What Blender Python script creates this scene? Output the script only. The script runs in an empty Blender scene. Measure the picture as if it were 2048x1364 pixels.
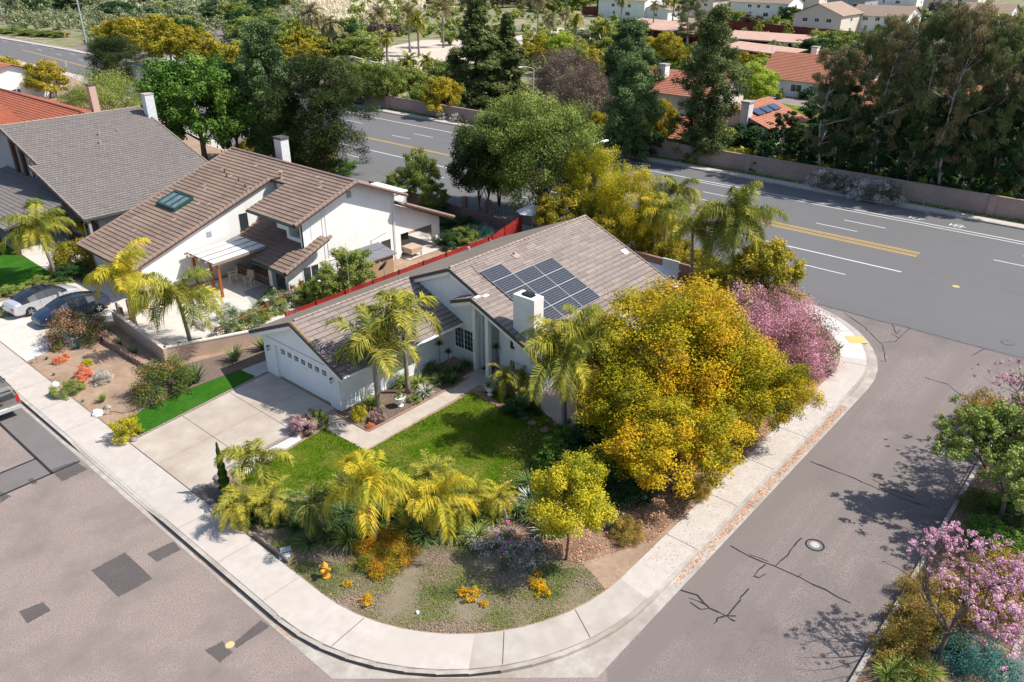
import bpy, math, random
import numpy as np
from mathutils import Vector, Matrix
R = math.radians
S = bpy.context.scene
COL = S.collection
# ---------------- camera, world, sun, exposure ----------------
CH, CF, CP, CA = 22.4, 1580.0, math.atan(782 / 1580.0), R(41.0)
cd = bpy.data.cameras.new('camera'); cam = bpy.data.objects.new('camera', cd); COL.objects.link(cam)
cam.location = (0, 0, CH)
cam.rotation_euler = (R(90) - CP, 0, CA - R(90))
cd.sensor_width = 36.0; cd.lens = 36.0 * CF / 2048.0
cd.clip_start = 0.5; cd.clip_end = 4000
S.camera = cam
S.render.resolution_x, S.render.resolution_y = 1024, 682
W = bpy.data.worlds.new("World"); S.world = W; W.use_nodes = True
wn = W.node_tree.nodes; wl = W.node_tree.links
sky = wn.new('ShaderNodeTexSky'); sky.sky_type = 'NISHITA'; sky.sun_disc = False
SUN_EL, SUN_RZ = R(51), R(140)
sky.sun_elevation = SUN_EL; sky.sun_rotation = SUN_RZ; sky.altitude = 50
bg = wn['Background']; bg.inputs['Strength'].default_value = 0.12
wl.new(sky.outputs[0], bg.inputs['Color'])
sd = bpy.data.lights.new('sun', 'SUN'); sun = bpy.data.objects.new('sun', sd); COL.objects.link(sun)
sd.energy = 4.45; sd.angle = R(0.53); sd.color = (1.0, 0.95, 0.87)
sdir = Vector((math.sin(SUN_RZ) * math.cos(SUN_EL), math.cos(SUN_RZ) * math.cos(SUN_EL), math.sin(SUN_EL)))
sun.rotation_euler = sdir.to_track_quat('Z', 'Y').to_euler(); sun.location = (0, -40, 90)
S.view_settings.view_transform = 'Standard'; S.view_settings.look = 'None'
S.view_settings.exposure = 0.50; S.view_settings.gamma = 1

# ---------------- projection helpers (pixels of the 2048 px photo) ----------------
_c, _s, _cp, _sp = math.cos(CA), math.sin(CA), math.cos(CP), math.sin(CP)
_f = Vector((_c * _cp, _s * _cp, -_sp)); _r = Vector((_s, -_c, 0)); _u = Vector((_c * _sp, _s * _sp, _cp))
def ray(x, y): return _f + _r * ((x - 1024) / CF) + _u * ((682 - y) / CF)
def at(x, y, z=0.0):
    d = ray(x, y); t = (z - CH) / d.z
    return Vector((d.x * t, d.y * t, z))
def proj(p):
    q = Vector(p) - Vector((0, 0, CH)); w = q.dot(_f)
    return (1024 + CF * q.dot(_r) / w, 682 - CF * q.dot(_u) / w, w)
def hgt(b, ytop):
    lo, hi = 0, 60
    hi = CH * 0.98 if proj((b[0], b[1], CH * .98))[1] < ytop else CH * .98
    for _ in range(30):
        m = (lo + hi) / 2
        if proj((b[0], b[1], b[2] + m))[1] > ytop: lo = m
        else: hi = m
    return lo
def pxm(b): return proj(b)[2] / CF      # metres per photo pixel at b

# ---------------- object helpers ----------------
def tag(o, label=None, cat=None, group=None, kind=None):
    if label: o['label'] = label
    if cat: o['category'] = cat
    if group: o['group'] = group
    if kind: o['kind'] = kind
    return o
def thing(name, label, cat, loc=(0, 0, 0), rz=0.0, group=None):
    o = bpy.data.objects.new(name, None); COL.objects.link(o)
    o.location = loc; o.rotation_euler = (0, 0, rz); o.empty_display_size = 0.3
    return tag(o, label, cat, group)
def link(name, me, parent=None, loc=None):
    o = bpy.data.objects.new(name, me); COL.objects.link(o)
    if parent is not None: o.parent = parent
    if loc is not None: o.location = loc
    return o
def copy_tree(o, parent=None):
    c = o.copy(); COL.objects.link(c)
    if parent is not None: c.parent = parent
    for ch in list(o.children): copy_tree(ch, c)
    return c

class MB:
    def __init__(s): s.v = []; s.f = []; s.uv = []; s.m = []; s.has_uv = False
    def face(s, pts, uv=None, m=0):
        n = len(s.v); s.v.extend([tuple(p) for p in pts]); s.f.append(tuple(range(n, n + len(pts))))
        if uv: s.has_uv = True
        s.uv.append(uv); s.m.append(m)
    def box(s, x0, x1, y0, y1, z0, z1, m=0, rz=0.0, piv=None):
        p = [(x0, y0, z0), (x1, y0, z0), (x1, y1, z0), (x0, y1, z0), (x0, y0, z1), (x1, y0, z1), (x1, y1, z1), (x0, y1, z1)]
        if rz:
            cx, cy = piv if piv else ((x0 + x1) / 2, (y0 + y1) / 2); c, q = math.cos(rz), math.sin(rz)
            p = [(cx + (a - cx) * c - (b - cy) * q, cy + (a - cx) * q + (b - cy) * c, z) for a, b, z in p]
        s.hexa(p, m)
    def hexa(s, p, m=0):
        n = len(s.v); s.v.extend([tuple(q) for q in p])
        for f in ((0, 3, 2, 1), (4, 5, 6, 7), (0, 1, 5, 4), (1, 2, 6, 5), (2, 3, 7, 6), (3, 0, 4, 7)):
            s.f.append(tuple(n + i for i in f)); s.uv.append(None); s.m.append(m)
    def beam(s, a, b, w, h, m=0, up=(0, 0, 1)):
        a, b = Vector(a), Vector(b); d = (b - a).normalized(); r = d.cross(Vector(up))
        if r.length < 1e-4: r = d.cross(Vector((0, 1, 0)))
        r.normalize(); u = r.cross(d); r = r * w / 2; u = u * h / 2
        s.hexa([a - r - u, a + r - u, b + r - u, b - r - u, a - r + u, a + r + u, b + r + u, b - r + u], m)
    def prism(s, pts, z0, z1, m=0, bottom=True):
        n = len(s.v); k = len(pts)
        s.v.extend([(p[0], p[1], z0) for p in pts]); s.v.extend([(p[0], p[1], z1) for p in pts])
        area = sum(pts[i][0] * pts[(i + 1) % k][1] - pts[(i + 1) % k][0] * pts[i][1] for i in range(k))
        top = tuple(n + k + i for i in range(k)); bot = tuple(n + i for i in range(k))
        if area < 0: top = top[::-1]; bot = bot[::-1]
        s.f.append(top); s.uv.append(None); s.m.append(m)
        if bottom: s.f.append(bot[::-1]); s.uv.append(None); s.m.append(m)
        for i in range(k):
            j = (i + 1) % k; q = (n + i, n + j, n + k + j, n + k + i)
            s.f.append(q if area > 0 else q[::-1]); s.uv.append(None); s.m.append(m)
    def extr(s, prof, axis, a0, a1, m=0):
        """extrude a closed profile (other horizontal axis, z) along axis 'x' or 'y'"""
        k = len(prof); n = len(s.v)
        mk = (lambda p, a: (a, p[0], p[1])) if axis == 'x' else (lambda p, a: (p[0], a, p[1]))
        s.v.extend([mk(p, a0) for p in prof]); s.v.extend([mk(p, a1) for p in prof])
        s.f.append(tuple(n + i for i in range(k))); s.f.append(tuple(n + k + i for i in range(k))[::-1])
        s.uv += [None, None]; s.m += [m, m]
        for i in range(k):
            j = (i + 1) % k; s.f.append((n + j, n + i, n + k + i, n + k + j)); s.uv.append(None); s.m.append(m)
    def tube(s, pts, rad, seg=6, m=0, cap=True):
        pts = [Vector(p) for p in pts]; n0 = len(s.v); k = len(pts)
        if not hasattr(rad, '__len__'): rad = [rad] * k
        for i, p in enumerate(pts):
            d = (pts[min(i + 1, k - 1)] - pts[max(i - 1, 0)])
            d = d.normalized() if d.length > 1e-9 else Vector((0, 0, 1))
            r = d.cross(Vector((0.13, 0.99, 0.05))); r = d.cross(Vector((1, 0, 0))) if r.length < .1 else r
            r.normalize(); u = d.cross(r)
            for j in range(seg):
                a = 2 * math.pi * j / seg; s.v.append(tuple(p + (r * math.cos(a) + u * math.sin(a)) * rad[i]))
        for i in range(k - 1):
            for j in range(seg):
                a = n0 + i * seg + j; b = n0 + i * seg + (j + 1) % seg
                s.f.append((a, b, b + seg, a + seg)); s.uv.append(None); s.m.append(m)
        if cap:
            s.f.append(tuple(n0 + j for j in range(seg))[::-1]); s.f.append(tuple(n0 + (k - 1) * seg + j for j in range(seg)))
            s.uv += [None, None]; s.m += [m, m]
    def lathe(s, prof, c=(0, 0, 0), seg=16, m=0):
        s.tube([(c[0], c[1], c[2] + z + i * 1e-5) for i, (r, z) in enumerate(prof)], [r for r, z in prof], seg, m)
    def build(s, name, mats, parent=None, smooth=False, loc=None):
        me = bpy.data.meshes.new(name); me.from_pydata(s.v, [], s.f)
        for mt in (mats if isinstance(mats, (list, tuple)) else [mats]): me.materials.append(mt)
        if any(s.m): me.polygons.foreach_set('material_index', s.m)
        if s.has_uv:
            l = me.uv_layers.new(name='UVMap'); d = []
            for f, u in zip(s.f, s.uv):
                for i in range(len(f)): d.extend(u[i] if u else (0, 0))
            l.data.foreach_set('uv', d)
        if smooth: me.polygons.foreach_set('use_smooth', [True] * len(s.f))
        me.update(); return link(name, me, parent, loc)

# ---------------- materials ----------------
MATS = {}
def mat(name, col, rough=0.85, c2=None, scale=3.0, det=6.0, c3=None, s3=0.3, bump=0.0, bscale=40.0, spec=0.3, metal=0.0, coat=0.0, lo=.35, hi=.65, mixn=None):
    """noise-mottled surface: col/c2 by fine noise, c3 by large noise"""
    m = bpy.data.materials.new(name); m.use_nodes = True; nt = m.node_tree; N = nt.nodes; L = nt.links
    b = N['Principled BSDF']; b.inputs['Roughness'].default_value = rough; b.inputs['Metallic'].default_value = metal
    b.inputs['Specular IOR Level'].default_value = spec
    if coat: b.inputs['Coat Weight'].default_value = coat
    b.inputs['Base Color'].default_value = (*col, 1)
    tc = N.new('ShaderNodeTexCoord'); out = None
    def noise(sc, d=det):
        n = N.new('ShaderNodeTexNoise'); n.inputs['Scale'].default_value = sc; n.inputs['Detail'].default_value = d
        n.inputs['Roughness'].default_value = .62
        L.new(tc.outputs['Object'], n.inputs['Vector']); return n
    def mixc(fac, a, bb):
        x = N.new('ShaderNodeMix'); x.data_type = 'RGBA'
        L.new(fac, x.inputs['Factor'])
        for i, c in ((6, a), (7, bb)):
            if isinstance(c, tuple): x.inputs[i].default_value = (*c, 1)
            else: L.new(c, x.inputs[i])
        return x.outputs[2]
    def ramp(sock, l, h):
        r = N.new('ShaderNodeMapRange'); r.inputs[1].default_value = l; r.inputs[2].default_value = h
        L.new(sock, r.inputs[0]); return r.outputs[0]
    if c2: out = mixc(ramp(noise(scale).outputs[0], lo, hi), col, c2)
    if c3: out = mixc(ramp(noise(s3, 5).outputs[0], .45, .68), out if out else col, c3)
    if out: L.new(out, b.inputs['Base Color'])
    if bump:
        bn = N.new('ShaderNodeBump'); bn.inputs['Strength'].default_value = bump; bn.inputs['Distance'].default_value = .05
        L.new(noise(bscale, 3).outputs[0], bn.inputs['Height']); L.new(bn.outputs[0], b.inputs['Normal'])
    MATS[name] = m; m['h'] = 1
    m_helpers[name] = (N, L, tc, b, mixc, ramp, noise, out)
    return m
m_helpers = {}
def extend(m):
    return m_helpers[m.name if m.name in m_helpers else m.name]

def streak(m, vec=(1, .03, 1), col=(.1, .1, .1), sc=.9, lo=.5, hi=.75):
    N, L, tc, b, mixc, ramp, noise, out = extend(m)
    mp = N.new('ShaderNodeMapping'); mp.inputs['Scale'].default_value = vec; L.new(tc.outputs['Object'], mp.inputs[0])
    n = N.new('ShaderNodeTexNoise'); n.inputs['Scale'].default_value = sc; n.inputs['Detail'].default_value = 4; L.new(mp.outputs[0], n.inputs['Vector'])
    o = mixc(ramp(n.outputs[0], lo, hi), out, col); L.new(o, b.inputs['Base Color'])
def groove(m, period=.2, amp=.6, vec='xy', dark=.8):
    """vertical siding grooves along x+y"""
    N, L, tc, b, mixc, ramp, noise, out = extend(m)
    sp = N.new('ShaderNodeSeparateXYZ'); L.new(tc.outputs['Object'], sp.inputs[0])
    if vec == 'xy':
        a = N.new('ShaderNodeMath'); a.operation = 'ADD'; L.new(sp.outputs[0], a.inputs[0]); L.new(sp.outputs[1], a.inputs[1]); s = a.outputs[0]
    else: s = sp.outputs[2]
    d = N.new('ShaderNodeMath'); d.operation = 'DIVIDE'; L.new(s, d.inputs[0]); d.inputs[1].default_value = period
    f = N.new('ShaderNodeMath'); f.operation = 'FRACT'; L.new(d.outputs[0], f.inputs[0])
    g = N.new('ShaderNodeMath'); g.operation = 'GREATER_THAN'; L.new(f.outputs[0], g.inputs[0]); g.inputs[1].default_value = .1
    bn = N.new('ShaderNodeBump'); bn.inputs['Strength'].default_value = amp; bn.inputs['Distance'].default_value = .02
    L.new(g.outputs[0], bn.inputs['Height']); L.new(bn.outputs[0], b.inputs['Normal'])

def brickmat(name, ca, cb, mortar, bw, bh, ms=.01, rough=.9, uv=False, cn=None, off=.5, bump=.3, xyz='xz', squash=1.0, stain=None):
    m = mat(name, ca, rough); N, L, tc, b, mixc, ramp, noise, out = extend(m)
    bt = N.new('ShaderNodeTexBrick'); bt.inputs['Scale'].default_value = 1
    bt.inputs['Brick Width'].default_value = bw; bt.inputs['Row Height'].default_value = bh
    bt.inputs['Mortar Size'].default_value = ms; bt.offset = off; bt.inputs['Mortar Smooth'].default_value = .1
    bt.inputs['Color1'].default_value = (*ca, 1); bt.inputs['Color2'].default_value = (*cb, 1); bt.inputs['Mortar'].default_value = (*mortar, 1)
    if uv: L.new(tc.outputs['UV'], bt.inputs['Vector'])
    else:
        sp = N.new('ShaderNodeSeparateXYZ'); L.new(tc.outputs['Object'], sp.inputs[0])
        a = N.new('ShaderNodeMath'); a.operation = 'ADD'; L.new(sp.outputs[0], a.inputs[0]); L.new(sp.outputs[1], a.inputs[1])
        cb_ = N.new('ShaderNodeCombineXYZ'); L.new(a.outputs[0], cb_.inputs[0]); L.new(sp.outputs[2], cb_.inputs[1])
        L.new(cb_.outputs[0], bt.inputs['Vector'])
    o = bt.outputs['Color']
    if stain:
        n = N.new('ShaderNodeTexNoise'); n.inputs['Scale'].default_value = .35; n.inputs['Detail'].default_value = 6
        L.new(tc.outputs['UV'] if uv else tc.outputs['Object'], n.inputs['Vector'])
        o = mixc(ramp(n.outputs[0], .42, .72), o, stain)
    n2 = N.new('ShaderNodeTexNoise'); n2.inputs['Scale'].default_value = 9; n2.inputs['Detail'].default_value = 5
    L.new(tc.outputs['UV'] if uv else tc.outputs['Object'], n2.inputs['Vector'])
    hs = N.new('ShaderNodeHueSaturation'); mr = N.new('ShaderNodeMapRange'); mr.inputs[3].default_value = .8; mr.inputs[4].default_value = 1.2
    L.new(n2.outputs[0], mr.inputs[0]); L.new(mr.outputs[0], hs.inputs['Value']); L.new(o, hs.inputs['Color'])
    L.new(hs.outputs[0], b.inputs['Base Color'])
    bn = N.new('ShaderNodeBump'); bn.inputs['Strength'].default_value = bump; bn.inputs['Distance'].default_value = .02; bn.invert = True
    L.new(bt.outputs['Fac'], bn.inputs['Height']); L.new(bn.outputs[0], b.inputs['Normal'])
    return m

def leafmat(name, stops, rough=.6, trans=.2, spec=.08, k=1.55):
    """stops: list of (pos, colour) over the per-leaf attribute t"""
    m = bpy.data.materials.new(name); m.use_nodes = True; nt = m.node_tree; N = nt.nodes; L = nt.links
    b = N['Principled BSDF']; b.inputs['Roughness'].default_value = rough; b.inputs['Specular IOR Level'].default_value = spec
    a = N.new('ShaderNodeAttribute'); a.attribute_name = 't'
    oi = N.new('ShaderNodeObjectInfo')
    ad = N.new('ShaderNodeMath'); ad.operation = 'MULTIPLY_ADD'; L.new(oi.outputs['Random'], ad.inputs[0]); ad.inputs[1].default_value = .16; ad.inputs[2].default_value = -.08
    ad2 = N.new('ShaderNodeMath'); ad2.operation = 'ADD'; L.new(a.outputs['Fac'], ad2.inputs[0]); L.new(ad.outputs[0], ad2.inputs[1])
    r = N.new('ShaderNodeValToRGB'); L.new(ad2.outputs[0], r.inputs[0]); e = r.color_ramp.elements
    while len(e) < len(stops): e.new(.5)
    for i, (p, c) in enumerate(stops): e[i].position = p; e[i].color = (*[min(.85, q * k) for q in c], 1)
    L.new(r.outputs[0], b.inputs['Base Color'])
    t = N.new('ShaderNodeBsdfTranslucent'); L.new(r.outputs[0], t.inputs['Color'])
    mx = N.new('ShaderNodeMixShader'); mx.inputs[0].default_value = trans
    L.new(b.outputs[0], mx.inputs[1]); L.new(t.outputs[0], mx.inputs[2])
    L.new(mx.outputs[0], N['Material Output'].inputs['Surface']); return m

M = {}
M['asphalt'] = mat('asphalt_residential', (.13, .097, .084), .95, (.415, .335, .298), 24, 4, (.20, .165, .145), .35, bump=.25, bscale=120, lo=.3, hi=.7)
M['asphalt_side'] = mat('asphalt_side', (.11, .088, .082), .95, (.335, .282, .26), 24, 4, (.14, .12, .113), .16, bump=.2, bscale=120)
M['asphalt_main'] = mat('asphalt_main', (.09, .088, .09), .93, (.185, .179, .18), 22, 3, (.150, .147, .150), .09, bump=.15, bscale=110)
streak(M['asphalt_main'], (1, .012, 1), (.145, .14, .138), .55, .42, .62); streak(M['asphalt_side'], (.02, 1, 1), (.19, .16, .148), .8, .45, .62)
M['patch'] = mat('asphalt_patch', (.055, .047, .045), .95, (.15, .13, .122), 22, 4, (.12, .10, .095), 1.1, bump=.3, bscale=100)
M['patch2'] = mat('asphalt_patch_grey', (.12, .108, .105), .95, (.235, .21, .205), 24, 4, (.155, .14, .135), .6, bump=.3, bscale=100)
M['tar'] = mat('tar', (.028, .026, .028), .6)
M['concrete'] = mat('concrete', (.53, .48, .435), .9, (.46, .41, .365), 2.2, 8, (.47, .42, .37), .35, bump=.08, bscale=60)
M['concrete_new'] = mat('concrete_new', (.60, .575, .545), .9, (.55, .52, .49), 3, 8, (.52, .49, .46), .5, bump=.05, bscale=60)
M['drive'] = mat('driveway_concrete', (.50, .44, .375), .9, (.43, .37, .31), 1.3, 8, (.36, .29, .23), .22, bump=.08, bscale=60)
M['drive2'] = mat('path_concrete', (.50, .43, .36), .9, (.42, .36, .30), 2.5, 8, bump=.08, bscale=60)
M['patio'] = mat('patio_concrete', (.60, .56, .50), .9, (.52, .48, .42), 1.5, 8, bump=.08)
M['joint'] = mat('joint_dark', (.10, .085, .075), .95)
M['curb'] = mat('curb', (.47, .43, .385), .9, (.36, .32, .28), 2.2, 8, (.30, .26, .22), .5, bump=.1)
M['concrete_b'] = mat('concrete_weathered', (.47, .425, .38), .9, (.40, .36, .315), 1.8, 8, (.36, .31, .26), .4, bump=.08, bscale=60)
M['ground'] = mat('ground', (.34, .28, .19), .97, (.11, .14, .045), .25, 8, (.20, .19, .09), .03, bump=.3, bscale=6, lo=.42, hi=.6)
M['dirt'] = mat('dirt', (.40, .29, .205), .97, (.32, .215, .15), 3, 8, (.27, .19, .13), .6, bump=.5, bscale=25)
M['mulch'] = mat('mulch', (.145, .10, .08), .97, (.24, .18, .145), 14, 5, bump=.8, bscale=40)
M['litter_base'] = mat('leaf_litter_ground', (.26, .16, .105), .97, (.13, .085, .06), 9, 6, (.36, .25, .18), .7, bump=.9, bscale=30)
M['sand'] = mat('sand', (.58, .50, .41), .97, (.50, .43, .35), .2, 6, bump=.1)
M['drygrass'] = mat('dry_grass', (.52, .41, .32), .97, (.38, .30, .20), .25, 8, (.20, .20, .10), .035, bump=.5, bscale=3)
M['lawn'] = mat('lawn', (.06, .13, .006), .95, (.12, .19, .01), 5, 6, (.21, .215, .04), .7, bump=.8, bscale=60, spec=.05)
M['turf'] = mat('turf', (.022, .10, .008), .95, (.045, .15, .012), 8, 6, (.06, .15, .02), .7, bump=.6, bscale=90, spec=.05)
M['gravel'] = mat('white_gravel', (.75, .73, .70), .9, (.45, .43, .42), 22, 3, bump=.8, bscale=30)
M['gravel_grey'] = mat('grey_gravel', (.42, .40, .39), .9, (.26, .25, .25), 18, 3, bump=.8, bscale=30)
M['gc'] = mat('groundcover_soil', (.25, .195, .145), .97, (.16, .155, .075), 4, 7, (.29, .225, .175), .5, bump=.9, bscale=18)
M['yellow'] = mat('yellow_paint', (.72, .42, .05), .8, (.60, .38, .09), 6, 6)
M['white_line'] = mat('white_line', (.80, .80, .78), .8, (.62, .62, .61), 9, 6)
M['stucco'] = mat('white_stucco', (.81, .80, .77), .9, (.74, .725, .69), .8, 8, bump=.06, bscale=60)
M['siding'] = mat('white_siding', (.80, .82, .82), .8, (.75, .77, .77), 1.4, 6); groove(M['siding'], .2, .55)
M['doorwhite'] = mat('garage_door_white', (.80, .82, .82), .7, (.76, .78, .78), 1.4, 4); groove(M['doorwhite'], .53, .6, 'z')
M['trim'] = mat('white_trim', (.84, .84, .82), .7, (.79, .79, .77), 4)
M['fascia'] = mat('dark_fascia', (.07, .065, .062), .8, (.10, .09, .085), 6)
M['brown_trim'] = mat('brown_trim', (.09, .045, .035), .8)
M['teal_gutter'] = mat('dark_green_gutter', (.03, .065, .06), .6)
M['greywall'] = mat('grey_blue_wall', (.33, .35, .38), .9, (.29, .31, .34), 2)
M['beige'] = mat('beige_stucco', (.55, .40, .30), .9, (.48, .34, .25), 2.2, 6, (.42, .30, .22), .5, bump=.1)
M['cream'] = mat('cream_stucco', (.68, .60, .52), .9, (.62, .55, .47), 2, 6)
M['glass'] = mat('window_glass', (.035, .045, .05), .08, spec=.8)
M['glass_sky'] = mat('skylight_glass', (.16, .24, .25), .1, (.10, .16, .18), 2, spec=.8)
M['darkframe'] = mat('dark_frame', (.04, .04, .045), .5)
M['black'] = mat('black', (.02, .02, .022), .6)
M['dim'] = mat('dim_interior', (.06, .05, .045), .9)
M['wood'] = mat('orange_wood', (.36, .12, .035), .7, (.26, .08, .025), 8)
M['wood_pale'] = mat('pale_wood', (.42, .28, .17), .8, (.34, .22, .13), 8)
M['red'] = mat('red_fence_paint', (.36, .025, .018), .85, (.27, .02, .015), 3, 6, (.18, .018, .014), .5)
M['darkred'] = mat('dark_red_wood', (.17, .035, .025), .85, (.12, .025, .02), 2)
M['hydrant'] = mat('hydrant_yellow', (.72, .36, .03), .5, (.60, .27, .03), 12)
M['steel'] = mat('galvanised_steel', (.55, .56, .57), .5, (.46, .47, .48), 6, metal=.3)
M['polewood'] = mat('pole_wood', (.30, .25, .21), .9, (.24, .20, .17), 6)
M['red_sign'] = mat('red_sign', (.55, .02, .03), .5)
M['white_sign'] = mat('white_sign', (.80, .80, .80), .5)
M['rock'] = mat('rock', (.36, .32, .28), .95, (.24, .21, .19), 6, 6, bump=.5)
M['rock_pink'] = mat('pink_stone', (.40, .25, .19), .95, (.30, .19, .15), 6, 6, bump=.4)
M['terracotta'] = mat('stepping_stone', (.36, .20, .16), .95, (.28, .16, .13), 6)
M['bark'] = mat('bark', (.18, .14, .11), .95, (.10, .08, .065), 9, 6, bump=.8, bscale=18)
M['bark_pale'] = mat('pale_bark', (.58, .54, .50), .95, (.36, .31, .28), 5, 6, bump=.5, bscale=14)
M['bark_dark'] = mat('dark_bark', (.075, .055, .045), .95, (.12, .09, .07), 7, 6, bump=.6, bscale=14)
M['palmbark'] = mat('palm_bark', (.32, .27, .23), .95, (.20, .165, .14), 4, 6, bump=.3); groove(M['palmbark'], .11, .8, 'z')
M['crownshaft'] = mat('palm_crownshaft', (.20, .24, .07), .6, (.28, .26, .10), 4)
M['hub'] = mat('utility_lid', (.50, .58, .60), .8, (.42, .50, .53), 6)
M['panel_frame'] = mat('panel_frame', (.10, .10, .11), .5)
M['carports'] = mat('salmon_metal_roof', (.62, .40, .31), .8, (.54, .34, .26), .6, 4)
M['stonebase'] = brickmat('grid_stone', (.28, .20, .16), (.22, .15, .12), (.02, .015, .015), .35, .3, .035, off=0)
M['cmu'] = brickmat('block_wall', (.42, .31, .27), (.36, .265, .23), (.22, .165, .14), .4, .2, .014, stain=(.30, .22, .185))
M['whitebrick'] = brickmat('white_painted_brick', (.70, .70, .70), (.64, .64, .65), (.42, .43, .46), .3, .1, .012)
M['pinkbrick'] = brickmat('pale_brick', (.60, .45, .37), (.55, .41, .34), (.38, .28, .23), .3, .1, .012)
M['pillar'] = brickmat('brick_pillar', (.30, .19, .16), (.24, .15, .13), (.12, .08, .07), .3, .1, .012)
M['roof_main'] = brickmat('roof_tiles_pinkish', (.325, .262, .228), (.225, .182, .162), (.08, .065, .06), .95, .36, .017, uv=True, stain=(.255, .213, .188), bump=.5)
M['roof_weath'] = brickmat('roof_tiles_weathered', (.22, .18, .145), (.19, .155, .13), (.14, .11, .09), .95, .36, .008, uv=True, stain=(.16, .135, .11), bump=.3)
M['roof_grey'] = brickmat('roof_tiles_grey', (.225, .198, .182), (.17, .15, .14), (.07, .06, .056), .33, .36, .015, uv=True, stain=(.185, .16, .148))
M['roof_brown'] = brickmat('roof_tiles_brown', (.235, .168, .132), (.18, .128, .102), (.15, .108, .086), .3, .38, .004, uv=True, stain=(.27, .19, .145), bump=.1)
M['roof_dark'] = brickmat('roof_tiles_slate', (.085, .075, .08), (.13, .105, .095), (.05, .045, .045), .9, .38, .012, uv=True)
M['roof_red'] = brickmat('roof_tiles_red', (.36, .12, .07), (.29, .09, .055), (.25, .055, .03), .3, .38, .01, uv=True, stain=(.38, .11, .06), bump=.1)
M['roof_orange'] = brickmat('roof_tiles_orange', (.50, .20, .12), (.42, .165, .10), (.22, .08, .05), .3, .40, .03, uv=True, stain=(.44, .19, .125), bump=.3)
M['roof_tan'] = brickmat('roof_tiles_tan', (.42, .31, .24), (.35, .26, .20), (.24, .18, .14), .6, .5, .02, uv=True, stain=(.38, .27, .21))
M['roof_cap'] = mat('ridge_cap_tile', (.29, .205, .165), .9, (.24, .17, .14), 3, 6)
M['roof_cap_main'] = mat('ridge_cap_pale', (.34, .28, .235), .9, (.26, .20, .16), 2, 6)
M['tile_pale'] = mat('replaced_tile', (.40, .30, .25), .9, (.36, .27, .22), 5)
M['moss'] = mat('lichen_edge', (.33, .20, .09), .95, (.22, .16, .10), 5)
M['shed'] = brickmat('shed_roof', (.20, .20, .22), (.16, .16, .18), (.10, .10, .11), .4, .25, .01)
M['poly'] = mat('translucent_panels', (.72, .72, .70), .6, (.62, .61, .58), 2)
M['silver'] = mat('car_silver', (.62, .61, .62), .3, metal=.35, coat=1.0)
M['navy'] = mat('car_dark_blue', (.018, .028, .06), .22, metal=.3, coat=1.0)
M['truckpaint'] = mat('truck_tan_silver', (.24, .215, .19), .35, metal=.4, coat=.8)
M['carglass'] = mat('car_glass', (.012, .018, .028), .05, spec=.9)
M['tyre'] = mat('tyre', (.02, .02, .02), .9)
M['rim'] = mat('wheel_rim', (.50, .50, .52), .35, metal=.8)
M['taillight'] = mat('tail_light', (.45, .02, .02), .3)
M['cloth'] = mat('cloth_beige', (.48, .36, .27), .9)
M['num'] = mat('house_number', (.03, .03, .03), .6)
def solar():
    m = mat('solar_cells', (.02, .025, .05), .35, spec=.25); N, L, tc, b, mixc, ramp, noise, out = extend(m)
    bt = N.new('ShaderNodeTexBrick'); bt.offset = 0; bt.inputs['Scale'].default_value = 1
    bt.inputs['Brick Width'].default_value = .1715; bt.inputs['Row Height'].default_value = .163; bt.inputs['Mortar Size'].default_value = .010
    bt.inputs['Color1'].default_value = (.010, .013, .028, 1); bt.inputs['Color2'].default_value = (.016, .019, .036, 1)
    bt.inputs['Mortar'].default_value = (.24, .245, .255, 1); L.new(tc.outputs['UV'], bt.inputs['Vector'])
    L.new(bt.outputs['Color'], b.inputs['Base Color']); return m
M['solar'] = solar()
G = lambda a, b: [(0.1, a), (.9, b)]
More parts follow.
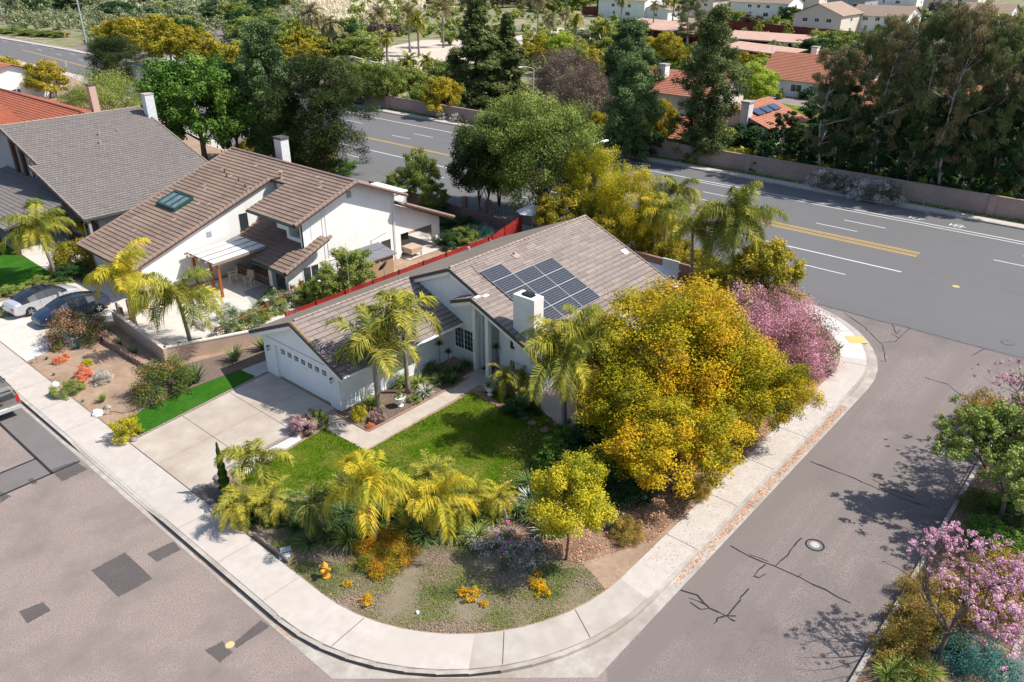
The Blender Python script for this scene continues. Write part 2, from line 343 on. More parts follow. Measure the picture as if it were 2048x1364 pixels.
LM = {
 'gold': leafmat('leaves_gold', [(.08, (.07, .10, .008)), (.36, (.265, .24, .012)), (.66, (.56, .405, .016)), (.95, (.53, .235, .016))], trans=.2, k=1.15),
 'yellow': leafmat('leaves_yellow', [(.05, (.10, .13, .012)), (.45, (.34, .32, .02)), (.95, (.58, .46, .03))], trans=.25, k=1.25),
 'green': leafmat('leaves_green', [(.05, (.022, .055, .010)), (.5, (.065, .13, .020)), (.95, (.16, .24, .045))]),
 'dark': leafmat('leaves_dark', [(.05, (.014, .036, .012)), (.5, (.03, .065, .02)), (.95, (.05, .085, .035))]),
 'pine': leafmat('needles_pine', [(.05, (.010, .020, .007)), (.6, (.028, .046, .013)), (.95, (.11, .125, .032))], trans=.05, k=1.2, spec=.08),
 'conifer': leafmat('needles_conifer', [(.05, (.02, .036, .012)), (.5, (.07, .09, .030)), (.95, (.17, .19, .065))], trans=.12),
 'bluegreen': leafmat('needles_bluegreen', [(.05, (.02, .042, .016)), (.5, (.065, .105, .036)), (.95, (.15, .20, .08))], trans=.12),
 'olive': leafmat('leaves_olive', [(.05, (.05, .075, .016)), (.5, (.13, .165, .035)), (.95, (.27, .29, .075))]),
 'oliveyel': leafmat('leaves_olive_yellow', [(.05, (.09, .095, .012)), (.5, (.20, .175, .018)), (.95, (.40, .30, .03))]),
 'lime': leafmat('leaves_lime', [(.05, (.12, .17, .02)), (.5, (.25, .32, .04)), (.95, (.38, .42, .08))], trans=.4),
 'brown': leafmat('leaves_brown', [(.05, (.055, .038, .03)), (.5, (.12, .085, .065)), (.95, (.20, .155, .12))]),
 'euc': leafmat('leaves_eucalyptus', [(.05, (.03, .05, .018)), (.45, (.075, .105, .036)), (.75, (.14, .15, .065)), (.95, (.22, .15, .075))], k=1.5),
 'euc_red': leafmat('leaves_eucalyptus_rusty', [(.05, (.04, .045, .022)), (.45, (.10, .10, .045)), (.8, (.17, .13, .065)), (.95, (.25, .17, .10))], k=1.85),
 'sage': leafmat('leaves_sage', [(.05, (.08, .10, .05)), (.5, (.16, .18, .09)), (.95, (.28, .29, .17))]),
 'pink': leafmat('blossom_pink', [(.05, (.06, .09, .02)), (.40, (.14, .13, .05)), (.48, (.50, .20, .25)), (.95, (.80, .46, .53))], k=1.1),
 'leafy': leafmat('leaves_spring', [(.05, (.08, .11, .02)), (.5, (.17, .22, .05)), (.95, (.34, .36, .12))]),
 'palepink': leafmat('leaves_pale_pink_flowered', [(.05, (.04, .07, .02)), (.42, (.13, .16, .04)), (.5, (.30, .16, .15)), (.62, (.62, .34, .40)), (.95, (.80, .62, .66))], k=1.0),
 'magenta': leafmat('blossom_magenta', [(.05, (.34, .14, .22)), (.5, (.58, .28, .40)), (.95, (.80, .54, .64))], trans=.2, k=1.0),
 'palm': leafmat('fronds_green', [(.05, (.03, .055, .010)), (.45, (.14, .155, .020)), (.95, (.44, .36, .035))], rough=.55, spec=.12, trans=.15, k=1.4),
 'palmyel': leafmat('fronds_yellow', [(.05, (.09, .12, .015)), (.45, (.27, .26, .02)), (.95, (.64, .42, .025))], rough=.55, spec=.12, trans=.15, k=1.35),
 'palmdark': leafmat('fronds_dark', [(.05, (.02, .038, .010)), (.45, (.06, .085, .015)), (.95, (.36, .29, .04))], rough=.55, spec=.1, trans=.12),
 'palmdry': leafmat('fronds_dry', [(.05, (.10, .09, .05)), (.5, (.20, .17, .09)), (.95, (.34, .27, .15))], rough=.6),
 'orange': leafmat('flowers_orange', [(.05, (.10, .14, .02)), (.42, (.26, .24, .03)), (.62, (.50, .27, .02)), (.95, (.52, .16, .02))], k=1.1),
 'coral': leafmat('foliage_coral', [(.05, (.36, .12, .05)), (.5, (.58, .17, .10)), (.95, (.66, .32, .14))]),
 'bottle': leafmat('bottlebrush', [(.05, (.04, .06, .02)), (.5, (.10, .11, .04)), (.68, (.22, .14, .06)), (.74, (.50, .20, .13)), (.95, (.55, .30, .22))], k=1.1),
 'whitefl': leafmat('leaves_white_flowered', [(.05, (.03, .055, .02)), (.6, (.10, .14, .05)), (.72, (.6, .55, .5)), (.95, (.75, .70, .66))]),
 'lilac': leafmat('leaves_lilac_flowered', [(.05, (.05, .055, .04)), (.45, (.13, .13, .07)), (.62, (.48, .42, .42)), (.95, (.75, .68, .70))]),
 'roses': leafmat('leaves_red_flowered', [(.05, (.03, .05, .015)), (.6, (.10, .13, .03)), (.86, (.16, .14, .04)), (.93, (.42, .04, .04))]),
 'yelflower': leafmat('flowers_yellow', [(.05, (.55, .30, .01)), (.5, (.68, .40, .01)), (.95, (.75, .48, .02))], k=1.05),
 'silverleaf': leafmat('foliage_silver', [(.05, (.18, .17, .14)), (.5, (.34, .32, .28)), (.95, (.50, .48, .42))]),
 'agave': leafmat('agave_leaves', [(.05, (.05, .10, .06)), (.5, (.12, .19, .11)), (.95, (.26, .32, .18))], rough=.45),
 'teal': leafmat('agave_teal', [(.05, (.02, .08, .07)), (.5, (.05, .15, .13)), (.95, (.11, .24, .20))], rough=.45),
 'strap': leafmat('strap_leaves', [(.05, (.06, .11, .02)), (.5, (.16, .22, .04)), (.95, (.36, .38, .10))], rough=.5),
 'strapdark': leafmat('strap_leaves_dark', [(.05, (.018, .04, .014)), (.5, (.05, .085, .03)), (.95, (.14, .19, .07))], rough=.5),
 'bronze': leafmat('leaves_bronze', [(.05, (.10, .085, .02)), (.5, (.22, .165, .035)), (.95, (.36, .24, .06))]),
 'gcover': leafmat('groundcover_leaves', [(.05, (.08, .12, .03)), (.45, (.22, .26, .06)), (.66, (.28, .23, .13)), (.95, (.38, .28, .22))], trans=.1, k=1.0),
 'litter': leafmat('dry_leaves', [(.05, (.16, .08, .05)), (.5, (.34, .17, .09)), (.95, (.50, .27, .15))], trans=0),
 'grass': leafmat('grass_blades', [(.05, (.05, .12, .008)), (.5, (.12, .20, .012)), (.95, (.27, .32, .04))], k=1, rough=.9, spec=.05),
 'dryg': leafmat('dry_grass_blades', [(.05, (.36, .29, .18)), (.5, (.52, .42, .29)), (.95, (.66, .55, .42))]),
}
# =============== ground, streets, kerbs, pavements ===============
def sheet(name, pts, z, m, kind='structure', label=None, th=None):
    mb = MB()
    if th: mb.prism([(p[0], p[1]) for p in pts], z - th, z)
    else: mb.face([(p[0], p[1], z) for p in (pts if poly_area(pts) > 0 else pts[::-1])])
    o = mb.build(name, m); tag(o, label, None, None, kind); return o
def poly_area(p): return sum(p[i][0] * p[(i + 1) % len(p)][1] - p[(i + 1) % len(p)][0] * p[i][1] for i in range(len(p)))
def rect(x0, x1, y0, y1): return [(x0, y0), (x1, y0), (x1, y1), (x0, y1)]
def arc(cx, cy, r, a0, a1, n=14): return [(cx + r * math.cos(R(a0 + (a1 - a0) * i / n)), cy + r * math.sin(R(a0 + (a1 - a0) * i / n))) for i in range(n + 1)]
LZ = 0.2      # level of the gardens
# terrain
sheet('ground', rect(-300, 1500, -500, 1500), -0.03, M['ground'])
nb = [(52.6, 17.5), (52.6, 95), (60, 130), (67.5, 172), (69, 225), (69, 600)]           # near kerb line of the main road
fb = [(81.0, -80), (81.0, 95), (83, 165), (84.5, 225), (84.5, 600)]
sheet('main_road', [(52.7, -80), (80.95, -80)] + [(x - .02, y) for x, y in fb[1:]] + [(x, y) for x, y in nb[::-1][:-1]] + [(52.7, 20)], 0.0, M['asphalt_main'])
sheet('front_street', [(-80, -80), (9.8, -80), (9.8, 5), (17, 10.4), (10.4, 17.4), (10.4, 260), (-80, 260)], -0.004, M['asphalt'])
sheet('side_street', [(9.8, -30), (52.7, -30), (52.7, 24), (44, 24), (44.6, 12), (17, 12), (9.8, 5)], -0.008, M['asphalt_side'])
# gutters
sheet('gutter', [(10.4, 260), (10.4, 17.2), (16.4, 10.38), (43, 10.35)] + arc(42.8, 20.5, 10.15, -90, -12, 10) + arc(42.8, 20.5, 9.6, -12, -90, 10) + [(20.5, 10.86)] + arc(20.55, 20.75, 9.9, -90, -180, 14) + [(10.66, 260)], 0.004, M['curb'])
# kerbs + sidewalk
kerb_out = [(10.62, 260), (10.62, 21)] + arc(20.55, 20.75, 9.93, -180, -90) + arc(42.8, 20.5, 9.65, -90, -10, 12) + [(52.6, 20.5), (52.6, 95), (60, 130), (67.5, 172), (69, 225), (69, 600)]
kerb_in = [(10.79, 260), (10.79, 21)] + arc(20.55, 20.75, 9.76, -180, -90) + arc(42.8, 20.5, 9.48, -90, -10, 12) + [(52.43, 20.5), (52.43, 95), (59.8, 130), (67.3, 172), (68.8, 225), (68.8, 600)]
def ribbon(name, A, B, z0, z1, m, holes=()):
    mb = MB(); n = min(len(A), len(B))
    for i in range(n - 1):
        mb.prism([A[i], A[i + 1], B[i + 1], B[i]], z0, z1)
    return tag(mb.build(name, m), kind='structure')
# kerb drops to a lip at the driveways: split the left stretch
kmb = MB()
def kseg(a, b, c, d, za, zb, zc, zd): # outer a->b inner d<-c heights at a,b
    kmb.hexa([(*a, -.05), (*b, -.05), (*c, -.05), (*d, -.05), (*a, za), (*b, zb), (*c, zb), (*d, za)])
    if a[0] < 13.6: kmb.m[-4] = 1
segs = [(260, .165), (61.5, .165), (60.5, .025), (52, .025), (50.8, .165), (39.2, .165), (37.6, .025), (30.9, .025), (29.3, .165), (21, .165)]
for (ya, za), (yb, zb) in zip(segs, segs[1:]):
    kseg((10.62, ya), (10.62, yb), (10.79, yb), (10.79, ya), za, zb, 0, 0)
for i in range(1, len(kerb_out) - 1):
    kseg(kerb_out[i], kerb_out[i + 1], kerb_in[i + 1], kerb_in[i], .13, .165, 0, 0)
tag(kmb.build('kerb', [M['curb'], mat('kerb_face_shade', (.13, .105, .09), .95, (.09, .075, .065), 3, 6)]), kind='structure')  # outer face turned from the sun: its shade painted in as darker brown
back = [(12.53, 260), (12.53, 21)] + arc(20.75, 20.6, 8.22, -180, -90) + arc(42.8, 20.5, 8.0, -90, -10, 12) + [(50.7, 20.5), (50.7, 95), (57.9, 130), (65.4, 172), (66.9, 225), (66.9, 600)]
sw = MB(); slab_rng = random.Random(12); slab_m = 0
for i in range(1, len(kerb_in) - 1):
    m = 1 if 17 <= i <= 24 and i > 19 else 0
    A0, A1, B0, B1 = [Vector(q) for q in (kerb_in[i], kerb_in[i + 1], back[i], back[i + 1])]; nn = max(1, int((A1 - A0).length / 3.2)) if A0.y < 90 else 1
    for k in range(nn):
        u, v = k / nn, (k + 1) / nn
        if nn > 1 or k == 0 and i % 3 == 0: slab_m = slab_rng.choice((0, 0, 2)) if not m else 1
        sw.prism([tuple(A0.lerp(A1, u)), tuple(A0.lerp(A1, v)), tuple(B0.lerp(B1, v)), tuple(B0.lerp(B1, u))], -.05, .168, 1 if m else slab_m)
for (ya, za), (yb, zb) in zip(segs, segs[1:]):
    a, b, c, d = (10.79, ya), (10.79, yb), (12.53, yb), (12.53, ya)
    sw.hexa([(*a, -.05), (*b, -.05), (*c, -.05), (*d, -.05), (*a, za + .002), (*b, zb + .002), (*c, .170), (*d, .170)], 0)
tag(sw.build('sidewalk', [M['concrete'], M['concrete_new'], M['concrete_b']]), kind='structure')
# sidewalk joints (dark saw cuts) with a fine spacing score
jm = MB(); Z = .174
def jline(a, b, w=.016, z=Z): 
    a = Vector((a[0], a[1], 0)); b = Vector((b[0], b[1], 0)); d = (b - a).normalized(); n = Vector((-d.y, d.x, 0)) * w / 2
    jm.face([(a - n).to_tuple()[:2] + (z,), (b - n).to_tuple()[:2] + (z,), (b + n).to_tuple()[:2] + (z,), (a + n).to_tuple()[:2] + (z,)])
for y in [x for x in np.arange(22.0, 29, 3.2)] + [40.0, 43.2, 46.4, 49.6, 62.5, 66, 70]: jline((10.8, y), (12.5, y), .014)
for x in [20.55 + 22.25 * k / 6 for k in range(1, 6)]: jline((x, 10.95), (x, 12.4), .022)
for a in (-165, -128, -108): jline((20.55 + 9.7 * math.cos(R(a)), 20.75 + 9.7 * math.sin(R(a))), (20.75 + 8.25 * math.cos(R(a + .5)), 20.6 + 8.25 * math.sin(R(a + .5))), .03)
for a in (-75, -45, -25): jline((42.8 + 9.45 * math.cos(R(a)), 20.5 + 9.45 * math.sin(R(a))), (42.8 + 8.05 * math.cos(R(a)), 20.5 + 8.05 * math.sin(R(a))), .02)
sjo = arc(20.55, 20.75, 9.74, -180, -90, 30)
for a, b in zip(sjo, sjo[1:]): jline(a, b, .012)
jline((10.805, 260), (10.805, 21), .012, .177)
tag(jm.build('sidewalk_joints', M['joint']), kind='structure')
ramp_mb = MB(); rc = at(1712, 680, .14); ramp_mb.box(rc.x - .55, rc.x + .55, rc.y - .5, rc.y + .5, .12, .181, rz=R(-50))
tag(ramp_mb.build('kerb_ramp_pad', mat('yellow_pad', (.70, .46, .14), .9, (.60, .42, .18), 4)), kind='structure')
# garden soil plates of the block (all at garden level)
blk = [(12.55, 260), (12.55, 21)] + arc(20.75, 20.6, 8.2, -180, -90) + arc(42.8, 20.5, 7.98, -90, -10, 12) + [(50.68, 20.5), (50.68, 95), (57.9, 130), (65.4, 172), (66.9, 225), (66.9, 260)]
sheet('garden_soil', blk, LZ - .05, M['dirt'], th=.3)
# corner groundcover bed, lawn, beds
gcp = [(12.6, 29.0), (12.6, 21)] + arc(20.75, 20.6, 8.15, -180, -96, 12) + [(20.2, 13.2), (20.6, 14.4), (19.9, 16.5), (19.0, 18.5), (16.5, 21.5), (15.0, 25.5), (13.6, 29.3)]
sheet('groundcover_bed', gcp, LZ - .046, M['gc'])
sheet('leaf_litter_ground', [(20.3, 14.2), (23.6, 12.6), (41.5, 12.6), (45.5, 14.5), (46.5, 20.0), (44, 23.5), (26, 22.5), (21.2, 19.5), (19.7, 17)], LZ - .042, M['litter_base'])
lawn_pts = [(20.0, 26.85), (27.4, 26.9), (28.6, 25.9), (28.9, 24.0), (28.3, 21.8), (26.6, 19.6), (23.5, 18.6), (20.5, 19.3), (17.8, 21.3), (16.0, 24.4), (14.6, 28.4), (14.3, 29.5), (19.75, 30.1)]
sheet('lawn', lawn_pts, LZ - .03, M['lawn'])
sheet('planting_bed', [(13.0, 30.0), (14.2, 29.4), (15.9, 24.4), (17.7, 21.2), (20.4, 19.2), (19.3, 18.2), (16.4, 21.3), (14.8, 25.4), (12.7, 28.5)], LZ - .036, M['mulch'])
drive = [(12.53, 30.6), (12.53, 36.4), (21.5, 38.0), (21.5, 30.6), (20.5, 31.2)]
sheet('driveway', [(12.54, 30.1), (14.4, 30.5), (20.3, 31.35), (21.4, 31.3), (21.4, 37.5), (12.54, 36.45)], LZ - .02, M['drive'], th=.2)
dj = MB()
def dline(mb, a, b, w, z):
    a = Vector((a[0], a[1])); b = Vector((b[0], b[1])); d = (b - a).normalized(); n = Vector((-d.y, d.x)) * w / 2
    mb.face([(*(a - n), z), (*(b - n), z), (*(b + n), z), (*(a + n), z)])
for a, b, w in (((15.6, 30.75), (15.6, 36.8), .03), ((18.6, 31.1), (18.6, 37.1), .03), ((12.56, 30.1), (12.56, 36.4), .03), ((12.7, 33.6), (21.3, 34.2), .012)): dline(dj, a, b, w, LZ - .014)
tag(dj.build('driveway_joints', M['joint']), kind='structure')
be = MB()
for k in range(34):   # brick edging of the drive
    t = k / 34; x = 14.3 + 6.0 * t
    be.box(x, x + .16, 31.06 + .18 * t - .42 + .02, 31.06 + .18 * t - .18, LZ - .02, LZ - .008)
for k in range(46):
    x = 12.7 + k * .18; y = 36.5 + (x - 12.5) * .118
    be.box(x, x + .15, y, y + .12, LZ - .02, LZ - .006)
tag(be.build('driveway_brick_edging', M['rock']), kind='structure')
sheet('gravel_strip', [(14.6, 29.6), (18.4, 30.1), (18.6, 30.7), (14.7, 30.6)], LZ - .012, M['gravel'])
sheet('front_path', [(19.9, 26.95), (28.6, 27.15), (28.9, 28.1), (21.1, 28.05), (21.0, 30.7), (20.2, 31.2), (19.8, 31.0)], LZ - .012, M['drive2'], th=.1)
sheet('house_bed', [(21.12, 28.15), (28.8, 28.2), (28.8, 31.0), (21.2, 31.0)], LZ - .02, M['mulch'])
sheet('porch_slab', rect(28.4, 31.6, 26.0, 28.5), LZ + .02, M['drive2'], th=.2)
sheet('side_patio', [(27.8, 20.4), (38, 20.2), (38, 23.9), (29.5, 23.9), (28.5, 22.5)], LZ - .025, M['drive'])
# artificial turf strip and its mulch bed
sheet('artificial_turf', [(13.2, 36.75), (20.6, 37.7), (20.4, 39.0), (16.8, 39.2), (14.6, 39.0), (13.6, 38.6)], LZ + .005, M['turf'], th=.08)
sheet('side_bed', [(16.5, 39.25), (24.5, 38.9), (24.8, 40.6), (18.6, 42.2), (16.9, 41.2)], LZ - .01, M['mulch'])
sheet('side_walk_slab', [(20.5, 37.6), (25, 37.7), (25, 38.8), (20.5, 39.0)], LZ - .005, M['concrete'])
sheet('desert_garden', [(12.6, 37.0), (13.4, 38.7), (14.6, 39.1), (16.4, 39.4), (18.0, 42.8), (17.6, 49.2), (16.8, 50.8), (12.6, 49.9)], LZ - .03, M['dirt'])
sheet('pebble_border', [(12.6, 49.7), (17.2, 51.0), (17.4, 52.8), (16.2, 52.2), (12.6, 50.8)], LZ - .022, M['gravel'])
sheet('neighbour_driveway', [(12.6, 50.6), (22.4, 52.6), (22.4, 62), (12.6, 60.3)], LZ - .026, M['patio'], th=.2)
sheet('neighbour_patio', [(18.2, 43.3), (27.8, 43.0), (29.8, 46), (29.8, 52.8), (22, 53.0), (19, 50.4)], LZ - .016, M['patio'], th=.1)
sheet('neighbour_gravel', [(25.5, 44.5), (29.8, 44.5), (29.8, 49.5), (27.2, 49.5)], LZ - .006, M['gravel_grey'])
sheet('neighbour_lawn', [(15.2, 61.8), (19.5, 63.0), (19.8, 75), (14.5, 78), (12.8, 70)], LZ - .02, M['turf'])
sheet('grey_house_forecourt', [(19.6, 64.5), (24.6, 65.5), (24.6, 80), (19.6, 80)], LZ - .02, M['patio'])
sheet('neighbour_backyard', [(40, 45.2), (50.5, 45.2), (50.5, 64), (45.5, 64), (45, 46.5)], LZ - .018, M['mulch'])
sheet('neighbour_back_patio', rect(39.5, 45.0, 45.2, 50), LZ - .01, M['patio'])
# planter median of the side street
pl = MB(); A = rect(14.5, 50.0, -.27, 3.77)
ck = MB()
for a, b, c, d in ((14.5, 50, 3.60, 3.77), (14.5, 50, -.27, -.10), (14.5, 14.67, -.10, 3.60), (49.83, 50, -.10, 3.60)): ck.box(a, b, c, d, -.05, .16)
tag(ck.build('planter_kerb', M['curb']), kind='structure')
sheet('planter_soil', rect(14.67, 49.83, -.10, 3.60), .11, M['litter_base'], th=.1)
# far side of the main road
sheet('far_sidewalk', [(81.2, -80), (82.5, -80), (82.5, 95), (84.5, 165), (86, 225), (86, 600), (84.7, 600), (84.7, 225), (83.2, 165), (81.2, 95)], .14, M['concrete'], th=.2)
ribbon('far_kerb', fb, [(x + .2, y) for x, y in fb], -.05, .13, M['curb'])
sheet('far_verge', [(82.5, -80), (83.3, -80), (83.3, 98), (86.5, 165), (86, 225), (84.5, 165), (82.5, 95)], .10, mat('verge', (.10, .14, .03), .95, (.24, .17, .11), 1.2, 6, bump=.5))
# road side junction at top left
sheet('side_road', [(84.4, 172), (84.4, 225), (150, 262), (160, 240), (95, 180)], .004, M['asphalt_side'])
sheet('junction_island', [(86, 178), (87.5, 170), (97, 180), (110, 190), (92, 187)], .13, M['concrete'], th=.15)
# far fields
sheet('dry_field', [(140, 196), (330, 300), (520, 620), (280, 900), (170, 330), (150, 250)], -.02, M['drygrass'])
sheet('horse_yard', [(112, 124), (128, 118), (162, 140), (175, 160), (160, 172), (120, 160)], -.016, M['sand'])
sheet('sand_track', [(175, 130), (190, 128), (220, 160), (216, 168), (180, 158), (160, 150)], -.012, M['sand'])
sheet('green_paddock', [(190, 128), (230, 122), (262, 150), (255, 172), (220, 160)], -.008, mat('paddock', (.12, .22, .035), .95, (.20, .24, .07), .2))
sheet('orange_house_lawn', [(108, 42), (126, 42), (130, 58), (110, 58)], .006, M['lawn'])
sheet('estate_road', [(96, -40), (104, -40), (106, 30), (150, 62), (146, 68), (98, 36)], -.004, M['asphalt'])

# ---- painted markings (main road) ----
pm = MB(); ym = MB()
def mark(mb, x0, y0, x1, y1, w=.12, z=.006): dline(mb, (x0, y0), (x1, y1), w, z)
def bend(y): return 0 if y < 95 else (y - 95) * .075
def longline(mb, x, y0, y1, w=.12, dash=None, per=14.6, ph=0):
    y = y0
    while y < y1:
        e = min(y + (dash if dash else 12), y1); mark(mb, x + bend(y), y, x + bend(e), e, w)
        y += per if dash else 12
longline(pm, 63.1, 14.8, 140, .15)
longline(pm, 59.7, 17.9, 140, .11, 3.7)
longline(ym, 67.45, 15.0, 230, .11); longline(ym, 67.75, 15.0, 230, .11)
longline(ym, 68.3, 15.0, 60, .11); longline(ym, 68.6, 15.0, 60, .11)
a = at(1714, 463); b = at(1630, 446); longline(pm, a.x, a.y % 14.6 - 14.6 * 2, 260, .11, 3.7)
a2 = at(1736, 446)
longline(pm, at(1786, 468).x if False else 73.4, a.y % 14.6 - 14.6 * 2 - 1.6, 260, .11, 3.7)
longline(pm, 77.3, -60, 260, .14); longline(pm, 76.6, -60, 40, .12)
longline(pm, 75.0, -60, 9, .12, 1.2, 2.4)
for (x, y) in ((78.4, 14.0), (78.4, 17.5)):     # bike lane symbols on the far side
    pm.box(x - .06, x + .06, y, y + 1.2, .005, .008); pm.box(x - .35, x + .35, y + 1.2, y + 1.3, .005, .008)
    for q in (-.3, .3):
        pts = [(x + q + .26 * math.cos(t), y + .6 + .3 * math.sin(t)) for t in np.linspace(0, 2 * math.pi, 11)]
        for u, v in zip(pts, pts[1:]): mark(pm, *u, *v, .06)
dline(pm, (88.5, 185), (84.5, 183), .3, .006)
tag(pm.build('white_road_markings', M['white_line']), kind='structure')
tag(ym.build('yellow_road_markings', M['yellow']), kind='structure')

# ---- asphalt patches and crack seal ----
pt = MB()
for P in (((182, 1141), (250, 1105), (306, 1157), (237, 1194)), ((294, 1107), (347, 1083), (362, 1099), (314, 1124)), ((38, 1223), (86, 1204), (101, 1221), (55, 1247)),
          ((410, 1300), (445, 1283), (465, 1305), (440, 1325)), ((462, 1290), (522, 1240), (540, 1253), (474, 1296)), ((0, 983), (22, 992), (0, 1007)), ((100, 940), (150, 922), (175, 938), (125, 963)), ((54, 960), (65, 955), (76, 965), (66, 969))):
    rr_ = random.Random(P[0][0]); Q_ = []
    for (a_, b_), (c_, d_) in zip(P, P[1:] + P[:1]):
        for k_ in range(14): u_ = k_ / 14; Q_.append(tuple(at(a_ + (c_ - a_) * u_ + rr_.uniform(-1, 1) * .9, b_ + (d_ - b_) * u_ + rr_.uniform(-1, 1) * .7, 0)))
    pt.face(Q_[::-1])
for f in range(len(pt.v)): pt.v[f] = (pt.v[f][0], pt.v[f][1], .001)
o = tag(pt.build('asphalt_patches', M['patch']), kind='structure')
p2 = MB(); 
p2.face([(-60, 36.75, 0), (9.0, 36.9, 0), (9.0, 38.75, 0), (-60, 38.75, 0)]); p2.face([(9.05, 37.0, 0.0), (10.35, 37.0, 0), (10.35, 80, 0), (9.05, 80, 0)])
tag(p2.build('asphalt_trench', M['patch2']), kind='structure')
cm = MB()
def seal(pts, w=.09, z=.005):
    w = w * .6
    rr = random.Random(len(pts) * 7 + int(pts[0][0])); W = [at(x, y) for x, y in pts]; Q = []
    for a, b in zip(W, W[1:]):
        n = max(2, int((b - a).length / .35)); d = (b - a).normalized(); nn = Vector((-d.y, d.x, 0))
        for i in range(n): Q.append(a.lerp(b, i / n) + nn * rr.uniform(-.04, .04))
    Q.append(W[-1])
    for i, (a, b) in enumerate(zip(Q, Q[1:])): dline(cm, a, b + (b - a) * .06, w * rr.uniform(.5, 1.4), z + (i % 2) * .0012)
seal([(1461, 1091), (1500, 1112), (1550, 1133), (1600, 1155), (1650, 1180), (1700, 1205)], .10)
seal([(1500, 1108), (1535, 1122)], .05); seal([(1551, 1133), (1575, 1110), (1603, 1076)], .08)
seal([(1530, 1128), (1508, 1153), (1516, 1155), (1530, 1148)], .08); seal([(1595, 1155), (1604, 1147)], .07)
seal([(1362, 1179), (1395, 1190), (1418, 1217), (1455, 1233), (1470, 1242)], .09)
seal([(1380, 1205), (1400, 1217), (1416, 1217)], .08); seal([(1378, 1195), (1416, 1212)], .05)
seal([(1455, 1232), (1478, 1205), (1480, 1195), (1497, 1178)], .09); seal([(1427, 1248), (1436, 1237), (1450, 1233), (1472, 1232)], .09)
seal([(1620, 922), (1680, 945), (1740, 970), (1800, 995), (1860, 1015)], .09); seal([(1745, 958), (1780, 978), (1828, 995)], .06)
seal([(1633, 607), (1690, 622), (1745, 638), (1820, 656), (1900, 678), (1990, 702), (2048, 716)], .07)
seal([(1850, 755), (1895, 768), (1915, 785), (1938, 800)], .06); seal([(1872, 855), (1905, 868), (1925, 880)], .06)
seal([(1688, 625), (1730, 655), (1765, 690), (1772, 722), (1760, 722)], .07)
seal([(1820, 656), (1800, 675), (1790, 683), (1763, 686)], .07); seal([(1785, 650), (1793, 668), (1800, 660)], .08); seal([(1782, 668), (1798, 676)], .06)
seal([(1968, 698), (1955, 705), (1943, 711)], .08)
for P in (((-6, 38.8), (9.0, 38.8)), ((-6, 36.7), (10.3, 36.95)), ((9.0, 36.9), (9.0, 50))): dline(cm, *P, .13, .004)
tag(cm.build('crack_seal', M['tar']), kind='structure')
# manholes: things
def manhole(px, py, label, m, r=.33, ring=None):
    t = thing('manhole_cover', label, 'manhole cover', tuple(at(px, py, 0)))
    mb = MB(); mb.lathe([(r, -.05), (r, .012), (r * .9, .014), (r * .9, .010), (.01, .010)], seg=24); mb.build('lid', m, t)
    mb = MB(); mb.lathe([(r * 1.22, -.05), (r * 1.22, .006), (r * 1.02, .008), (r * 1.02, -.02)], seg=24); mb.build('ring', ring or M['curb'], t)
    return t
manhole(1630, 1090, 'round manhole cover with a tar ring in the side street beside the tree shadows', M['steel'], .17, M['curb'])
mr = MB()
c = at(1630, 1090)
for a, b in zip(arc(c.x, c.y, .36, 0, 360, 20), arc(c.x, c.y, .36, 0, 360, 20)[1:]): dline(mr, a, b, .07, .007)
tag(mr.build('tar_ring', M['tar']), kind='structure')
manhole(460, 1290, 'yellow painted utility lid beside dark asphalt patches in the front street', mat('yellow_lid', (.66, .46, .16), .8), .14)
manhole(2015, 686, 'dark iron manhole cover on the main road at the right edge of the photo', M['asphalt_main'], .32, M['patch'])
manhole(1912, 573, 'yellow painted valve lid in the middle of the main road', mat('yellow_lid2', (.50, .42, .13), .8), .22)
# leaf litter and grass as stuff
def scatter_quads(name, n, sampler, size, m, tilt=.5, hgtf=None, kind='stuff', seed=1, zoff=.0, narrow=.5, label=None, up=False, tf=False):
    rng = np.random.default_rng(seed); P = sampler(n, rng); n = len(P)
    l = size * rng.uniform(.5, 1.4, n); ang = rng.uniform(0, 2 * math.pi, n)
    if up:
        d = np.stack([np.cos(ang) * .45, np.sin(ang) * .45, np.full(n, 1.)], 1); w = np.stack([-np.sin(ang), np.cos(ang), np.zeros(n)], 1)
    else:
        d = np.stack([np.cos(ang), np.sin(ang), rng.uniform(-tilt, tilt, n)], 1); w = np.stack([-np.sin(ang), np.cos(ang), rng.uniform(-tilt, tilt, n)], 1)
    d *= l[:, None]; w *= (l * narrow)[:, None] / 2
    v = np.stack([P, P + d * .5 + w, P + d, P + d * .5 - w], 1).reshape(-1, 3)
    tt = rng.random(n)
    if tf: x, y = P[:, 0], P[:, 1]; k_ = np.sin(x * 1.7 + 1.3 * np.sin(y * 1.1)) + np.sin(y * 1.9 + 1.5 * np.cos(x * .8)) + .7 * np.sin(x * 4.1 + y * 3.3); tt = np.clip(.5 - k_ * .2 + rng.normal(0, .16, n), 0, 1)
    o = leaf_mesh(name, v, tt, m); tag(o, label, None, None, kind); return o
def leaf_mesh(name, v, t, m, parent=None, vpf=4, link_it=True):
    n = len(v) // vpf; me = bpy.data.meshes.new(name)
    me.vertices.add(len(v)); me.vertices.foreach_set('co', np.ascontiguousarray(v, dtype=np.float32).ravel())
    me.loops.add(n * vpf); me.loops.foreach_set('vertex_index', np.arange(n * vpf, dtype=np.int32))
    me.polygons.add(n); me.polygons.foreach_set('loop_start', np.arange(0, n * vpf, vpf, dtype=np.int32))
    at_ = me.attributes.new('t', 'FLOAT', 'FACE'); at_.data.foreach_set('value', np.clip(t, 0, 1).astype(np.float32))
    me.materials.append(m); me.update(calc_edges=True)
    return link(name, me, parent) if link_it else me
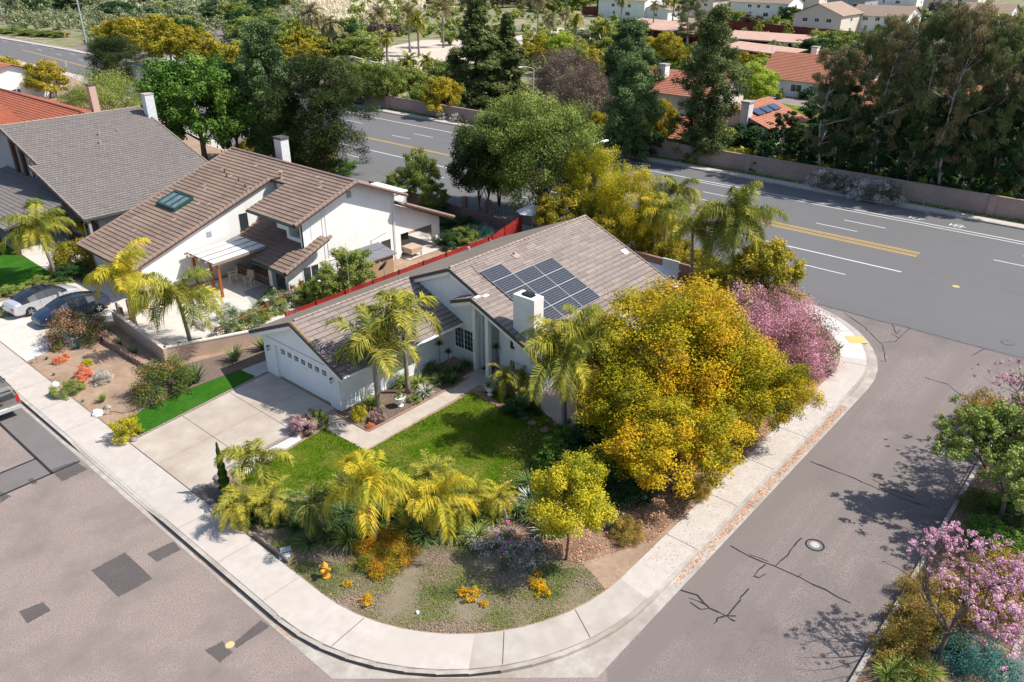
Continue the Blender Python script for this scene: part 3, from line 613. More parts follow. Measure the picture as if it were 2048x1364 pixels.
def in_poly(P, poly):
    x, y = P[:, 0], P[:, 1]; r = np.zeros(len(P), bool); n = len(poly)
    for i in range(n):
        (x1, y1), (x2, y2) = poly[i], poly[(i + 1) % n]
        c = ((y1 > y) != (y2 > y)) & (x < (x2 - x1) * (y - y1) / ((y2 - y1) or 1e-9) + x1); r ^= c
    return r
def poly_sampler(poly, z, clump=None):
    xs = [p[0] for p in poly]; ys = [p[1] for p in poly]
    def f(n, rng):
        P = np.stack([rng.uniform(min(xs), max(xs), n * 2), rng.uniform(min(ys), max(ys), n * 2)], 1)
        if clump is not None:
            k = np.sin(P[:, 0] * clump * 1.7 + np.sin(P[:, 1] * clump * 1.3) * 2) + np.sin(P[:, 1] * clump * 2.1 + np.cos(P[:, 0] * clump) * 2)
            P = P[k + rng.normal(0, .7, len(k)) > -.3]
        P = P[in_poly(P, poly)][:n]; return np.column_stack([P, np.full(len(P), z)])
    return f
scatter_quads('lawn_grass', 42000, poly_sampler(lawn_pts, LZ - .03), .07, LM['grass'], seed=3, up=True, narrow=.35, tf=True)
scatter_quads('groundcover_plants', 150000, poly_sampler(gcp, LZ - .03, .9), .05, LM['gcover'], tilt=.9, seed=4, narrow=.55, tf=True)
scatter_quads('fallen_leaves', 16000, poly_sampler([(20.3, 14.2), (23.6, 12.6), (41.5, 12.6), (45.5, 14.5), (44, 18), (26, 22.5), (21.2, 19.5)], LZ - .02), .09, LM['litter'], tilt=.5, seed=5, narrow=.6)
scatter_quads('gutter_leaves', 2600, lambda n, g: np.stack([22 + 18 * g.random(n) ** .8, 10.42 + .42 * g.random(n) ** .6 + 0.0 * g.random(n), np.full(n, .012)], 1), .07, LM['litter'], tilt=.2, seed=6, narrow=.6)
scatter_quads('sidewalk_leaves', 1300, poly_sampler(rect(22, 40, 10.95, 12.5), .178), .05, LM['litter'], tilt=.15, seed=7)
scatter_quads('gutter_leaf_piles', 260, lambda n, g: np.stack([10.50 + .1 * g.random(n), np.choose(g.integers(0, 3, n), [26.2, 23.9, 20.2]) + g.normal(0, .35, n), np.full(n, .012)], 1), .06, LM['litter'], tilt=.2, seed=8)
scatter_quads('planter_leaves', 6000, poly_sampler(rect(15, 45, 0, 3.5), .12), .08, LM['litter'], tilt=.5, seed=9)
scatter_quads('mulch_chips', 5000, poly_sampler(rect(21.2, 28.7, 28.2, 30.9), LZ - .01), .05, LM['brown'], tilt=.4, seed=10)
scatter_quads('gravel_bits', 3000, poly_sampler([(12.6, 37.0), (13.4, 38.7), (16.4, 39.4), (18.0, 42.8), (17.6, 49.2), (12.6, 49.9)], LZ - .02), .05, LM['litter'], tilt=.3, seed=21)
scatter_quads('bare_soil_litter', 2500, poly_sampler([(19.7, 14.2), (23.6, 12.6), (25, 13.5), (21, 17.5)], LZ - .03), .05, LM['litter'], tilt=.3, seed=22)
scatter_quads('field_grass', 60000, poly_sampler([(140, 196), (330, 300), (420, 520), (280, 800), (170, 330), (150, 250)], 0), .9, LM['dryg'], seed=11, up=True, narrow=.5)
# =============== houses ===============
def add_slope(mb, O, U, L, Sv, Wd, course=.37, lift=.035, barrel=0, m=0, seg=4, amp=.035, uo=0.0, vo=0.0):
    O, U, Sv = Vector(O), Vector(U).normalized(), Vector(Sv).normalized(); N = U.cross(Sv)
    if N.z < 0: N = -N
    k = max(1, round(Wd / course)); c = Wd / k
    us = [0, L] if not barrel else [i * barrel / seg for i in range(int(L / (barrel / seg)) + 1)] + [L]
    def P(u, s, h): return tuple(O + U * u + Sv * s + N * h)
    for i in range(k):
        s0, s1 = i * c, min((i + 1) * c + .02, Wd); n = len(mb.v)
        for u in us:
            w = amp * abs(math.sin(math.pi * u / barrel)) if barrel else 0
            mb.v += [P(u, s0, -.01), P(u, s0, lift + w), P(u, s1, w * .9)]
        for j in range(len(us) - 1):
            a = n + j * 3; b = a + 3; u0, u1 = us[j] + uo, us[j + 1] + uo
            mb.f.append((a, b, b + 1, a + 1)); mb.uv.append([(u0, s0 + vo)] * 4); mb.m.append(m)
            mb.f.append((a + 1, b + 1, b + 2, a + 2)); mb.uv.append([(u0, s0 + vo + .02), (u1, s0 + vo + .02), (u1, s1 + vo), (u0, s1 + vo)]); mb.m.append(m)
    mb.has_uv = True
def caps(mb, a, b, step=.36, r=.11, rad2=.085, seg=5, m=0):
    a, b = Vector(a), Vector(b); n = max(1, int((b - a).length / step)); d = (b - a) / n
    for i in range(n): mb.tube([a + d * i, a + d * (i + 1.04)], [r, rad2], seg, m)
def cap_parts(runs, m, parent, name='ridge_cap'):
    for r_ in runs:
        q = MB(); caps(q, *r_); q.build(name, m, parent)
def wall_panel(mb, axis, c, u0, u1, z0, z1, holes, th=.12, m=0):
    """wall in plane axis=c (thickness toward + for th>0) with rectangular holes"""
    us = sorted({u0, u1, *[h[0] for h in holes], *[h[1] for h in holes]}); zs = sorted({z0, z1, *[h[2] for h in holes], *[h[3] for h in holes]})
    for i in range(len(us) - 1):
        for j in range(len(zs) - 1):
            um, zm = (us[i] + us[i + 1]) / 2, (zs[j] + zs[j + 1]) / 2
            if any(h[0] < um < h[1] and h[2] < zm < h[3] for h in holes): continue
            if axis == 'x': mb.box(min(c, c + th), max(c, c + th), us[i], us[i + 1], zs[j], zs[j + 1], m)
            else: mb.box(us[i], us[i + 1], min(c, c + th), max(c, c + th), zs[j], zs[j + 1], m)
def window(parent, axis, c, u0, u1, z0, z1, out=-1, frame=None, nx=2, nz=1, fw=.05, name='window', sill=True, muntin=0, grid=None):
    """frame with pane as sub-part. out: direction of outside along axis"""
    f = MB(); e = .03 * out
    def bx(mb, a, b, p, q, d0, d1):
        lo, hi = sorted((c + d0 * out, c + d1 * out))
        if axis == 'x': mb.box(lo, hi, a, b, p, q)
        else: mb.box(a, b, lo, hi, p, q)
    bx(f, u0, u0 + fw, z0, z1, 0, .035); bx(f, u1 - fw, u1, z0, z1, 0, .035)
    bx(f, u0 + fw, u1 - fw, z0, z0 + fw, 0, .033); bx(f, u0 + fw, u1 - fw, z1 - fw, z1, 0, .033)
    for i in range(1, nx):
        u = u0 + (u1 - u0) * i / nx; bx(f, u - .03, u + .03, z0 + fw, z1 - fw, 0, .031)
    for i in range(1, nz):
        z = z0 + (z1 - z0) * i / nz; bx(f, u0 + fw, u1 - fw, z - .02, z + .02, 0, .029)
    if grid:
        for i in range(1, grid[0]):
            u = u0 + (u1 - u0) * i / grid[0]; bx(f, u - .006, u + .006, z0 + fw, z1 - fw, 0, .02)
        for i in range(1, grid[1]):
            z = z0 + (z1 - z0) * i / grid[1]; bx(f, u0 + fw, u1 - fw, z - .006, z + .006, 0, .018)
    fo = f.build(name, frame or M['trim'], parent)
    p = MB(); bx(p, u0 + fw * .8, u1 - fw * .8, z0 + fw * .8, z1 - fw * .8, -.02, .012); p.build('pane', M['glass'], fo)
    if sill:
        s = MB(); bx(s, u0 - .05, u1 + .05, z0 - .06, z0 - .003, 0, .08); s.build('sill', frame or M['trim'], fo)
    return fo
def vent_pipe(parent, p, r=.05, h=.3, m=None, flash=True, name='roof_vent', seg=8):
    mb = MB(); x, y, z = p
    mb.lathe([(r, -.1), (r, h)], p, seg); 
    o = mb.build(name, m or M['tile_pale'], parent)
    return o

# ---------- main white house ----------
H1 = thing('single_storey_house', 'white single-storey corner house with pinkish tiled gable roof, solar panels and attached garage', 'house', (0, 0, 0))
PI_ = .423; RY, RZ = 30.7, 5.97
def zr(y): return RZ - PI_ * abs(y - RY) if y < RY else RZ - PI_ * (y - RY)
GY = 34.15; GZ = RZ - PI_ * (GY - RY)            # garage ridge lies in the left slope
def zg(y): return GZ - PI_ * abs(y - GY)
w = MB()
t_ = .16
# garage wing
wall_panel(w, 'x', 21.45, 30.8, 37.7, LZ - .1, 2.35, [(31.65, 36.55, LZ - .1, 2.32)], .15)
w.extr([(30.8, 2.35), (37.7, 2.35), (37.7, zg(37.7) - t_), (GY, GZ - t_), (30.8, zg(30.8) - t_)], 'x', 21.45, 21.6)
w.box(21.6, 30.1, 30.8, 30.95, LZ - .1, zg(30.8) - t_ - .02)
w.box(21.6, 42.6, 37.55, 37.7, LZ - .1, zg(37.7) - t_ - .02)
w.box(22.3, 22.45, 31.0, 37.5, LZ, 2.6)
# main front gable (upper) and window bay wall
wall_panel(w, 'x', 30.0, 28.62, 30.78, LZ - .1, 2.8, [(29.05, 30.62, .95, 2.35)], .15)
w.extr([(28.62, 2.8), (37.5, 2.8), (37.5, zr(37.5) - t_), (RY, RZ - t_), (28.62, zr(28.62) - t_)], 'x', 30.0, 30.15)
# entry: door wall facing -y, window wall facing -x, chimney wall
wall_panel(w, 'y', 28.5, 30.15, 32.2, LZ - .1, 4.75, [(30.75, 31.65, LZ - .1, 2.25)], .12)
wall_panel(w, 'x', 30.3, 25.55, 27.3, LZ - .1, 3.2, [(25.7, 26.5, 2.0, 3.0), (25.7, 26.5, .6, 1.35)], .15); w.box(30.45, 32.2, 27.15, 27.3, LZ - .1, zr(27.3) - t_ - .02); w.box(32.1, 32.2, 27.3, 28.5, LZ - .1, 4.6)
w.extr([(25.55, 3.2), (27.3, 3.2), (27.3, zr(27.3) - t_), (25.55, zr(25.55) - t_)], 'x', 30.3, 30.45)
w.extr([(24.0, LZ - .1), (25.55, LZ - .1), (25.55, zr(25.55) - t_), (24.0, zr(24.0) - t_)], 'x', 29.62, 29.8)
w.box(29.8, 30.3, 25.4, 25.55, LZ - .1, zr(25.4) - t_ - .1)
w.box(29.8, 42.6, 24.0, 24.15, LZ - .1, zr(24) - t_ - .05)
w.extr([(24.0, LZ - .1), (37.6, LZ - .1), (37.6, zr(37.6) - t_), (RY, RZ - t_), (24.0, zr(24.0) - t_)], 'x', 42.45, 42.6)
w.build('wall', M['siding'], H1)
ft = MB()      # plinth foot line
ft.box(21.44, 30.0, 30.77, 30.80, LZ - .1, LZ + .12); ft.build('plinth', M['trim'], H1)
# roof slopes
cw = math.sqrt(1 + PI_ * PI_); rf = MB()
EY = 23.25; RX0, RX1 = 29.75, 43.05; GX0 = 21.1
add_slope(rf, (RX0, EY, zr(EY)), (1, 0, 0), RX1 - RX0, (0, 1, PI_), (RY - EY) * cw, .36, .042)
add_slope(rf, (29.1, EY, zr(EY)), (1, 0, 0), RX0 - 29.1, (0, 1, PI_), (28.35 - EY) * cw, .36, .042, uo=.3)
add_slope(rf, (29.1, 29.95, zr(28.35) - .36 * 1.6), (1, 0, 0), 1.0, (0, -1, .36), 1.6 * math.sqrt(1 + .36 ** 2), .36, .03)
add_slope(rf, (GX0, 29.9, zg(29.9)), (1, 0, 0), 30.05 - GX0, (0, 1, PI_), (GY - 29.9) * cw, .36, .042)
add_slope(rf, (GX0, 38.45, zg(38.45)), (1, 0, 0), RX0 - GX0, (0, -1, PI_), (38.45 - GY) * cw, .36, .042, m=1)
add_slope(rf, (RX0, 38.45, zg(38.45)), (1, 0, 0), RX1 - RX0, (0, -1, PI_), (38.45 - RY) * cw, .36, .042, m=1)
# underlay / soffits
def under(mb, x0, x1, ya, yb, zf, th=.10, m=2):
    mb.hexa([(x0, ya, zf(ya) - th), (x1, ya, zf(ya) - th), (x1, yb, zf(yb) - th), (x0, yb, zf(yb) - th), (x0, ya, zf(ya) - .012), (x1, ya, zf(ya) - .012), (x1, yb, zf(yb) - .012), (x0, yb, zf(yb) - .012)], m)
for a in ((RX0, RX1, EY, RY), (RX0, RX1, RY, 38.45), (29.12, RX0, EY, 28.35)): under(rf, *a, zr)
for a in ((GX0 + .02, 30.0, 29.9, GY), (GX0 + .02, RX0, GY, 38.45)): under(rf, *a, zg)
ze = lambda y: zr(28.35) - .36 * (y - 28.35)
under(rf, 29.12, 30.0, 28.35, 29.95, ze)
roof1 = rf.build('roof', [M['roof_main'], M['roof_weath'], M['trim']], H1)
fa = MB(); fa.box(29.08, 29.75, 28.33, 28.38, zr(28.35) - .1, zr(28.35) + .05)
def rake_part(nm, m_, *a): q = MB(); rake(q, *a); q.build(nm, m_, roof1)
def rake(mb, x, ya, yb, zf, w=.05, h=.2, up=.03, m=0): mb.beam((x, ya, zf(ya) - h / 2 + up), (x, yb, zf(yb) - h / 2 + up), w, h, m)
rake_part('rake_edge', M['fascia'], GX0 - .02, 29.88, GY, zg); rake_part('rake_edge', M['fascia'], GX0 - .02, GY, 38.47, zg)
rake_part('rake_edge', M['fascia'], RX0 - .02, 28.3, RY, zr); rake_part('rake_edge', M['fascia'], RX0 - .02, RY, 34.3, zr)
rake_part('rake_edge', M['fascia'], 29.08, EY, 28.35, zr); rake_part('rake_edge', M['fascia'], 29.08, 28.35, 29.97, ze)
rake_part('rake_edge', M['fascia'], RX1 + .02, EY, RY, zr); rake_part('rake_edge', M['fascia'], RX1 + .02, RY, 38.45, zr)
fa.build('rake_edge', M['fascia'], roof1)
fb_ = MB()
rake_part('fascia_board', M['trim'], GX0 + .04, 29.95, GY, zg, .05, .22, -.16); rake_part('fascia_board', M['trim'], GX0 + .04, GY, 38.4, zg, .05, .22, -.16)
rake_part('fascia_board', M['trim'], RX0 + .05, 28.4, RY, zr, .05, .24, -.16); rake_part('fascia_board', M['trim'], RX0 + .05, RY, 34.3, zr, .05, .24, -.16)
rake_part('fascia_board', M['trim'], 29.14, EY + .05, 28.3, zr, .05, .24, -.16); rake_part('fascia_board', M['trim'], 29.14, 28.4, 29.9, ze, .05, .24, -.16)
fb_.box(GX0, 30.0, 29.86, 29.90, zg(29.9) - .15, zg(29.9) + .0)
fb_.box(29.1, RX1, EY - .04, EY, zr(EY) - .17, zr(EY) + .0)
fb_.build('fascia_board', M['trim'], roof1)
gt = MB(); gt.tube([(GX0 + .05, 29.80, zg(29.9) - .03), (29.9, 29.80, zg(29.9) - .06)], .055, 6); gt.tube([(29.2, EY - .1, zr(EY) - .03), (RX1, EY - .1, zr(EY) - .05)], .055, 6)
gt.tube([(21.35, 29.8, zg(29.9) - .06), (21.40, 30.72, zg(29.9) - .35), (21.40, 30.72, .25)], .035, 6); gt.build('gutter', M['trim'], H1)
cap_parts([((GX0 + .3, GY, GZ + .03), (29.7, GY, GZ + .03), .38, .10, .075), ((RX0 + .1, RY, RZ + .03), (RX1, RY, RZ + .03), .38, .10, .075), ((RX1 - .04, EY, zr(EY) + .03), (RX1 - .04, RY, RZ + .03), .38, .07, .06)], M['roof_cap_main'], roof1)
mo = MB()
mo.beam((GX0 + .1, GY - .05, GZ + .045), (GX0 + .1, GY - 1.9, zg(GY - 1.9) + .045), .14, .02); mo.beam((RX0 + .08, RY + .2, RZ - .04), (RX0 + .08, RY - .5, RZ - .17), .16, .02)
mo.build('lichen_patch', M['moss'], roof1)
wp = MB()
for P in ((30.05, 28.1, .0), (29.5, 28.25, .0)): wp.box(P[0] - .22, P[0] + .22, P[1] - .1, P[1] + .1, zr(P[1]) + .0, zr(P[1]) + .06)
wp.build('white_tile_patch', M['trim'], roof1)
# garage door
gd = MB(); gd.box(21.6, 21.64, 31.65, 36.55, LZ - .02, 2.32); gdo = gd.build('garage_door', M['doorwhite'], H1)
for k in range(7):
    y0 = 32.02 + k * .635; fr = MB(); pn = MB()
    z0, z1 = 1.80, 2.10; x = 21.597
    pn.box(x - .004, x + .001, y0, y0 + .36, z0, z1)
    for a, b in (((y0, z0), (y0 + .36, z1)), ((y0, z1), (y0 + .36, z0)), ((y0 + .18, z0), (y0 + .18, z1)), ((y0, (z0 + z1) / 2), (y0 + .36, (z0 + z1) / 2))):
        fr.beam((x - .012, *a), (x - .012, *b), .01, .022, up=(1, 0, 0))
    f = pn.build('garage_window', M['black'], gdo); fr.build('lattice', M['trim'], f)
gj = MB(); gj.box(21.43, 21.46, 31.5, 36.7, 2.32, 2.42); gj.box(21.43, 21.46, 31.5, 31.65, LZ, 2.32); gj.box(21.43, 21.46, 36.55, 36.7, LZ, 2.32)
gj.build('garage_door_frame', M['trim'], H1)
gl = MB(); gl.box(21.42, 21.43, 31.2, 37.2, 2.62, 2.645); gl.build('trim_line', M['greywall'], H1)
def lantern(parent, x, y, z, out=(-1, 0)):
    o, q = out; mb = MB()
    mb.beam((x, y, z + .12), (x + o * .12, y + q * .12, z + .16), .03, .03); mb.lathe([(.02, .16), (.09, .10), (.075, .09)], (x + o * .13, y + q * .13, z), 6)
    for a in range(4):
        c, s = math.cos(a * math.pi / 2 + .78) * .065, math.sin(a * math.pi / 2 + .78) * .065
        mb.beam((x + o * .13 + c, y + q * .13 + s, z - .12), (x + o * .13 + c, y + q * .13 + s, z + .1), .012, .012)
    mb.lathe([(.05, -.16), (.07, -.12)], (x + o * .13, y + q * .13, z), 6)
    L = mb.build('wall_lantern', M['black'], parent); g = MB(); g.lathe([(.05, -.12), (.06, .09)], (x + o * .13, y + q * .13, z), 6); g.build('lantern_glass', M['trim'], L)
lantern(H1, 21.44, 31.25, 1.95); lantern(H1, 21.44, 37.1, 1.95)
# posts, windows, door
pb = MB(); pb.box(29.55, 29.8, 28.5, 28.72, LZ - .05, zr(28.7) - .3); pb.build('post', M['trim'], H1)
pb = MB(); pb.box(29.3, 29.55, 27.25, 27.5, LZ - .05, zr(27.4) - .2); pb.build('post', M['trim'], H1)
window(H1, 'x', 30.0, 29.05, 30.62, .95, 2.35, -1, nx=2, grid=(6, 4))
window(H1, 'x', 30.3, 25.7, 26.5, 2.0, 3.0, -1, nx=2, grid=None); window(H1, 'x', 30.3, 25.7, 26.5, .6, 1.35, -1, nx=1, grid=(4, 4))
window(H1, 'y', 24.0, 34.5, 36.2, 1.0, 2.1, -1, nx=2)
dm = MB(); dm.box(30.75, 31.65, 28.53, 28.57, LZ, 2.25); 
dmo = dm.build('front_door', M['trim'], H1)
hd = MB(); hd.tube([(30.85, 28.5, 1.15), (30.85, 28.45, 1.2), (30.85, 28.45, 1.3), (30.85, 28.5, 1.35)], .015, 6); hd.build('door_handle', M['black'], dmo)
wr = MB(); cc = (31.05, 28.44, 1.85)
for k in range(10):
    a = k * math.pi / 5; wr.tube([(cc[0] + .13 * math.cos(a), cc[1], cc[2] + .16 * math.sin(a)), (cc[0] + .15 * math.cos(a + .5), cc[1] - .03, cc[2] + .18 * math.sin(a + .5))], [.05, .03], 5)
lantern(H1, 30.45, 28.49, 2.1, (0, -1))
# chimney
ch = MB(); x0, x1, y0, y1 = 29.6, 30.38, 24.18, 25.62; T = 5.85
ch.box(x0 - .015, x1, y0 - .012, y1 + .012, 2.7, T - .25)
for a in ((x0 - .02, x0 + .14, y0 - .015, y1 + .015), (x1 - .12, x1 + .01, y0 - .015, y1 + .015), (x0 + .14, x1 - .12, y0 - .015, y0 + .35), (x0 + .14, x1 - .12, y1 - .2, y1 + .015)): ch.box(*a, T - .26, T)
cho = ch.build('chimney', M['stucco'], H1)
cp = MB(); cp.box(x0 + .20, x1 - .16, y0 + .45, y1 - .40, T - .16, T + .10); cp.build('chimney_cap', M['black'], cho)
# vents
vent_pipe(H1, (34.6, 29.9, zr(29.9)), .07, .22, M['tile_pale']); fl = MB()
fl.hexa([(34.4, 29.6, zr(29.6) + .03), (34.9, 29.6, zr(29.6) + .03), (34.9, 30.05, zr(30.05) + .03), (34.4, 30.05, zr(30.05) + .03), (34.4, 29.6, zr(29.6) + .07), (34.9, 29.6, zr(29.6) + .07), (34.9, 30.05, zr(30.05) + .07), (34.4, 30.05, zr(30.05) + .07)])
fl.build('vent_flashing', M['tile_pale'], H1)
vent_pipe(H1, (38.1, 37.2, zr(37.2)), .10, .32, M['steel']); vent_pipe(H1, (39.6, 36.4, zr(36.4)), .04, .3, M['steel'])
fl = MB(); y = 27.0; fl.hexa([(42.2, y - .25, zr(y - .25) + .03), (42.7, y - .25, zr(y - .25) + .03), (42.7, y + .15, zr(y + .15) + .03), (42.2, y + .15, zr(y + .15) + .03), (42.2, y - .25, zr(y - .25) + .06), (42.7, y - .25, zr(y - .25) + .06), (42.7, y + .15, zr(y + .15) + .06), (42.2, y + .15, zr(y + .15) + .06)])
fl.build('skylight', M['white_sign'], H1)
# conduit on the roof
cd_ = MB(); cd_.tube([(31.2, 30.3, zr(30.3) + .06), (31.0, 29.2, zr(29.2) + .06), (31.4, 28.7, zr(28.7) + .06)], .018, 5); cd_.build('conduit', M['rock_pink'], H1)
cl = MB(); cl.tube([(27.95, 37.8, zr(37.8)), (27.95, 37.8, zr(37.8) + 3.4)], .012, 5); cl.build('aerial', M['steel'], H1)
# solar panels: own things fixed to the roof
def solar_panel(x0, y1, label):
    t = thing('solar_panel', label, 'solar panel', (x0, y1, zr(y1) + .12), 0, 'dark solar panels on the white house roof')
    Lx, Ls = 1.82, 1.04; t.rotation_euler = (math.atan(PI_), 0, 0)
    f = MB(); 
    for a in ((0, Lx, -Ls, -Ls + .014), (0, Lx, -.014, 0), (0, .014, -Ls + .014, -.014), (Lx - .014, Lx, -Ls + .014, -.014)): f.box(*a, -.03, .012)
    f.build('frame', M['steel'], t)
    p = MB(); p.face([(.018, -Ls + .018, .004), (Lx - .018, -Ls + .018, .004), (Lx - .018, -.018, .004), (.018, -.018, .004)], [(.018, 0.0), (Lx - .05, 0), (Lx - .05, .99), (.018, .99)])
    p.face([(.018, -.018, -.03), (Lx - .018, -.018, -.03), (Lx - .018, -Ls + .018, -.03), (.018, -Ls + .018, -.03)]); p.build('cells', M['solar'], t)
ordn = ['first', 'second', 'third', 'fourth']; cn = ['left', 'middle', 'right']
solar_panel(31.22, 29.6, 'dark solar panel alone above the rest of the array, highest and nearest the roof front')
for r_ in range(4):
    for c_ in range(3):
        lab = 'dark solar panel in the %s column of three, %s row down from the ridge' % (cn[c_], ['top full', 'second full', 'third full', 'bottom'][r_])
        solar_panel(31.22 + c_ * 1.84, 29.6 - (r_ + 1) * .965, lab)
# house number
cu = bpy.data.curves.new('digits', 'FONT'); cu.size = .2; cu.extrude = .004; cu.align_x = 'CENTER'; cu.body = '2\n4\n4\n1'; cu.space_line = 1.05
to = bpy.data.objects.new('tmp', cu); COL.objects.link(to)
bpy.context.view_layer.update()
me = bpy.data.meshes.new_from_object(to.evaluated_get(bpy.context.evaluated_depsgraph_get())); bpy.data.objects.remove(to)
me.materials.append(M['num']); hn = link('house_number', me, H1); hn.rotation_euler = (R(90), 0, R(-90)); hn.location = (29.54, 28.61, 2.05)

# ---------- neighbour house with brown tiles ----------
H2 = thing('two_storey_house', 'white stucco two-storey house with long brown barrel-tiled roof and skylight', 'house', (0, 0, 0))
XR, ZR = 35.1, 7.35; FS, BS = .35, .415
zf = lambda x: ZR - FS * (XR - x) if x < XR else ZR - BS * (x - XR)
zlow = lambda x: 2.3 + .41 * (x - 28.2)
YG, YE = 46.2, 62.0
w = MB()
w.extr([(30.6, 2.9), (30.6, zf(30.6) - .15), (XR, ZR - .15), (39.2, zf(39.2) - .15), (39.2, LZ - .1), (32.2, LZ - .1), (32.2, 2.9)], 'y', YG, YG + .2)      # tall gable wall
w.extr([(28.9, 1.95), (28.9, zlow(28.9) - .1), (32.2, zlow(32.2) - .1), (32.2, 1.95)], 'y', YG - .01, YG + .15)
w.box(29.0, 29.9, YG - .01, YG + .15, 1.1, 1.95); w.box(28.9, 29.25, YG - .05, YG + .3, LZ - .1, 2.3)
wall_panel(w, 'y', YG - .008, 29.25, 32.2, LZ - .1, 1.95, [(30.2, 31.6, .6, 1.95)], .15)
# upper floor wall facing the street, window recess
wall_panel(w, 'x', 31.9, 46.4, 51.2, 2.9, 5.7, [(46.65, 48.3, 4.0, 5.0)], .15)
w.box(30.6, 31.0, 46.22, 46.55, 3.1, 5.05); w.box(30.9, 31.9, 48.35, 48.7, 3.2, 5.3); w.box(30.9, 31.9, 46.56, 48.35, 3.3, 3.75)
w.box(31.0, 31.95, 48.7, 50.0, 4.0, 5.2)
wall_panel(w, 'x', 33.4, 51.2, 53.2, 2.9, 6.3, [(51.3, 53.0, 5.2, 6.0)], .15)
# garage wing wall facing the sun side
w.extr([(22.0, LZ - .1), (22.0, zf(22.0) - .15), (33.5, zf(33.5) - .15), (33.5, LZ - .1)], 'y', 53.45, 53.6)
wall_panel(w, 'x', 22.0, 53.6, YE - .5, LZ - .1, zf(22.0) - .15, [(54.6, 60.6, LZ - .1, 2.25)], .15)
w.box(22.0, 39, YE - .6, YE - .45, LZ - .1, 2.5); w.extr([(22.0, 2.5), (22.0, zf(22) - .15), (XR, ZR - .15), (39.2, zf(39.2) - .15), (39.2, 2.5)], 'y', YE - .61, YE - .46)
w.box(39.0, 39.2, YG + .2, YE - .6, LZ - .1, zf(39.2) - .15)
# back extension (single storey) with open patio corner
w.extr([(39.2, 2.1), (39.2, 4.6), (43.9, 2.55), (43.9, 2.1)], 'y', YG - .004, YG + .2)
w.box(43.4, 43.9, YG, YG + .45, LZ - .1, 2.1); w.box(39.2, 39.6, YG, YG + .2, LZ - .1, 2.1)
w.box(41.2, 41.5, YG + 1.8, YG + 2.1, LZ - .1, 2.4); w.box(39.2, 42, 52, 52.2, LZ - .1, 2.6)
w.build('wall', M['stucco'], H2)
# first floor porch walls
w = MB(); w.box(28.9, 29.4, 48.2, 48.6, LZ - .1, 2.2); w.build('post', M['stucco'], H2)
w = MB(); w.box(30.3, 30.55, 49.6, 49.9, LZ - .1, 2.5); w.build('post', M['stucco'], H2)
w = MB(); w.box(33.0, 33.2, 46.6, 53.4, LZ - .1, 2.9); w.box(30.6, 33.0, 50.2, 50.3, LZ - .1, 2.6); w.build('porch_wall', M['wood_pale'], H2)
# roofs
rb = MB(); cf, cb = math.sqrt(1 + FS * FS), math.sqrt(1 + BS * BS)
add_slope(rb, (21.2, 53.2, zf(21.2)), (0, 1, 0), YE - 53.2, (1, 0, FS), (XR - 21.2) * cf, .38, .055, .3, amp=.05)
add_slope(rb, (33.0, 51.3, zf(33.0)), (0, 1, 0), 1.9, (1, 0, FS), (XR - 33.0) * cf, .38, .055, .3, amp=.05)
add_slope(rb, (29.5, 45.35, zf(29.5)), (0, 1, 0), 51.3 - 45.35, (1, 0, FS), (XR - 29.5) * cf, .38, .055, .3, amp=.05)
add_slope(rb, (39.9, 45.35, zf(39.9)), (0, 1, 0), YE - 45.35, (-1, 0, BS), (39.9 - XR) * cb, .38, .055, .3, amp=.05)
add_slope(rb, (44.7, 45.3, 2.45), (0, 1, 0), 5.5, (-1, 0, .43), 5.6 * 1.088, .38, .055, .3, amp=.05)
rbo = None
def underx(mb, y0, y1, xa, xb, f, th=.14, m=1):
    mb.hexa([(xa, y0, f(xa) - th), (xb, y0, f(xb) - th), (xb, y1, f(xb) - th), (xa, y1, f(xa) - th), (xa, y0, f(xa) - .015), (xb, y0, f(xb) - .015), (xb, y1, f(xb) - .015), (xa, y1, f(xa) - .015)], m)
underx(rb, 53.2, YE, 21.2, XR, zf); underx(rb, 45.35, 51.3, 29.5, XR, zf); underx(rb, 45.35, YE, XR, 39.9, zf); underx(rb, 51.3, 53.2, 33, XR, zf)
zb2 = lambda x: 2.45 + .43 * (44.7 - x); underx(rb, 45.3, 50.8, 39.2, 44.7, zb2)
roof2 = rb.build('roof', [M['roof_brown'], M['brown_trim']], H2)
lr = MB()
add_slope(lr, (28.2, 45.2, zlow(28.2)), (0, 1, 0), 4.3, (1, 0, .41), 3.9 * 1.081, .38, .055, .3, amp=.05)
add_slope(lr, (29.6, 49.5, zlow(29.6)), (0, 1, 0), 3.95, (1, 0, .41), 3.6 * 1.081, .38, .055, .3, amp=.05)
underx(lr, 45.2, 49.5, 28.2, 32.1, zlow); underx(lr, 49.5, 53.45, 29.6, 33.3, zlow)
lr.build('porch_roof', [M['roof_brown'], M['brown_trim']], H2)
cap_parts([((XR, 45.3, ZR + .05), (XR, YE, ZR + .05), .36, .13, .10), ((29.5, 45.42, zf(29.5) + .06), (XR, 45.42, ZR + .06), .36, .16, .125, 7), ((21.2, 53.3, zf(21.2) + .06), (33.0, 53.3, zf(33) + .06), .36, .16, .125, 7), ((28.2, 45.25, zlow(28.2) + .06), (32.3, 45.25, zlow(32.3) + .06), .36, .16, .125, 7), ((39.9, 45.42, zf(39.9) + .04), (XR, 45.42, ZR + .04), .36, .10, .08), ((44.8, 45.35, 2.5), (39.6, 45.35, 4.75), .36, .14, .11, 7), ((21.2, YE - .1, zf(21.2) + .04), (XR, YE - .1, ZR + .04), .36, .09, .08)], M['roof_cap'], roof2)
pt_ = MB(); rr = random.Random(5)
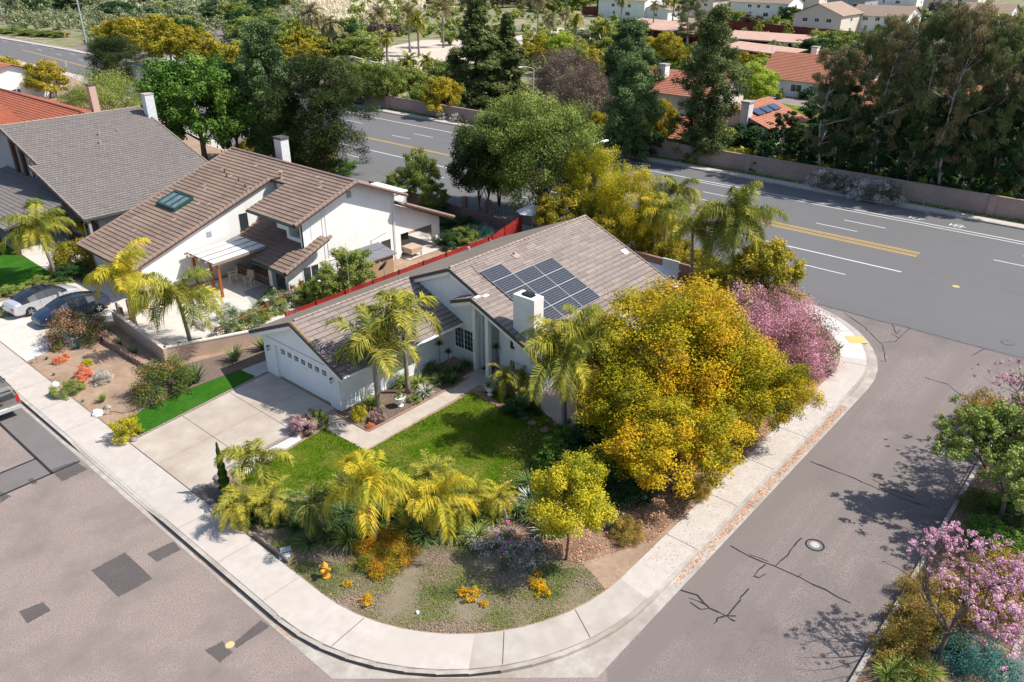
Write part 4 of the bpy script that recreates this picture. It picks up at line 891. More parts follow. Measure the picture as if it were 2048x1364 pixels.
for x, y in ((25.0, 60.1), (26.9, 57.0), (28.6, 55.2), (28.3, 56.3), (29.9, 57.8), (30.2, 58.4), (31.4, 53.9), (31.9, 57.3), (32.4, 59.2), (33.7, 56.4), (33.2, 52.0), (34.3, 49.1), (33.4, 47.6), (33.9, 48.1), (24.0, 58.3), (26.2, 56.2), (27.7, 61)):
    pt_.hexa([(x, y, zf(x) + .075), (x + .35, y, zf(x + .35) + .065), (x + .35, y + .3, zf(x + .35) + .065), (x, y + .3, zf(x) + .075)] + [(x, y, zf(x) + .085), (x + .35, y, zf(x + .35) + .075), (x + .35, y + .3, zf(x + .35) + .075), (x, y + .3, zf(x) + .085)])
pt_.build('replaced_tiles', M['tile_pale'], roof2)
for x, y in ((32.3, 58.6), (31.9, 57.7), (31.8, 55.8), (31.4, 54.3)): vent_pipe(H2, (x, y, zf(x)), .05, .35, M['brown_trim'])
vent_pipe(H2, (33.4, 52.4, zf(33.4)), .10, .5, M['tile_pale']); vv = MB(); vv.lathe([(.2, .48), (.2, .56)], (33.4, 52.4, zf(33.4)), 10); vv.build('vent_cap', M['tile_pale'], H2)
# skylight
sk = MB(); sx0, sx1, sy0, sy1 = 27.0, 28.7, 57.4, 60.2; sl = lambda x, h: zf(x) + h
for (a, b, c, d) in ((sx0, sx0 + .12, sy0, sy1), (sx1 - .12, sx1, sy0, sy1), (sx0 + .12, sx1 - .12, sy0, sy0 + .1), (sx0 + .12, sx1 - .12, sy1 - .1, sy1), (sx0 + .12, sx1 - .12, sy0 + .85, sy0 + .95), (sx0 + .12, sx1 - .12, sy0 + 1.8, sy0 + 1.9)):
    sk.hexa([(a, c, sl(a, 0)), (b, c, sl(b, 0)), (b, d, sl(b, 0)), (a, d, sl(a, 0)), (a, c, sl(a, .32)), (b, c, sl(b, .32)), (b, d, sl(b, .32)), (a, d, sl(a, .32))])
sko = sk.build('skylight', M['teal_gutter'], H2); sg = MB()
for c, d in ((sy0 + .1, sy0 + .85), (sy0 + .95, sy0 + 1.8), (sy0 + 1.9, sy1 - .1)):
    sg.hexa([(sx0 + .12, c, sl(sx0, .24)), (sx1 - .12, c, sl(sx1, .16)), (sx1 - .12, d, sl(sx1, .16)), (sx0 + .12, d, sl(sx0, .24)), (sx0 + .12, c, sl(sx0, .28)), (sx1 - .12, c, sl(sx1, .2)), (sx1 - .12, d, sl(sx1, .2)), (sx0 + .12, d, sl(sx0, .28))])
sg.build('pane', M['glass_sky'], sko)
gu = MB(); gu.beam((29.42, 45.4, zf(29.5) - .05), (29.42, 51.3, zf(29.5) - .05), .1, .12); gu.beam((29.5, 49.6, zlow(29.6) - .05), (29.5, 53.3, zlow(29.6) - .05), .1, .12); gu.beam((28.12, 45.3, zlow(28.2) - .05), (28.12, 49.4, zlow(28.2) - .05), .1, .12)
gu.build('gutter', M['teal_gutter'], H2)
window(H2, 'x', 31.9, 46.65, 48.3, 4.0, 5.0, -1, M['darkframe'], 2); window(H2, 'x', 33.4, 51.3, 53.0, 5.2, 6.0, -1, M['darkframe'], 1, sill=False)
window(H2, 'y', 53.45, 30.0, 30.7, 3.3, 4.5, -1, M['darkframe'], 1)
window(H2, 'y', YG - .008, 30.2, 31.6, .6, 1.95, -1, M['trim'], 2)
window(H2, 'y', YG - .008, 37.6, 38.5, .5, 2.0, -1, M['darkframe'], 1, sill=False)
sd_ = MB(); sd_.box(39.62, 41.3, YG + 1.0, YG + 1.06, LZ, 2.15); sd_.build('sliding_door', M['glass'], H2)
sd_ = MB(); sd_.box(29.2, 29.28, 46.6, 48.1, .35, 2.15); sd_.build('sliding_door', M['glass'], H2)
vt = MB(); vt.box(34.7, 35.1, YG - .03, YG, 6.1, 6.6); vt.build('gable_vent', M['greywall'], H2)
vt = MB(); vt.box(27.2, 27.6, 53.42, 53.45, 3.4, 3.8); vt.build('gable_vent', M['greywall'], H2)
pp = MB(); pp.tube([(39.0, YG - .1, 5.2), (38.95, YG - .1, 4.7), (38.95, YG - .1, .2)], .05, 6); pp.tube([(32.3, YG - .04, 6.0), (32.3, YG - .04, 2.1)], .02, 5); pp.tube([(32.6, YG - .04, 6.1), (32.6, YG - .04, 2.1)], .02, 5)
pp.tube([(31.3, YG - .04, 5.5), (31.3, YG - .04, 3.9)], .015, 5); pp.tube([(36.6, YG - .04, .2), (36.6, YG - .04, 2.4), (38.2, YG - .04, 2.7)], .03, 5); pp.tube([(29.6, YG - .04, 2.0), (32, YG - .04, 1.98), (36.5, YG - .04, 1.4)], .015, 5)
pp.build('downpipe', M['trim'], H2)
chm = MB(); q = at(492, 296, 6.2); chm.box(38.2, 39.0, 59.3, 60.3, 4, 7.9); cho = chm.build('chimney', M['whitebrick'], H2)
cq = MB(); cq.box(38.15, 39.05, 59.25, 60.35, 7.9, 8.1); cq.build('chimney_cap', M['fascia'], cho)
# flat white rear box and patio cover
fb3 = MB(); fb3.box(42.0, 46.0, 52.5, 56.5, LZ, 3.1); fb3.build('rear_extension', M['stucco'], H2); fb3 = MB(); fb3.box(41.9, 46.1, 52.4, 56.6, 3.1, 3.2); fb3.build('flat_roof', M['white_sign'], H2)
cv = MB(); cv.box(40.0, 43.6, 56.8, 66, 3.4, 3.5); cv.build('patio_cover', M['white_sign'], H2)
gdn = MB(); gdn.box(22.12, 22.18, 54.6, 60.6, LZ, 2.25); gdn.build('garage_door', M['cream'], H2)

# ---------- grey-roofed neighbour ----------
H3 = thing('grey_roof_house', 'large two-storey house with wide grey tiled roof and white brick chimney', 'house', (0, 0, 0))
ys, zs_, sl3 = 83.0, 8.05, .305
z3 = lambda y: zs_ - sl3 * abs(ys - y); cs3 = math.sqrt(1 + sl3 ** 2)
w = MB()
w.extr([(66.9, LZ - .1), (ys + 16, LZ - .1), (ys + 16, z3(ys + 16) - .2), (ys, zs_ - .2), (66.9, z3(66.9) - .2)], 'x', 25.0, 25.2)
w.box(25.2, 37, 66.9, 67.1, LZ - .1, z3(66.9) - .25); w.extr([(66.9, LZ - .1), (ys + 16, LZ - .1), (ys + 16, z3(ys + 16) - .2), (ys, zs_ - .2), (66.9, z3(66.9) - .2)], 'x', 36.8, 37.0)
w.build('wall', M['greywall'], H3)
rg = MB()
add_slope(rg, (24.3, 75.5, z3(75.5)), (1, 0, 0), 37.6 - 24.3, (0, 1, sl3), (ys - 75.5) * cs3, .36, .035); add_slope(rg, (23.6, 66.2, z3(66.2)), (1, 0, 0), 14.0, (0, 1, sl3), (75.5 - 66.2) * cs3, .36, .035)
add_slope(rg, (24.3, 99, z3(99)), (1, 0, 0), 37.6 - 24.3, (0, -1, sl3), 16 * cs3, .36, .035)
def under3(mb, x0, x1, ya, yb): mb.hexa([(x0, ya, z3(ya) - .16), (x1, ya, z3(ya) - .16), (x1, yb, z3(yb) - .16), (x0, yb, z3(yb) - .16), (x0, ya, z3(ya) - .015), (x1, ya, z3(ya) - .015), (x1, yb, z3(yb) - .015), (x0, yb, z3(yb) - .015)], 1)
under3(rg, 23.6, 37.6, 66.2, 75.5); under3(rg, 24.3, 37.6, 75.5, ys); under3(rg, 24.3, 37.6, ys, 99)
r3 = rg.build('roof', [M['roof_grey'], M['fascia']], H3)
cap_parts([((24.3, ys, zs_ + .03), (37.6, ys, zs_ + .03), .38, .1, .08), ((37.5, 66.2, z3(66.2) + .03), (37.5, ys, zs_ + .03), .38, .08, .07), ((23.7, 66.2, z3(66.2) + .03), (23.7, 75.5, z3(75.5) + .03), .38, .08, .07), ((24.4, 75.5, z3(75.5) + .03), (24.4, ys, zs_ + .03), .38, .08, .07)], M['roof_cap_main'], r3)
for p_, h_ in (((31.3, 78.7), .35), ((30.6, 77.2), .3), ((33.2, 79), .15)): vent_pipe(H3, (p_[0], p_[1], z3(p_[1])), .10, h_, M['tile_pale'])
cm3 = MB(); cm3.box(37.2, 38.1, 80.6, 81.4, 5, 9.5); cho = cm3.build('chimney', M['whitebrick'], H3); cq = MB(); cq.box(37.15, 38.15, 80.55, 81.45, 9.5, 9.6); cq.build('chimney_cap', M['curb'], cho)
window(H3, 'x', 25.0, 77.6, 79.4, 3.8, 5.6, -1, M['trim'], 2); 
for y in (76.2, 80.1, 82): pw = MB(); pw.box(24.7, 25.0, y, y + .5, 2.9, z3(y) - .25); pw.build('dark_pilaster', M['brown_trim'], H3)
pr = MB(); add_slope(pr, (18.8, 69.5, 2.6), (0, 1, 0), 16, (1, 0, .22), 6.2 * 1.024, .38, .035)
pr.hexa([(18.8, 69.5, 2.45), (25, 69.5, 3.8), (25, 85.5, 3.8), (18.8, 85.5, 2.45), (18.8, 69.5, 2.58), (25, 69.5, 3.94), (25, 85.5, 3.94), (18.8, 85.5, 2.58)], 1)
pr.build('porch_roof', [M['roof_grey'], M['fascia']], H3)
for x, y in ((19.4, 70.1), (19.4, 74.5), (23.6, 70.1), (24.4, 67.0)):
    pq = MB(); pq.box(x, x + .35, y, y + .35, LZ - .1, 2.5); pq.build('post', M['brown_trim'], H3)
pq = MB(); pq.box(24.0, 24.2, 66.4, 66.6, LZ, z3(66.5) - .2); pq.tube([(24.2, 66.7, 2.6), (24.0, 67.4, 2.3), (24.0, 67.4, .2)], .04, 6); pq.build('downpipe', M['greywall'], H3)

# ---------- red-roofed house ----------
H4 = thing('red_roof_house', 'house with bright red tiled roof behind the grey-roofed house', 'house')
rx, rz4 = 36.6, 6.2
w = MB(); w.box(27.5, 45.5, 101, 128, LZ - .1, 2.6); w.extr([(27.5, 2.6), (rx, rz4 - .2), (45.5, 2.6)], 'y', 101, 128); w.build('wall', M['cream'], H4)
rr4 = MB(); s4 = .38; c4 = math.sqrt(1 + s4 * s4)
add_slope(rr4, (26.6, 95.5, rz4 - s4 * 10), (0, 1, 0), 34, (1, 0, s4), 10 * c4, .38, .05, .3, seg=3); add_slope(rr4, (46.6, 95.5, rz4 - s4 * 10), (0, 1, 0), 34, (-1, 0, s4), 10 * c4, .38, .05)
add_slope(rr4, (20.0, 101, 3.9), (1, 0, 0), 13, (0, 1, .32), 7 * 1.05, .3, .04); add_slope(rr4, (20.0, 115, 3.9), (1, 0, 0), 13, (0, -1, .32), 7 * 1.05, .3, .04)
r4 = rr4.build('roof', [M['roof_red']], H4)
c4m = MB(); caps(c4m, (rx, 95.5, rz4 + .05), (rx, 129.5, rz4 + .05), .36, .14, .11); c4m.build('ridge_cap', mat('dark_red_cap', (.24, .08, .05), .9), r4)
cm4 = MB(); cb4 = at(183, 228, 6.0); cm4.box(41.4, 42.2, 104, 104.8, 3, 7.6); cho = cm4.build('chimney', M['pinkbrick'], H4); cq = MB(); cq.box(41.35, 42.25, 103.95, 104.85, 7.6, 7.75); cq.build('chimney_cap', M['fascia'], cho)

# ---------- generic far house ----------
def house(name, label, cx, cy, wx, wy, h, rise, ridge, roofm, wallm=None, chim=None, wins=(), group=None, tiles=.45, rz=0, ov=.6):
    """gable house centred on cx,cy; ridge along 'x' or 'y'; wins = (face, u, z0, w, h)"""
    t = thing(name, label, 'house', (cx, cy, 0), R(rz), group); a, b = wx / 2, wy / 2; w = MB()
    if ridge == 'x': w.extr([(-b, -.2), (b, -.2), (b, h), (0, h + rise), (-b, h)], 'x', -a, a)
    else: w.extr([(-a, -.2), (a, -.2), (a, h), (0, h + rise), (-a, h)], 'y', -b, b)
    w.build('wall', wallm or M['stucco'], t)
    r = MB(); half = b if ridge == 'x' else a; L = (a if ridge == 'x' else b) * 2 + 2 * ov; s = rise / half; W_ = (half + ov) * math.sqrt(1 + s * s); ze_ = h - ov * s + .12
    if ridge == 'x':
        add_slope(r, (-L / 2, -half - ov, ze_), (1, 0, 0), L, (0, 1, s), W_, tiles, .05); add_slope(r, (-L / 2, half + ov, ze_), (1, 0, 0), L, (0, -1, s), W_, tiles, .05)
    else:
        add_slope(r, (-half - ov, -L / 2, ze_), (0, 1, 0), L, (1, 0, s), W_, tiles, .05); add_slope(r, (half + ov, -L / 2, ze_), (0, 1, 0), L, (-1, 0, s), W_, tiles, .05)
    ro = r.build('roof', roofm, t)
    if chim:
        c = MB(); c.box(chim[0] - .6, chim[0] + .6, chim[1] - .5, chim[1] + .5, 0, h + rise + .9); co = c.build('chimney', chim[2] if len(chim) > 2 else M['stucco'], ro)
        c = MB(); c.box(chim[0] - .7, chim[0] + .7, chim[1] - .6, chim[1] + .6, h + rise + .9, h + rise + 1.1); c.build('chimney_cap', M['curb'], co)
    for f, u, z0, ww, hh in wins:
        if f == '-x': window(t, 'x', -a, u - ww / 2, u + ww / 2, z0, z0 + hh, -1, fw=.1)
        elif f == '-y': window(t, 'y', -b, u - ww / 2, u + ww / 2, z0, z0 + hh, -1, fw=.1)
    return t
def far_house(px, py, *a, **k):
    p = at(px, py); return house(a[0], a[1], p.x, p.y, *a[2:], **k)
W2 = [('-x', -3.5, 3.7, 1.6, 1.2), ('-x', 0, 3.7, 1.4, 1.2), ('-x', 3.5, 3.7, 1.6, 1.2), ('-x', -3, .9, 2, 1.4), ('-x', 3, .9, 1, 1.6), ('-y', 0, 3.7, 1.6, 1.2), ('-y', 0, .9, 1.8, 1.3)]
far_house(1262, 34, 'distant_house', 'white two-storey house beside the dark red fence at the top centre of the photo', 14, 20, 6.2, 2.4, 'y', M['roof_tan'], M['stucco'], (0, 3, M['stucco']), W2)
far_house(1325, 38, 'distant_house', 'low white wing with tan roof behind the salmon carports, right of the dark red fence', 10, 10, 3.4, 1.6, 'x', M['roof_tan'], M['stucco'], None, [('-x', 0, 1, 1.4, 1.2)])
far_house(1408, 32, 'distant_house', 'cream two-storey house with tan roof above the pale green pine top', 12, 13, 6.2, 2.5, 'x', M['roof_tan'], M['cream'], None, W2[:4])
far_house(1530, 36, 'distant_house', 'white two-storey house with brown roof and white chimney above the salmon carports', 13, 22, 5.6, 2.6, 'y', M['roof_tan'], M['stucco'], (1, -9, M['stucco']), W2)
far_house(1650, 68, 'distant_house', 'two-storey pale grey house with a balcony above the dark fence, top right', 16, 14, 5.8, 2.8, 'x', M['roof_tan'], M['cream'], None, W2)
far_house(1700, 32, 'distant_house', 'grey gabled two-storey house behind the balcony house', 14, 14, 6.4, 2.6, 'x', M['roof_grey'], M['greywall'], None, W2)
far_house(1765, 66, 'distant_house', 'tan-roofed house right of the balcony house, partly behind eucalyptus tops', 14, 16, 5.2, 2.4, 'y', M['roof_tan'], M['stucco'], None, W2)
far_house(1600, 20, 'distant_house', 'cream house with tan roof at the top edge, left of the grey gabled house', 13, 20, 6.0, 2.6, 'y', M['roof_tan'], M['cream'], (0, -6, M['stucco']), W2)
far_house(1960, 62, 'distant_house', 'white house with brown roof at the right, above the eucalyptus grove', 13, 16, 5.6, 2.3, 'y', M['roof_tan'], M['stucco'], None, W2)
far_house(1905, 22, 'distant_house', 'tan-roofed house at the top edge near the right corner', 14, 20, 5.6, 2.3, 'y', M['roof_tan'], M['cream'], (0, -8, M['stucco']), W2)
far_house(1480, 12, 'distant_house', 'tan-roofed house at the very top edge, left of the brown eucalyptus', 14, 22, 6, 2.4, 'y', M['roof_tan'], M['stucco'], None, W2)
far_house(1790, 10, 'distant_house', 'grey-roofed house at the very top edge behind the lime tree', 14, 22, 6, 2.4, 'y', M['roof_grey'], M['stucco'], None, W2)
far_house(1640, 188, 'orange_roof_house', 'white house with orange clay-tile roof in front of the bright green lawn', 12, 17, 2.9, 3.4, 'y', M['roof_orange'], M['stucco'], (2.5, 3, M['stucco']), [('-y', -2.5, .8, 2.2, 1.4), ('-y', 2, .8, 1.2, 1.4), ('-x', 2, .8, 2, 1.3)], tiles=.4)
far_house(1490, 285, 'orange_roof_house', 'cream house with orange tile roof and arched window behind the block wall', 9.5, 11, 3.0, 2.0, 'x', M['roof_orange'], M['cream'], (-5, -2, M['whitebrick']), [('-x', -1, 1, 1.2, 1.2), ('-x', 1.8, 1, .9, 1.4)], tiles=.4)
far_house(1370, 235, 'orange_roof_house', 'orange-tiled house left of the tall pine, mostly hidden by trees', 10, 13, 4.2, 2.3, 'y', M['roof_orange'], M['cream'], (-2, 3, M['stucco']), [('-x', 0, 1, 1.6, 1.3), ('-y', 0, 1, 1.6, 1.3)], tiles=.4)
far_house(1375, 300, 'orange_roof_house', 'low orange-tiled wing close behind the block wall beside the tall pine', 7, 7, 2.2, 1.7, 'y', M['roof_orange'], M['cream'], None, [], tiles=.4)
far_house(1800, 262, 'orange_roof_house', 'house glimpsed through the eucalyptus trunks, orange tiled roof', 12, 14, 3.6, 2.6, 'y', M['roof_orange'], M['cream'], None, [('-x', 0, 1, 1.6, 1.3)], tiles=.4)
far_house(2020, 262, 'orange_roof_house', 'orange-tiled house seen between tree trunks at the right edge', 12, 14, 4.4, 2.4, 'x', M['roof_orange'], M['stucco'], None, [('-x', 0, 1, 1.6, 1.3)], tiles=.4)
far_house(5, 195, 'cream_house', 'white-walled house with orange eave at the left edge, above the red roof', 12, 15, 4.0, 1.8, 'y', M['roof_orange'], M['stucco'], None, [('-y', 0, 1, 1.4, 1.2)])
# solar panels on the arched-window house
t_arch = [o for o in bpy.data.objects if o.get('label', '').startswith('cream house with orange')][0]
for k in range(3):
    sp = MB(); x = -3.4 + k * 2.3; sp.beam((x, -1.0, 4.95), (x + 1.9, -1.0, 4.95), 1.3, .08); o = sp.build('solar_panel', M['navy'], None)
    o.location = t_arch.location; tag(o, ['dark solar panel beside the brick chimney of the cream house with orange roof', 'middle dark solar panel on the small orange roof behind the block wall', 'dark solar panel at the far end of the small orange roof behind the block wall'][k], 'solar panel', 'solar panels on the small orange roof')
    o.rotation_euler = (math.atan(.36), 0, 0); o.location = (t_arch.location.x, t_arch.location.y + .3, t_arch.location.z + .22)
# salmon carports
def carport(px0, py0, px1, py1, label, w=7, h=3.6):
    a, b = at(px0, py0, h), at(px1, py1, h); L = (b - a).length; t = thing('carport', label, 'carport', (a.x, a.y, 0), math.atan2(b.y - a.y, b.x - a.x), 'long salmon carports')
    r = MB(); add_slope(r, (0, 0, h - .5), (1, 0, 0), L, (0, 1, .14), w, .9, .03); r.box(0, L, 0, w, h - .75, h - .54); r.build('roof', M['carports'], t)
    p = MB(); p.box(0, L, w - .4, w - .2, 0, h - .75); p.build('back_wall', M['darkred'], t)
    n = int(L / 6)
    for k in range(n + 1):
        q = MB(); q.box(k * L / max(n, 1) * .98, k * L / max(n, 1) * .98 + .2, w - .3, w - .1, 0, h - .75); q.build('post', M['brown_trim'], t)
carport(1255, 40, 1390, 53, 'long salmon-roofed carport in front of the white two-storey house, the farther of the left pair', 6)
carport(1278, 52, 1380, 62, 'long salmon-roofed carport behind the pine, the nearer of the left pair', 6)
carport(1440, 70, 1610, 82, 'long salmon-roofed carport below the dark fence, right of the tall pine', 8)
carport(1440, 88, 1575, 106, 'nearest salmon-roofed carport, just above the lime green tree', 6)
# =============== vegetation ===============
def leaves(rng, C, Rc, n, size, width=.5, out=.55, up=.25, tvar=.45, ctv=None, flat=0.0, hang=0.0, squash=1.0):
    """leaf quads on clumps: C (K,3) centres, Rc (K,) radii. returns verts, t"""
    K = len(C); p = Rc ** 2; p = p / p.sum(); idx = rng.choice(K, n, p=p)
    d = rng.normal(size=(n, 3)); d /= np.linalg.norm(d, axis=1)[:, None]
    rad = np.clip(rng.normal(.84, .24, n), .15, 1.7)
    P = C[idx] + d * (Rc[idx] * rad)[:, None] * np.array([1, 1, squash])
    nrm = d * out + rng.normal(size=(n, 3)) * .42 + np.array([0, 0, up + .12]); nrm /= np.linalg.norm(nrm, axis=1)[:, None]
    a = rng.normal(size=(n, 3)) + np.array([0, 0, -hang * 3]); a -= nrm * (a * nrm).sum(1)[:, None]; a /= np.linalg.norm(a, axis=1)[:, None] + 1e-9
    b = np.cross(nrm, a); l = size * rng.uniform(.6, 1.35, n)
    a = a * l[:, None]; b = b * (l * width)[:, None] * .5
    v = np.stack([P - a * .5, P + b, P + a * .5, P - b], 1).reshape(-1, 3)
    ct = ctv if ctv is not None else rng.random(K)
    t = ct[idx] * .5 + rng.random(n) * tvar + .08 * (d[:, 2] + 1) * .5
    return v, t
def limb(mb, a, b, r0, r1, rng, bow=.15, seg=6, k=5):
    a, b = Vector(a), Vector(b); L = (b - a).length; off = Vector((rng.normal() * bow * L * .5, rng.normal() * bow * L * .5, abs(rng.normal()) * bow * L * .3))
    pts = [a.lerp(b, i / k) + off * math.sin(math.pi * i / k) for i in range(k + 1)]
    mb.tube(pts, [r0 + (r1 - r0) * i / k for i in range(k + 1)], seg); return pts
def crown_clumps(rng, H, R_, base, K, shape='round', cr=.28):
    C = []; 
    for i in range(K):
        u = (i + .5) / K; ph = i * 2.39996 + rng.normal() * .25
        if shape == 'round':
            z = 1 - 1.75 * u; r = math.sqrt(max(0, 1 - z * z)); q = rng.uniform(.62, .92)
            C.append((R_ * r * math.cos(ph) * q, R_ * r * math.sin(ph) * q, base + (H - base) * (.5 + .5 * z * q)))
        elif shape == 'dome':
            z = 1 - 1.15 * u; r = math.sqrt(max(0, 1 - z * z)); q = rng.uniform(.7, .95)
            C.append((R_ * r * math.cos(ph) * q, R_ * r * math.sin(ph) * q, base + (H - base) * (.12 + .80 * max(z, -.1) * q)))
        elif shape == 'cone':
            zz = u ** .75; r = (1 - zz) ** .8 * rng.uniform(.35, .9); C.append((R_ * r * math.cos(ph), R_ * r * math.sin(ph), base + (H - base) * zz * .97))
        elif shape == 'column':
            zz = u; r = math.sin(math.pi * min(.97, zz * .82 + .16)) * rng.uniform(.25, .85); C.append((R_ * r * math.cos(ph), R_ * r * math.sin(ph), base + (H - base) * zz * .97))
        elif shape == 'tall':
            zz = u ** .8; r = (.35 + .65 * math.sin(math.pi * min(1, zz * .9 + .05))) * rng.uniform(.15, 1.0); C.append((R_ * r * math.cos(ph), R_ * r * math.sin(ph), base + (H - base) * zz * .96))
    C = np.array(C); k = {'round': 1, 'dome': 1, 'cone': .75, 'column': .8, 'tall': .62}[shape]
    Rc = rng.uniform(.65, 1.25, K) * cr * R_ * k
    if shape == 'cone': Rc *= 1.15 - .8 * (C[:, 2] - base) / (H - base)
    return C, Rc
PROTO = {}
def make_tree(key, H, R_, lm, bark='bark', n=20000, size=.16, K=40, shape='round', cr=.30, base=.3, seed=1, width=.5, stems=1, tr=.03, limbs=9, up=.25, sub=5, hang=0, out=.55, squash=.85, tvar=.45, inner=.12, lean=0):
    """returns (trunk mesh, crown mesh)"""
    rng = np.random.default_rng(seed); b = base * H
    C, Rc = crown_clumps(rng, H, R_, b, K, shape, cr)
    # break each clump into smaller sub-clumps for a lumpy outline
    C2, R2, ct = [], [], []
    for c, r in zip(C, Rc):
        t0 = rng.random()
        for j in range(sub):
            d = rng.normal(size=3); d /= np.linalg.norm(d); C2.append(c + d * r * rng.uniform(.45, 1.0) * np.array([1, 1, squash])); R2.append(r * rng.uniform(.32, .60)); ct.append(np.clip(t0 + rng.normal() * .25, 0, 1))
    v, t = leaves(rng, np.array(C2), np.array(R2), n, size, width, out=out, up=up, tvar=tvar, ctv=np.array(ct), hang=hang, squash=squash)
    crown = leaf_mesh('crown', v, t, LM[lm], None, link_it=False)
    mb = MB(); r0 = tr * H
    for s in range(stems):
        a = s * 2.4; o = Vector((math.cos(a), math.sin(a), 0)) * (0 if stems == 1 else r0 * 2.5)
        top = Vector((o.x * 2.2 + lean * H, o.y * 2.2, b + (H - b) * (.30 if shape in ('round', 'dome') else .88)))
        pts = limb(mb, o, top, r0, r0 * (.5 if shape in ('round', 'dome') else .12), rng, .06, 8, 7)
        for k in range(limbs):
            c = C[(k * 7 + s * 3) % K]
            st = pts[3 + k % 4] if shape in ('round', 'dome') else pts[min(6, max(1, int((c[2] * .9) / max(top.z, .1) * 7)))]
            lp = limb(mb, st, c, r0 * .42, r0 * .08, rng, .18, 5, 4)
            for q in range(2):
                c2 = C2[((k * 7 + s * 3) % K) * sub + q]; limb(mb, lp[2 + q], c2, r0 * .16, r0 * .04, rng, .2, 4, 3)
    tm = mb.build('trunk', M[bark], smooth=True); trunk = tm.data; bpy.data.objects.remove(tm)
    PROTO[key] = (trunk, crown, H, R_); return PROTO[key]
def plant(key, name, label, cat, loc, h=None, r=None, rz=None, group=None, parts=('trunk', 'crown'), tilt=0):
    tm, cm_, H, R_ = PROTO[key]
    t = thing(name, label, cat, loc, rz if rz is not None else (loc[0] * 7.3 + loc[1] * 3.1) % 6.28, group)
    s = (r or R_) / R_; t.scale = (s, s, (h or H) / H)
    if tilt: t.rotation_euler[0] = tilt
    link(parts[0], tm, t); link(parts[1], cm_, t); return t
def tree(key, px, py, ytop, wpx, name, label, cat='tree', group=None, z=0.0, cpx=None, **kw):
    """place by the foot pixel; height from the top row; radius from the crown width"""
    b = at(px, py, z); h = hgt(b, ytop); r = wpx / 2 * proj((b.x, b.y, h * .6))[2] / CF
    return plant(key, name, label, cat, tuple(b), h, r, group=group, **kw)
# ---- prototypes ----
make_tree('gold_big', 8.2, 4.8, 'gold', 'bark', 92000, .14, 46, 'round', .30, .20, 11, stems=3, tr=.018, limbs=12, sub=9, up=.55, squash=.8)
make_tree('gold_mid', 6.5, 3.2, 'gold', 'bark', 52000, .13, 26, 'round', .34, .22, 12, stems=2, tr=.016, limbs=10, sub=8, up=.55)
make_tree('gold_open', 5.2, 2.8, 'gold', 'bark', 26000, .13, 22, 'round', .34, .35, 13, stems=2, tr=.014, limbs=12, sub=7, up=.5)
make_tree('yellow_small', 4.6, 1.55, 'yellow', 'bark', 34000, .10, 26, 'round', .46, .28, 14, tr=.014, sub=8, up=.5)
make_tree('broad', 12, 5.2, 'green', 'bark', 42000, .34, 40, 'round', .32, .12, 15, sub=6, up=.2, out=.7)
make_tree('broad_small', 5, 2.2, 'olive', 'bark', 20000, .17, 24, 'round', .36, .12, 16, sub=6)
make_tree('oliveyel', 5, 2.6, 'oliveyel', 'bark', 26000, .18, 26, 'round', .36, .06, 17, stems=2, sub=6)
make_tree('oliveyel_fine', 8, 4.2, 'yellow', 'bark', 42000, .17, 34, 'round', .34, .05, 18, stems=3, tr=.012, sub=6, hang=.3)
make_tree('olive_big', 11, 5.6, 'olive', 'bark_dark', 85000, .20, 40, 'round', .34, .14, 19, stems=2, tr=.016, limbs=12, sub=7, hang=.3)
make_tree('dark_round', 8.5, 4.0, 'pine', 'bark_dark', 46000, .20, 28, 'round', .34, .22, 20, stems=2, tr=.016, sub=6)
make_tree('pine_dark', 12, 5.0, 'pine', 'bark_dark', 70000, .26, 60, 'tall', .50, .08, 21, width=.22, tr=.022, limbs=20, sub=6, up=.5)
make_tree('conifer', 18, 4.2, 'conifer', 'bark_dark', 80000, .34, 90, 'cone', .44, .04, 22, width=.3, tr=.014, limbs=20, sub=6, up=.4)
make_tree('conifer_b', 18, 4.4, 'conifer', 'bark_dark', 70000, .34, 76, 'column', .38, .08, 23, width=.3, tr=.014, limbs=18, sub=6, up=.4)
make_tree('bluegreen', 14, 4.2, 'bluegreen', 'bark_dark', 60000, .32, 66, 'column', .38, .08, 24, width=.32, tr=.014, limbs=18, sub=6, up=.3)
make_tree('willow', 6, 4.8, 'olive', 'bark', 40000, .26, 34, 'dome', .38, .10, 25, width=.16, hang=1.2, out=.3, up=0)
make_tree('lime', 7, 3.0, 'lime', 'bark', 24000, .22, 30, 'round', .34, .14, 26, hang=.5, stems=2, tr=.013)
make_tree('bare_brown', 9, 5.0, 'brown', 'bark_pale', 30000, .20, 36, 'round', .34, .05, 27, stems=3, tr=.014, limbs=16, sub=6)
make_tree('euc_a', 17, 4.6, 'euc', 'bark_pale', 42000, .30, 56, 'tall', .36, .16, 28, width=.22, hang=1.0, out=.2, up=0, tr=.013, limbs=20, stems=1, sub=5)
make_tree('euc_b', 17, 4.4, 'euc_red', 'bark_pale', 38000, .30, 52, 'tall', .36, .20, 29, width=.22, hang=1.0, out=.2, up=0, tr=.012, limbs=18, stems=2, sub=5)
make_tree('euc_c', 15, 4.0, 'dark', 'bark_pale', 30000, .34, 34, 'tall', .38, .10, 30, width=.3, hang=.6, out=.3, up=0, tr=.013, limbs=14, sub=5)
make_tree('far_round', 6, 3.4, 'olive', 'bark', 5200, .42, 16, 'round', .42, .05, 31, sub=4, limbs=4)
make_tree('far_dark', 7, 3.2, 'dark', 'bark', 5200, .42, 16, 'round', .42, .05, 32, sub=4, limbs=4)
make_tree('far_sage', 5, 3.2, 'sage', 'bark', 4600, .42, 16, 'round', .42, .05, 33, sub=4, limbs=4)
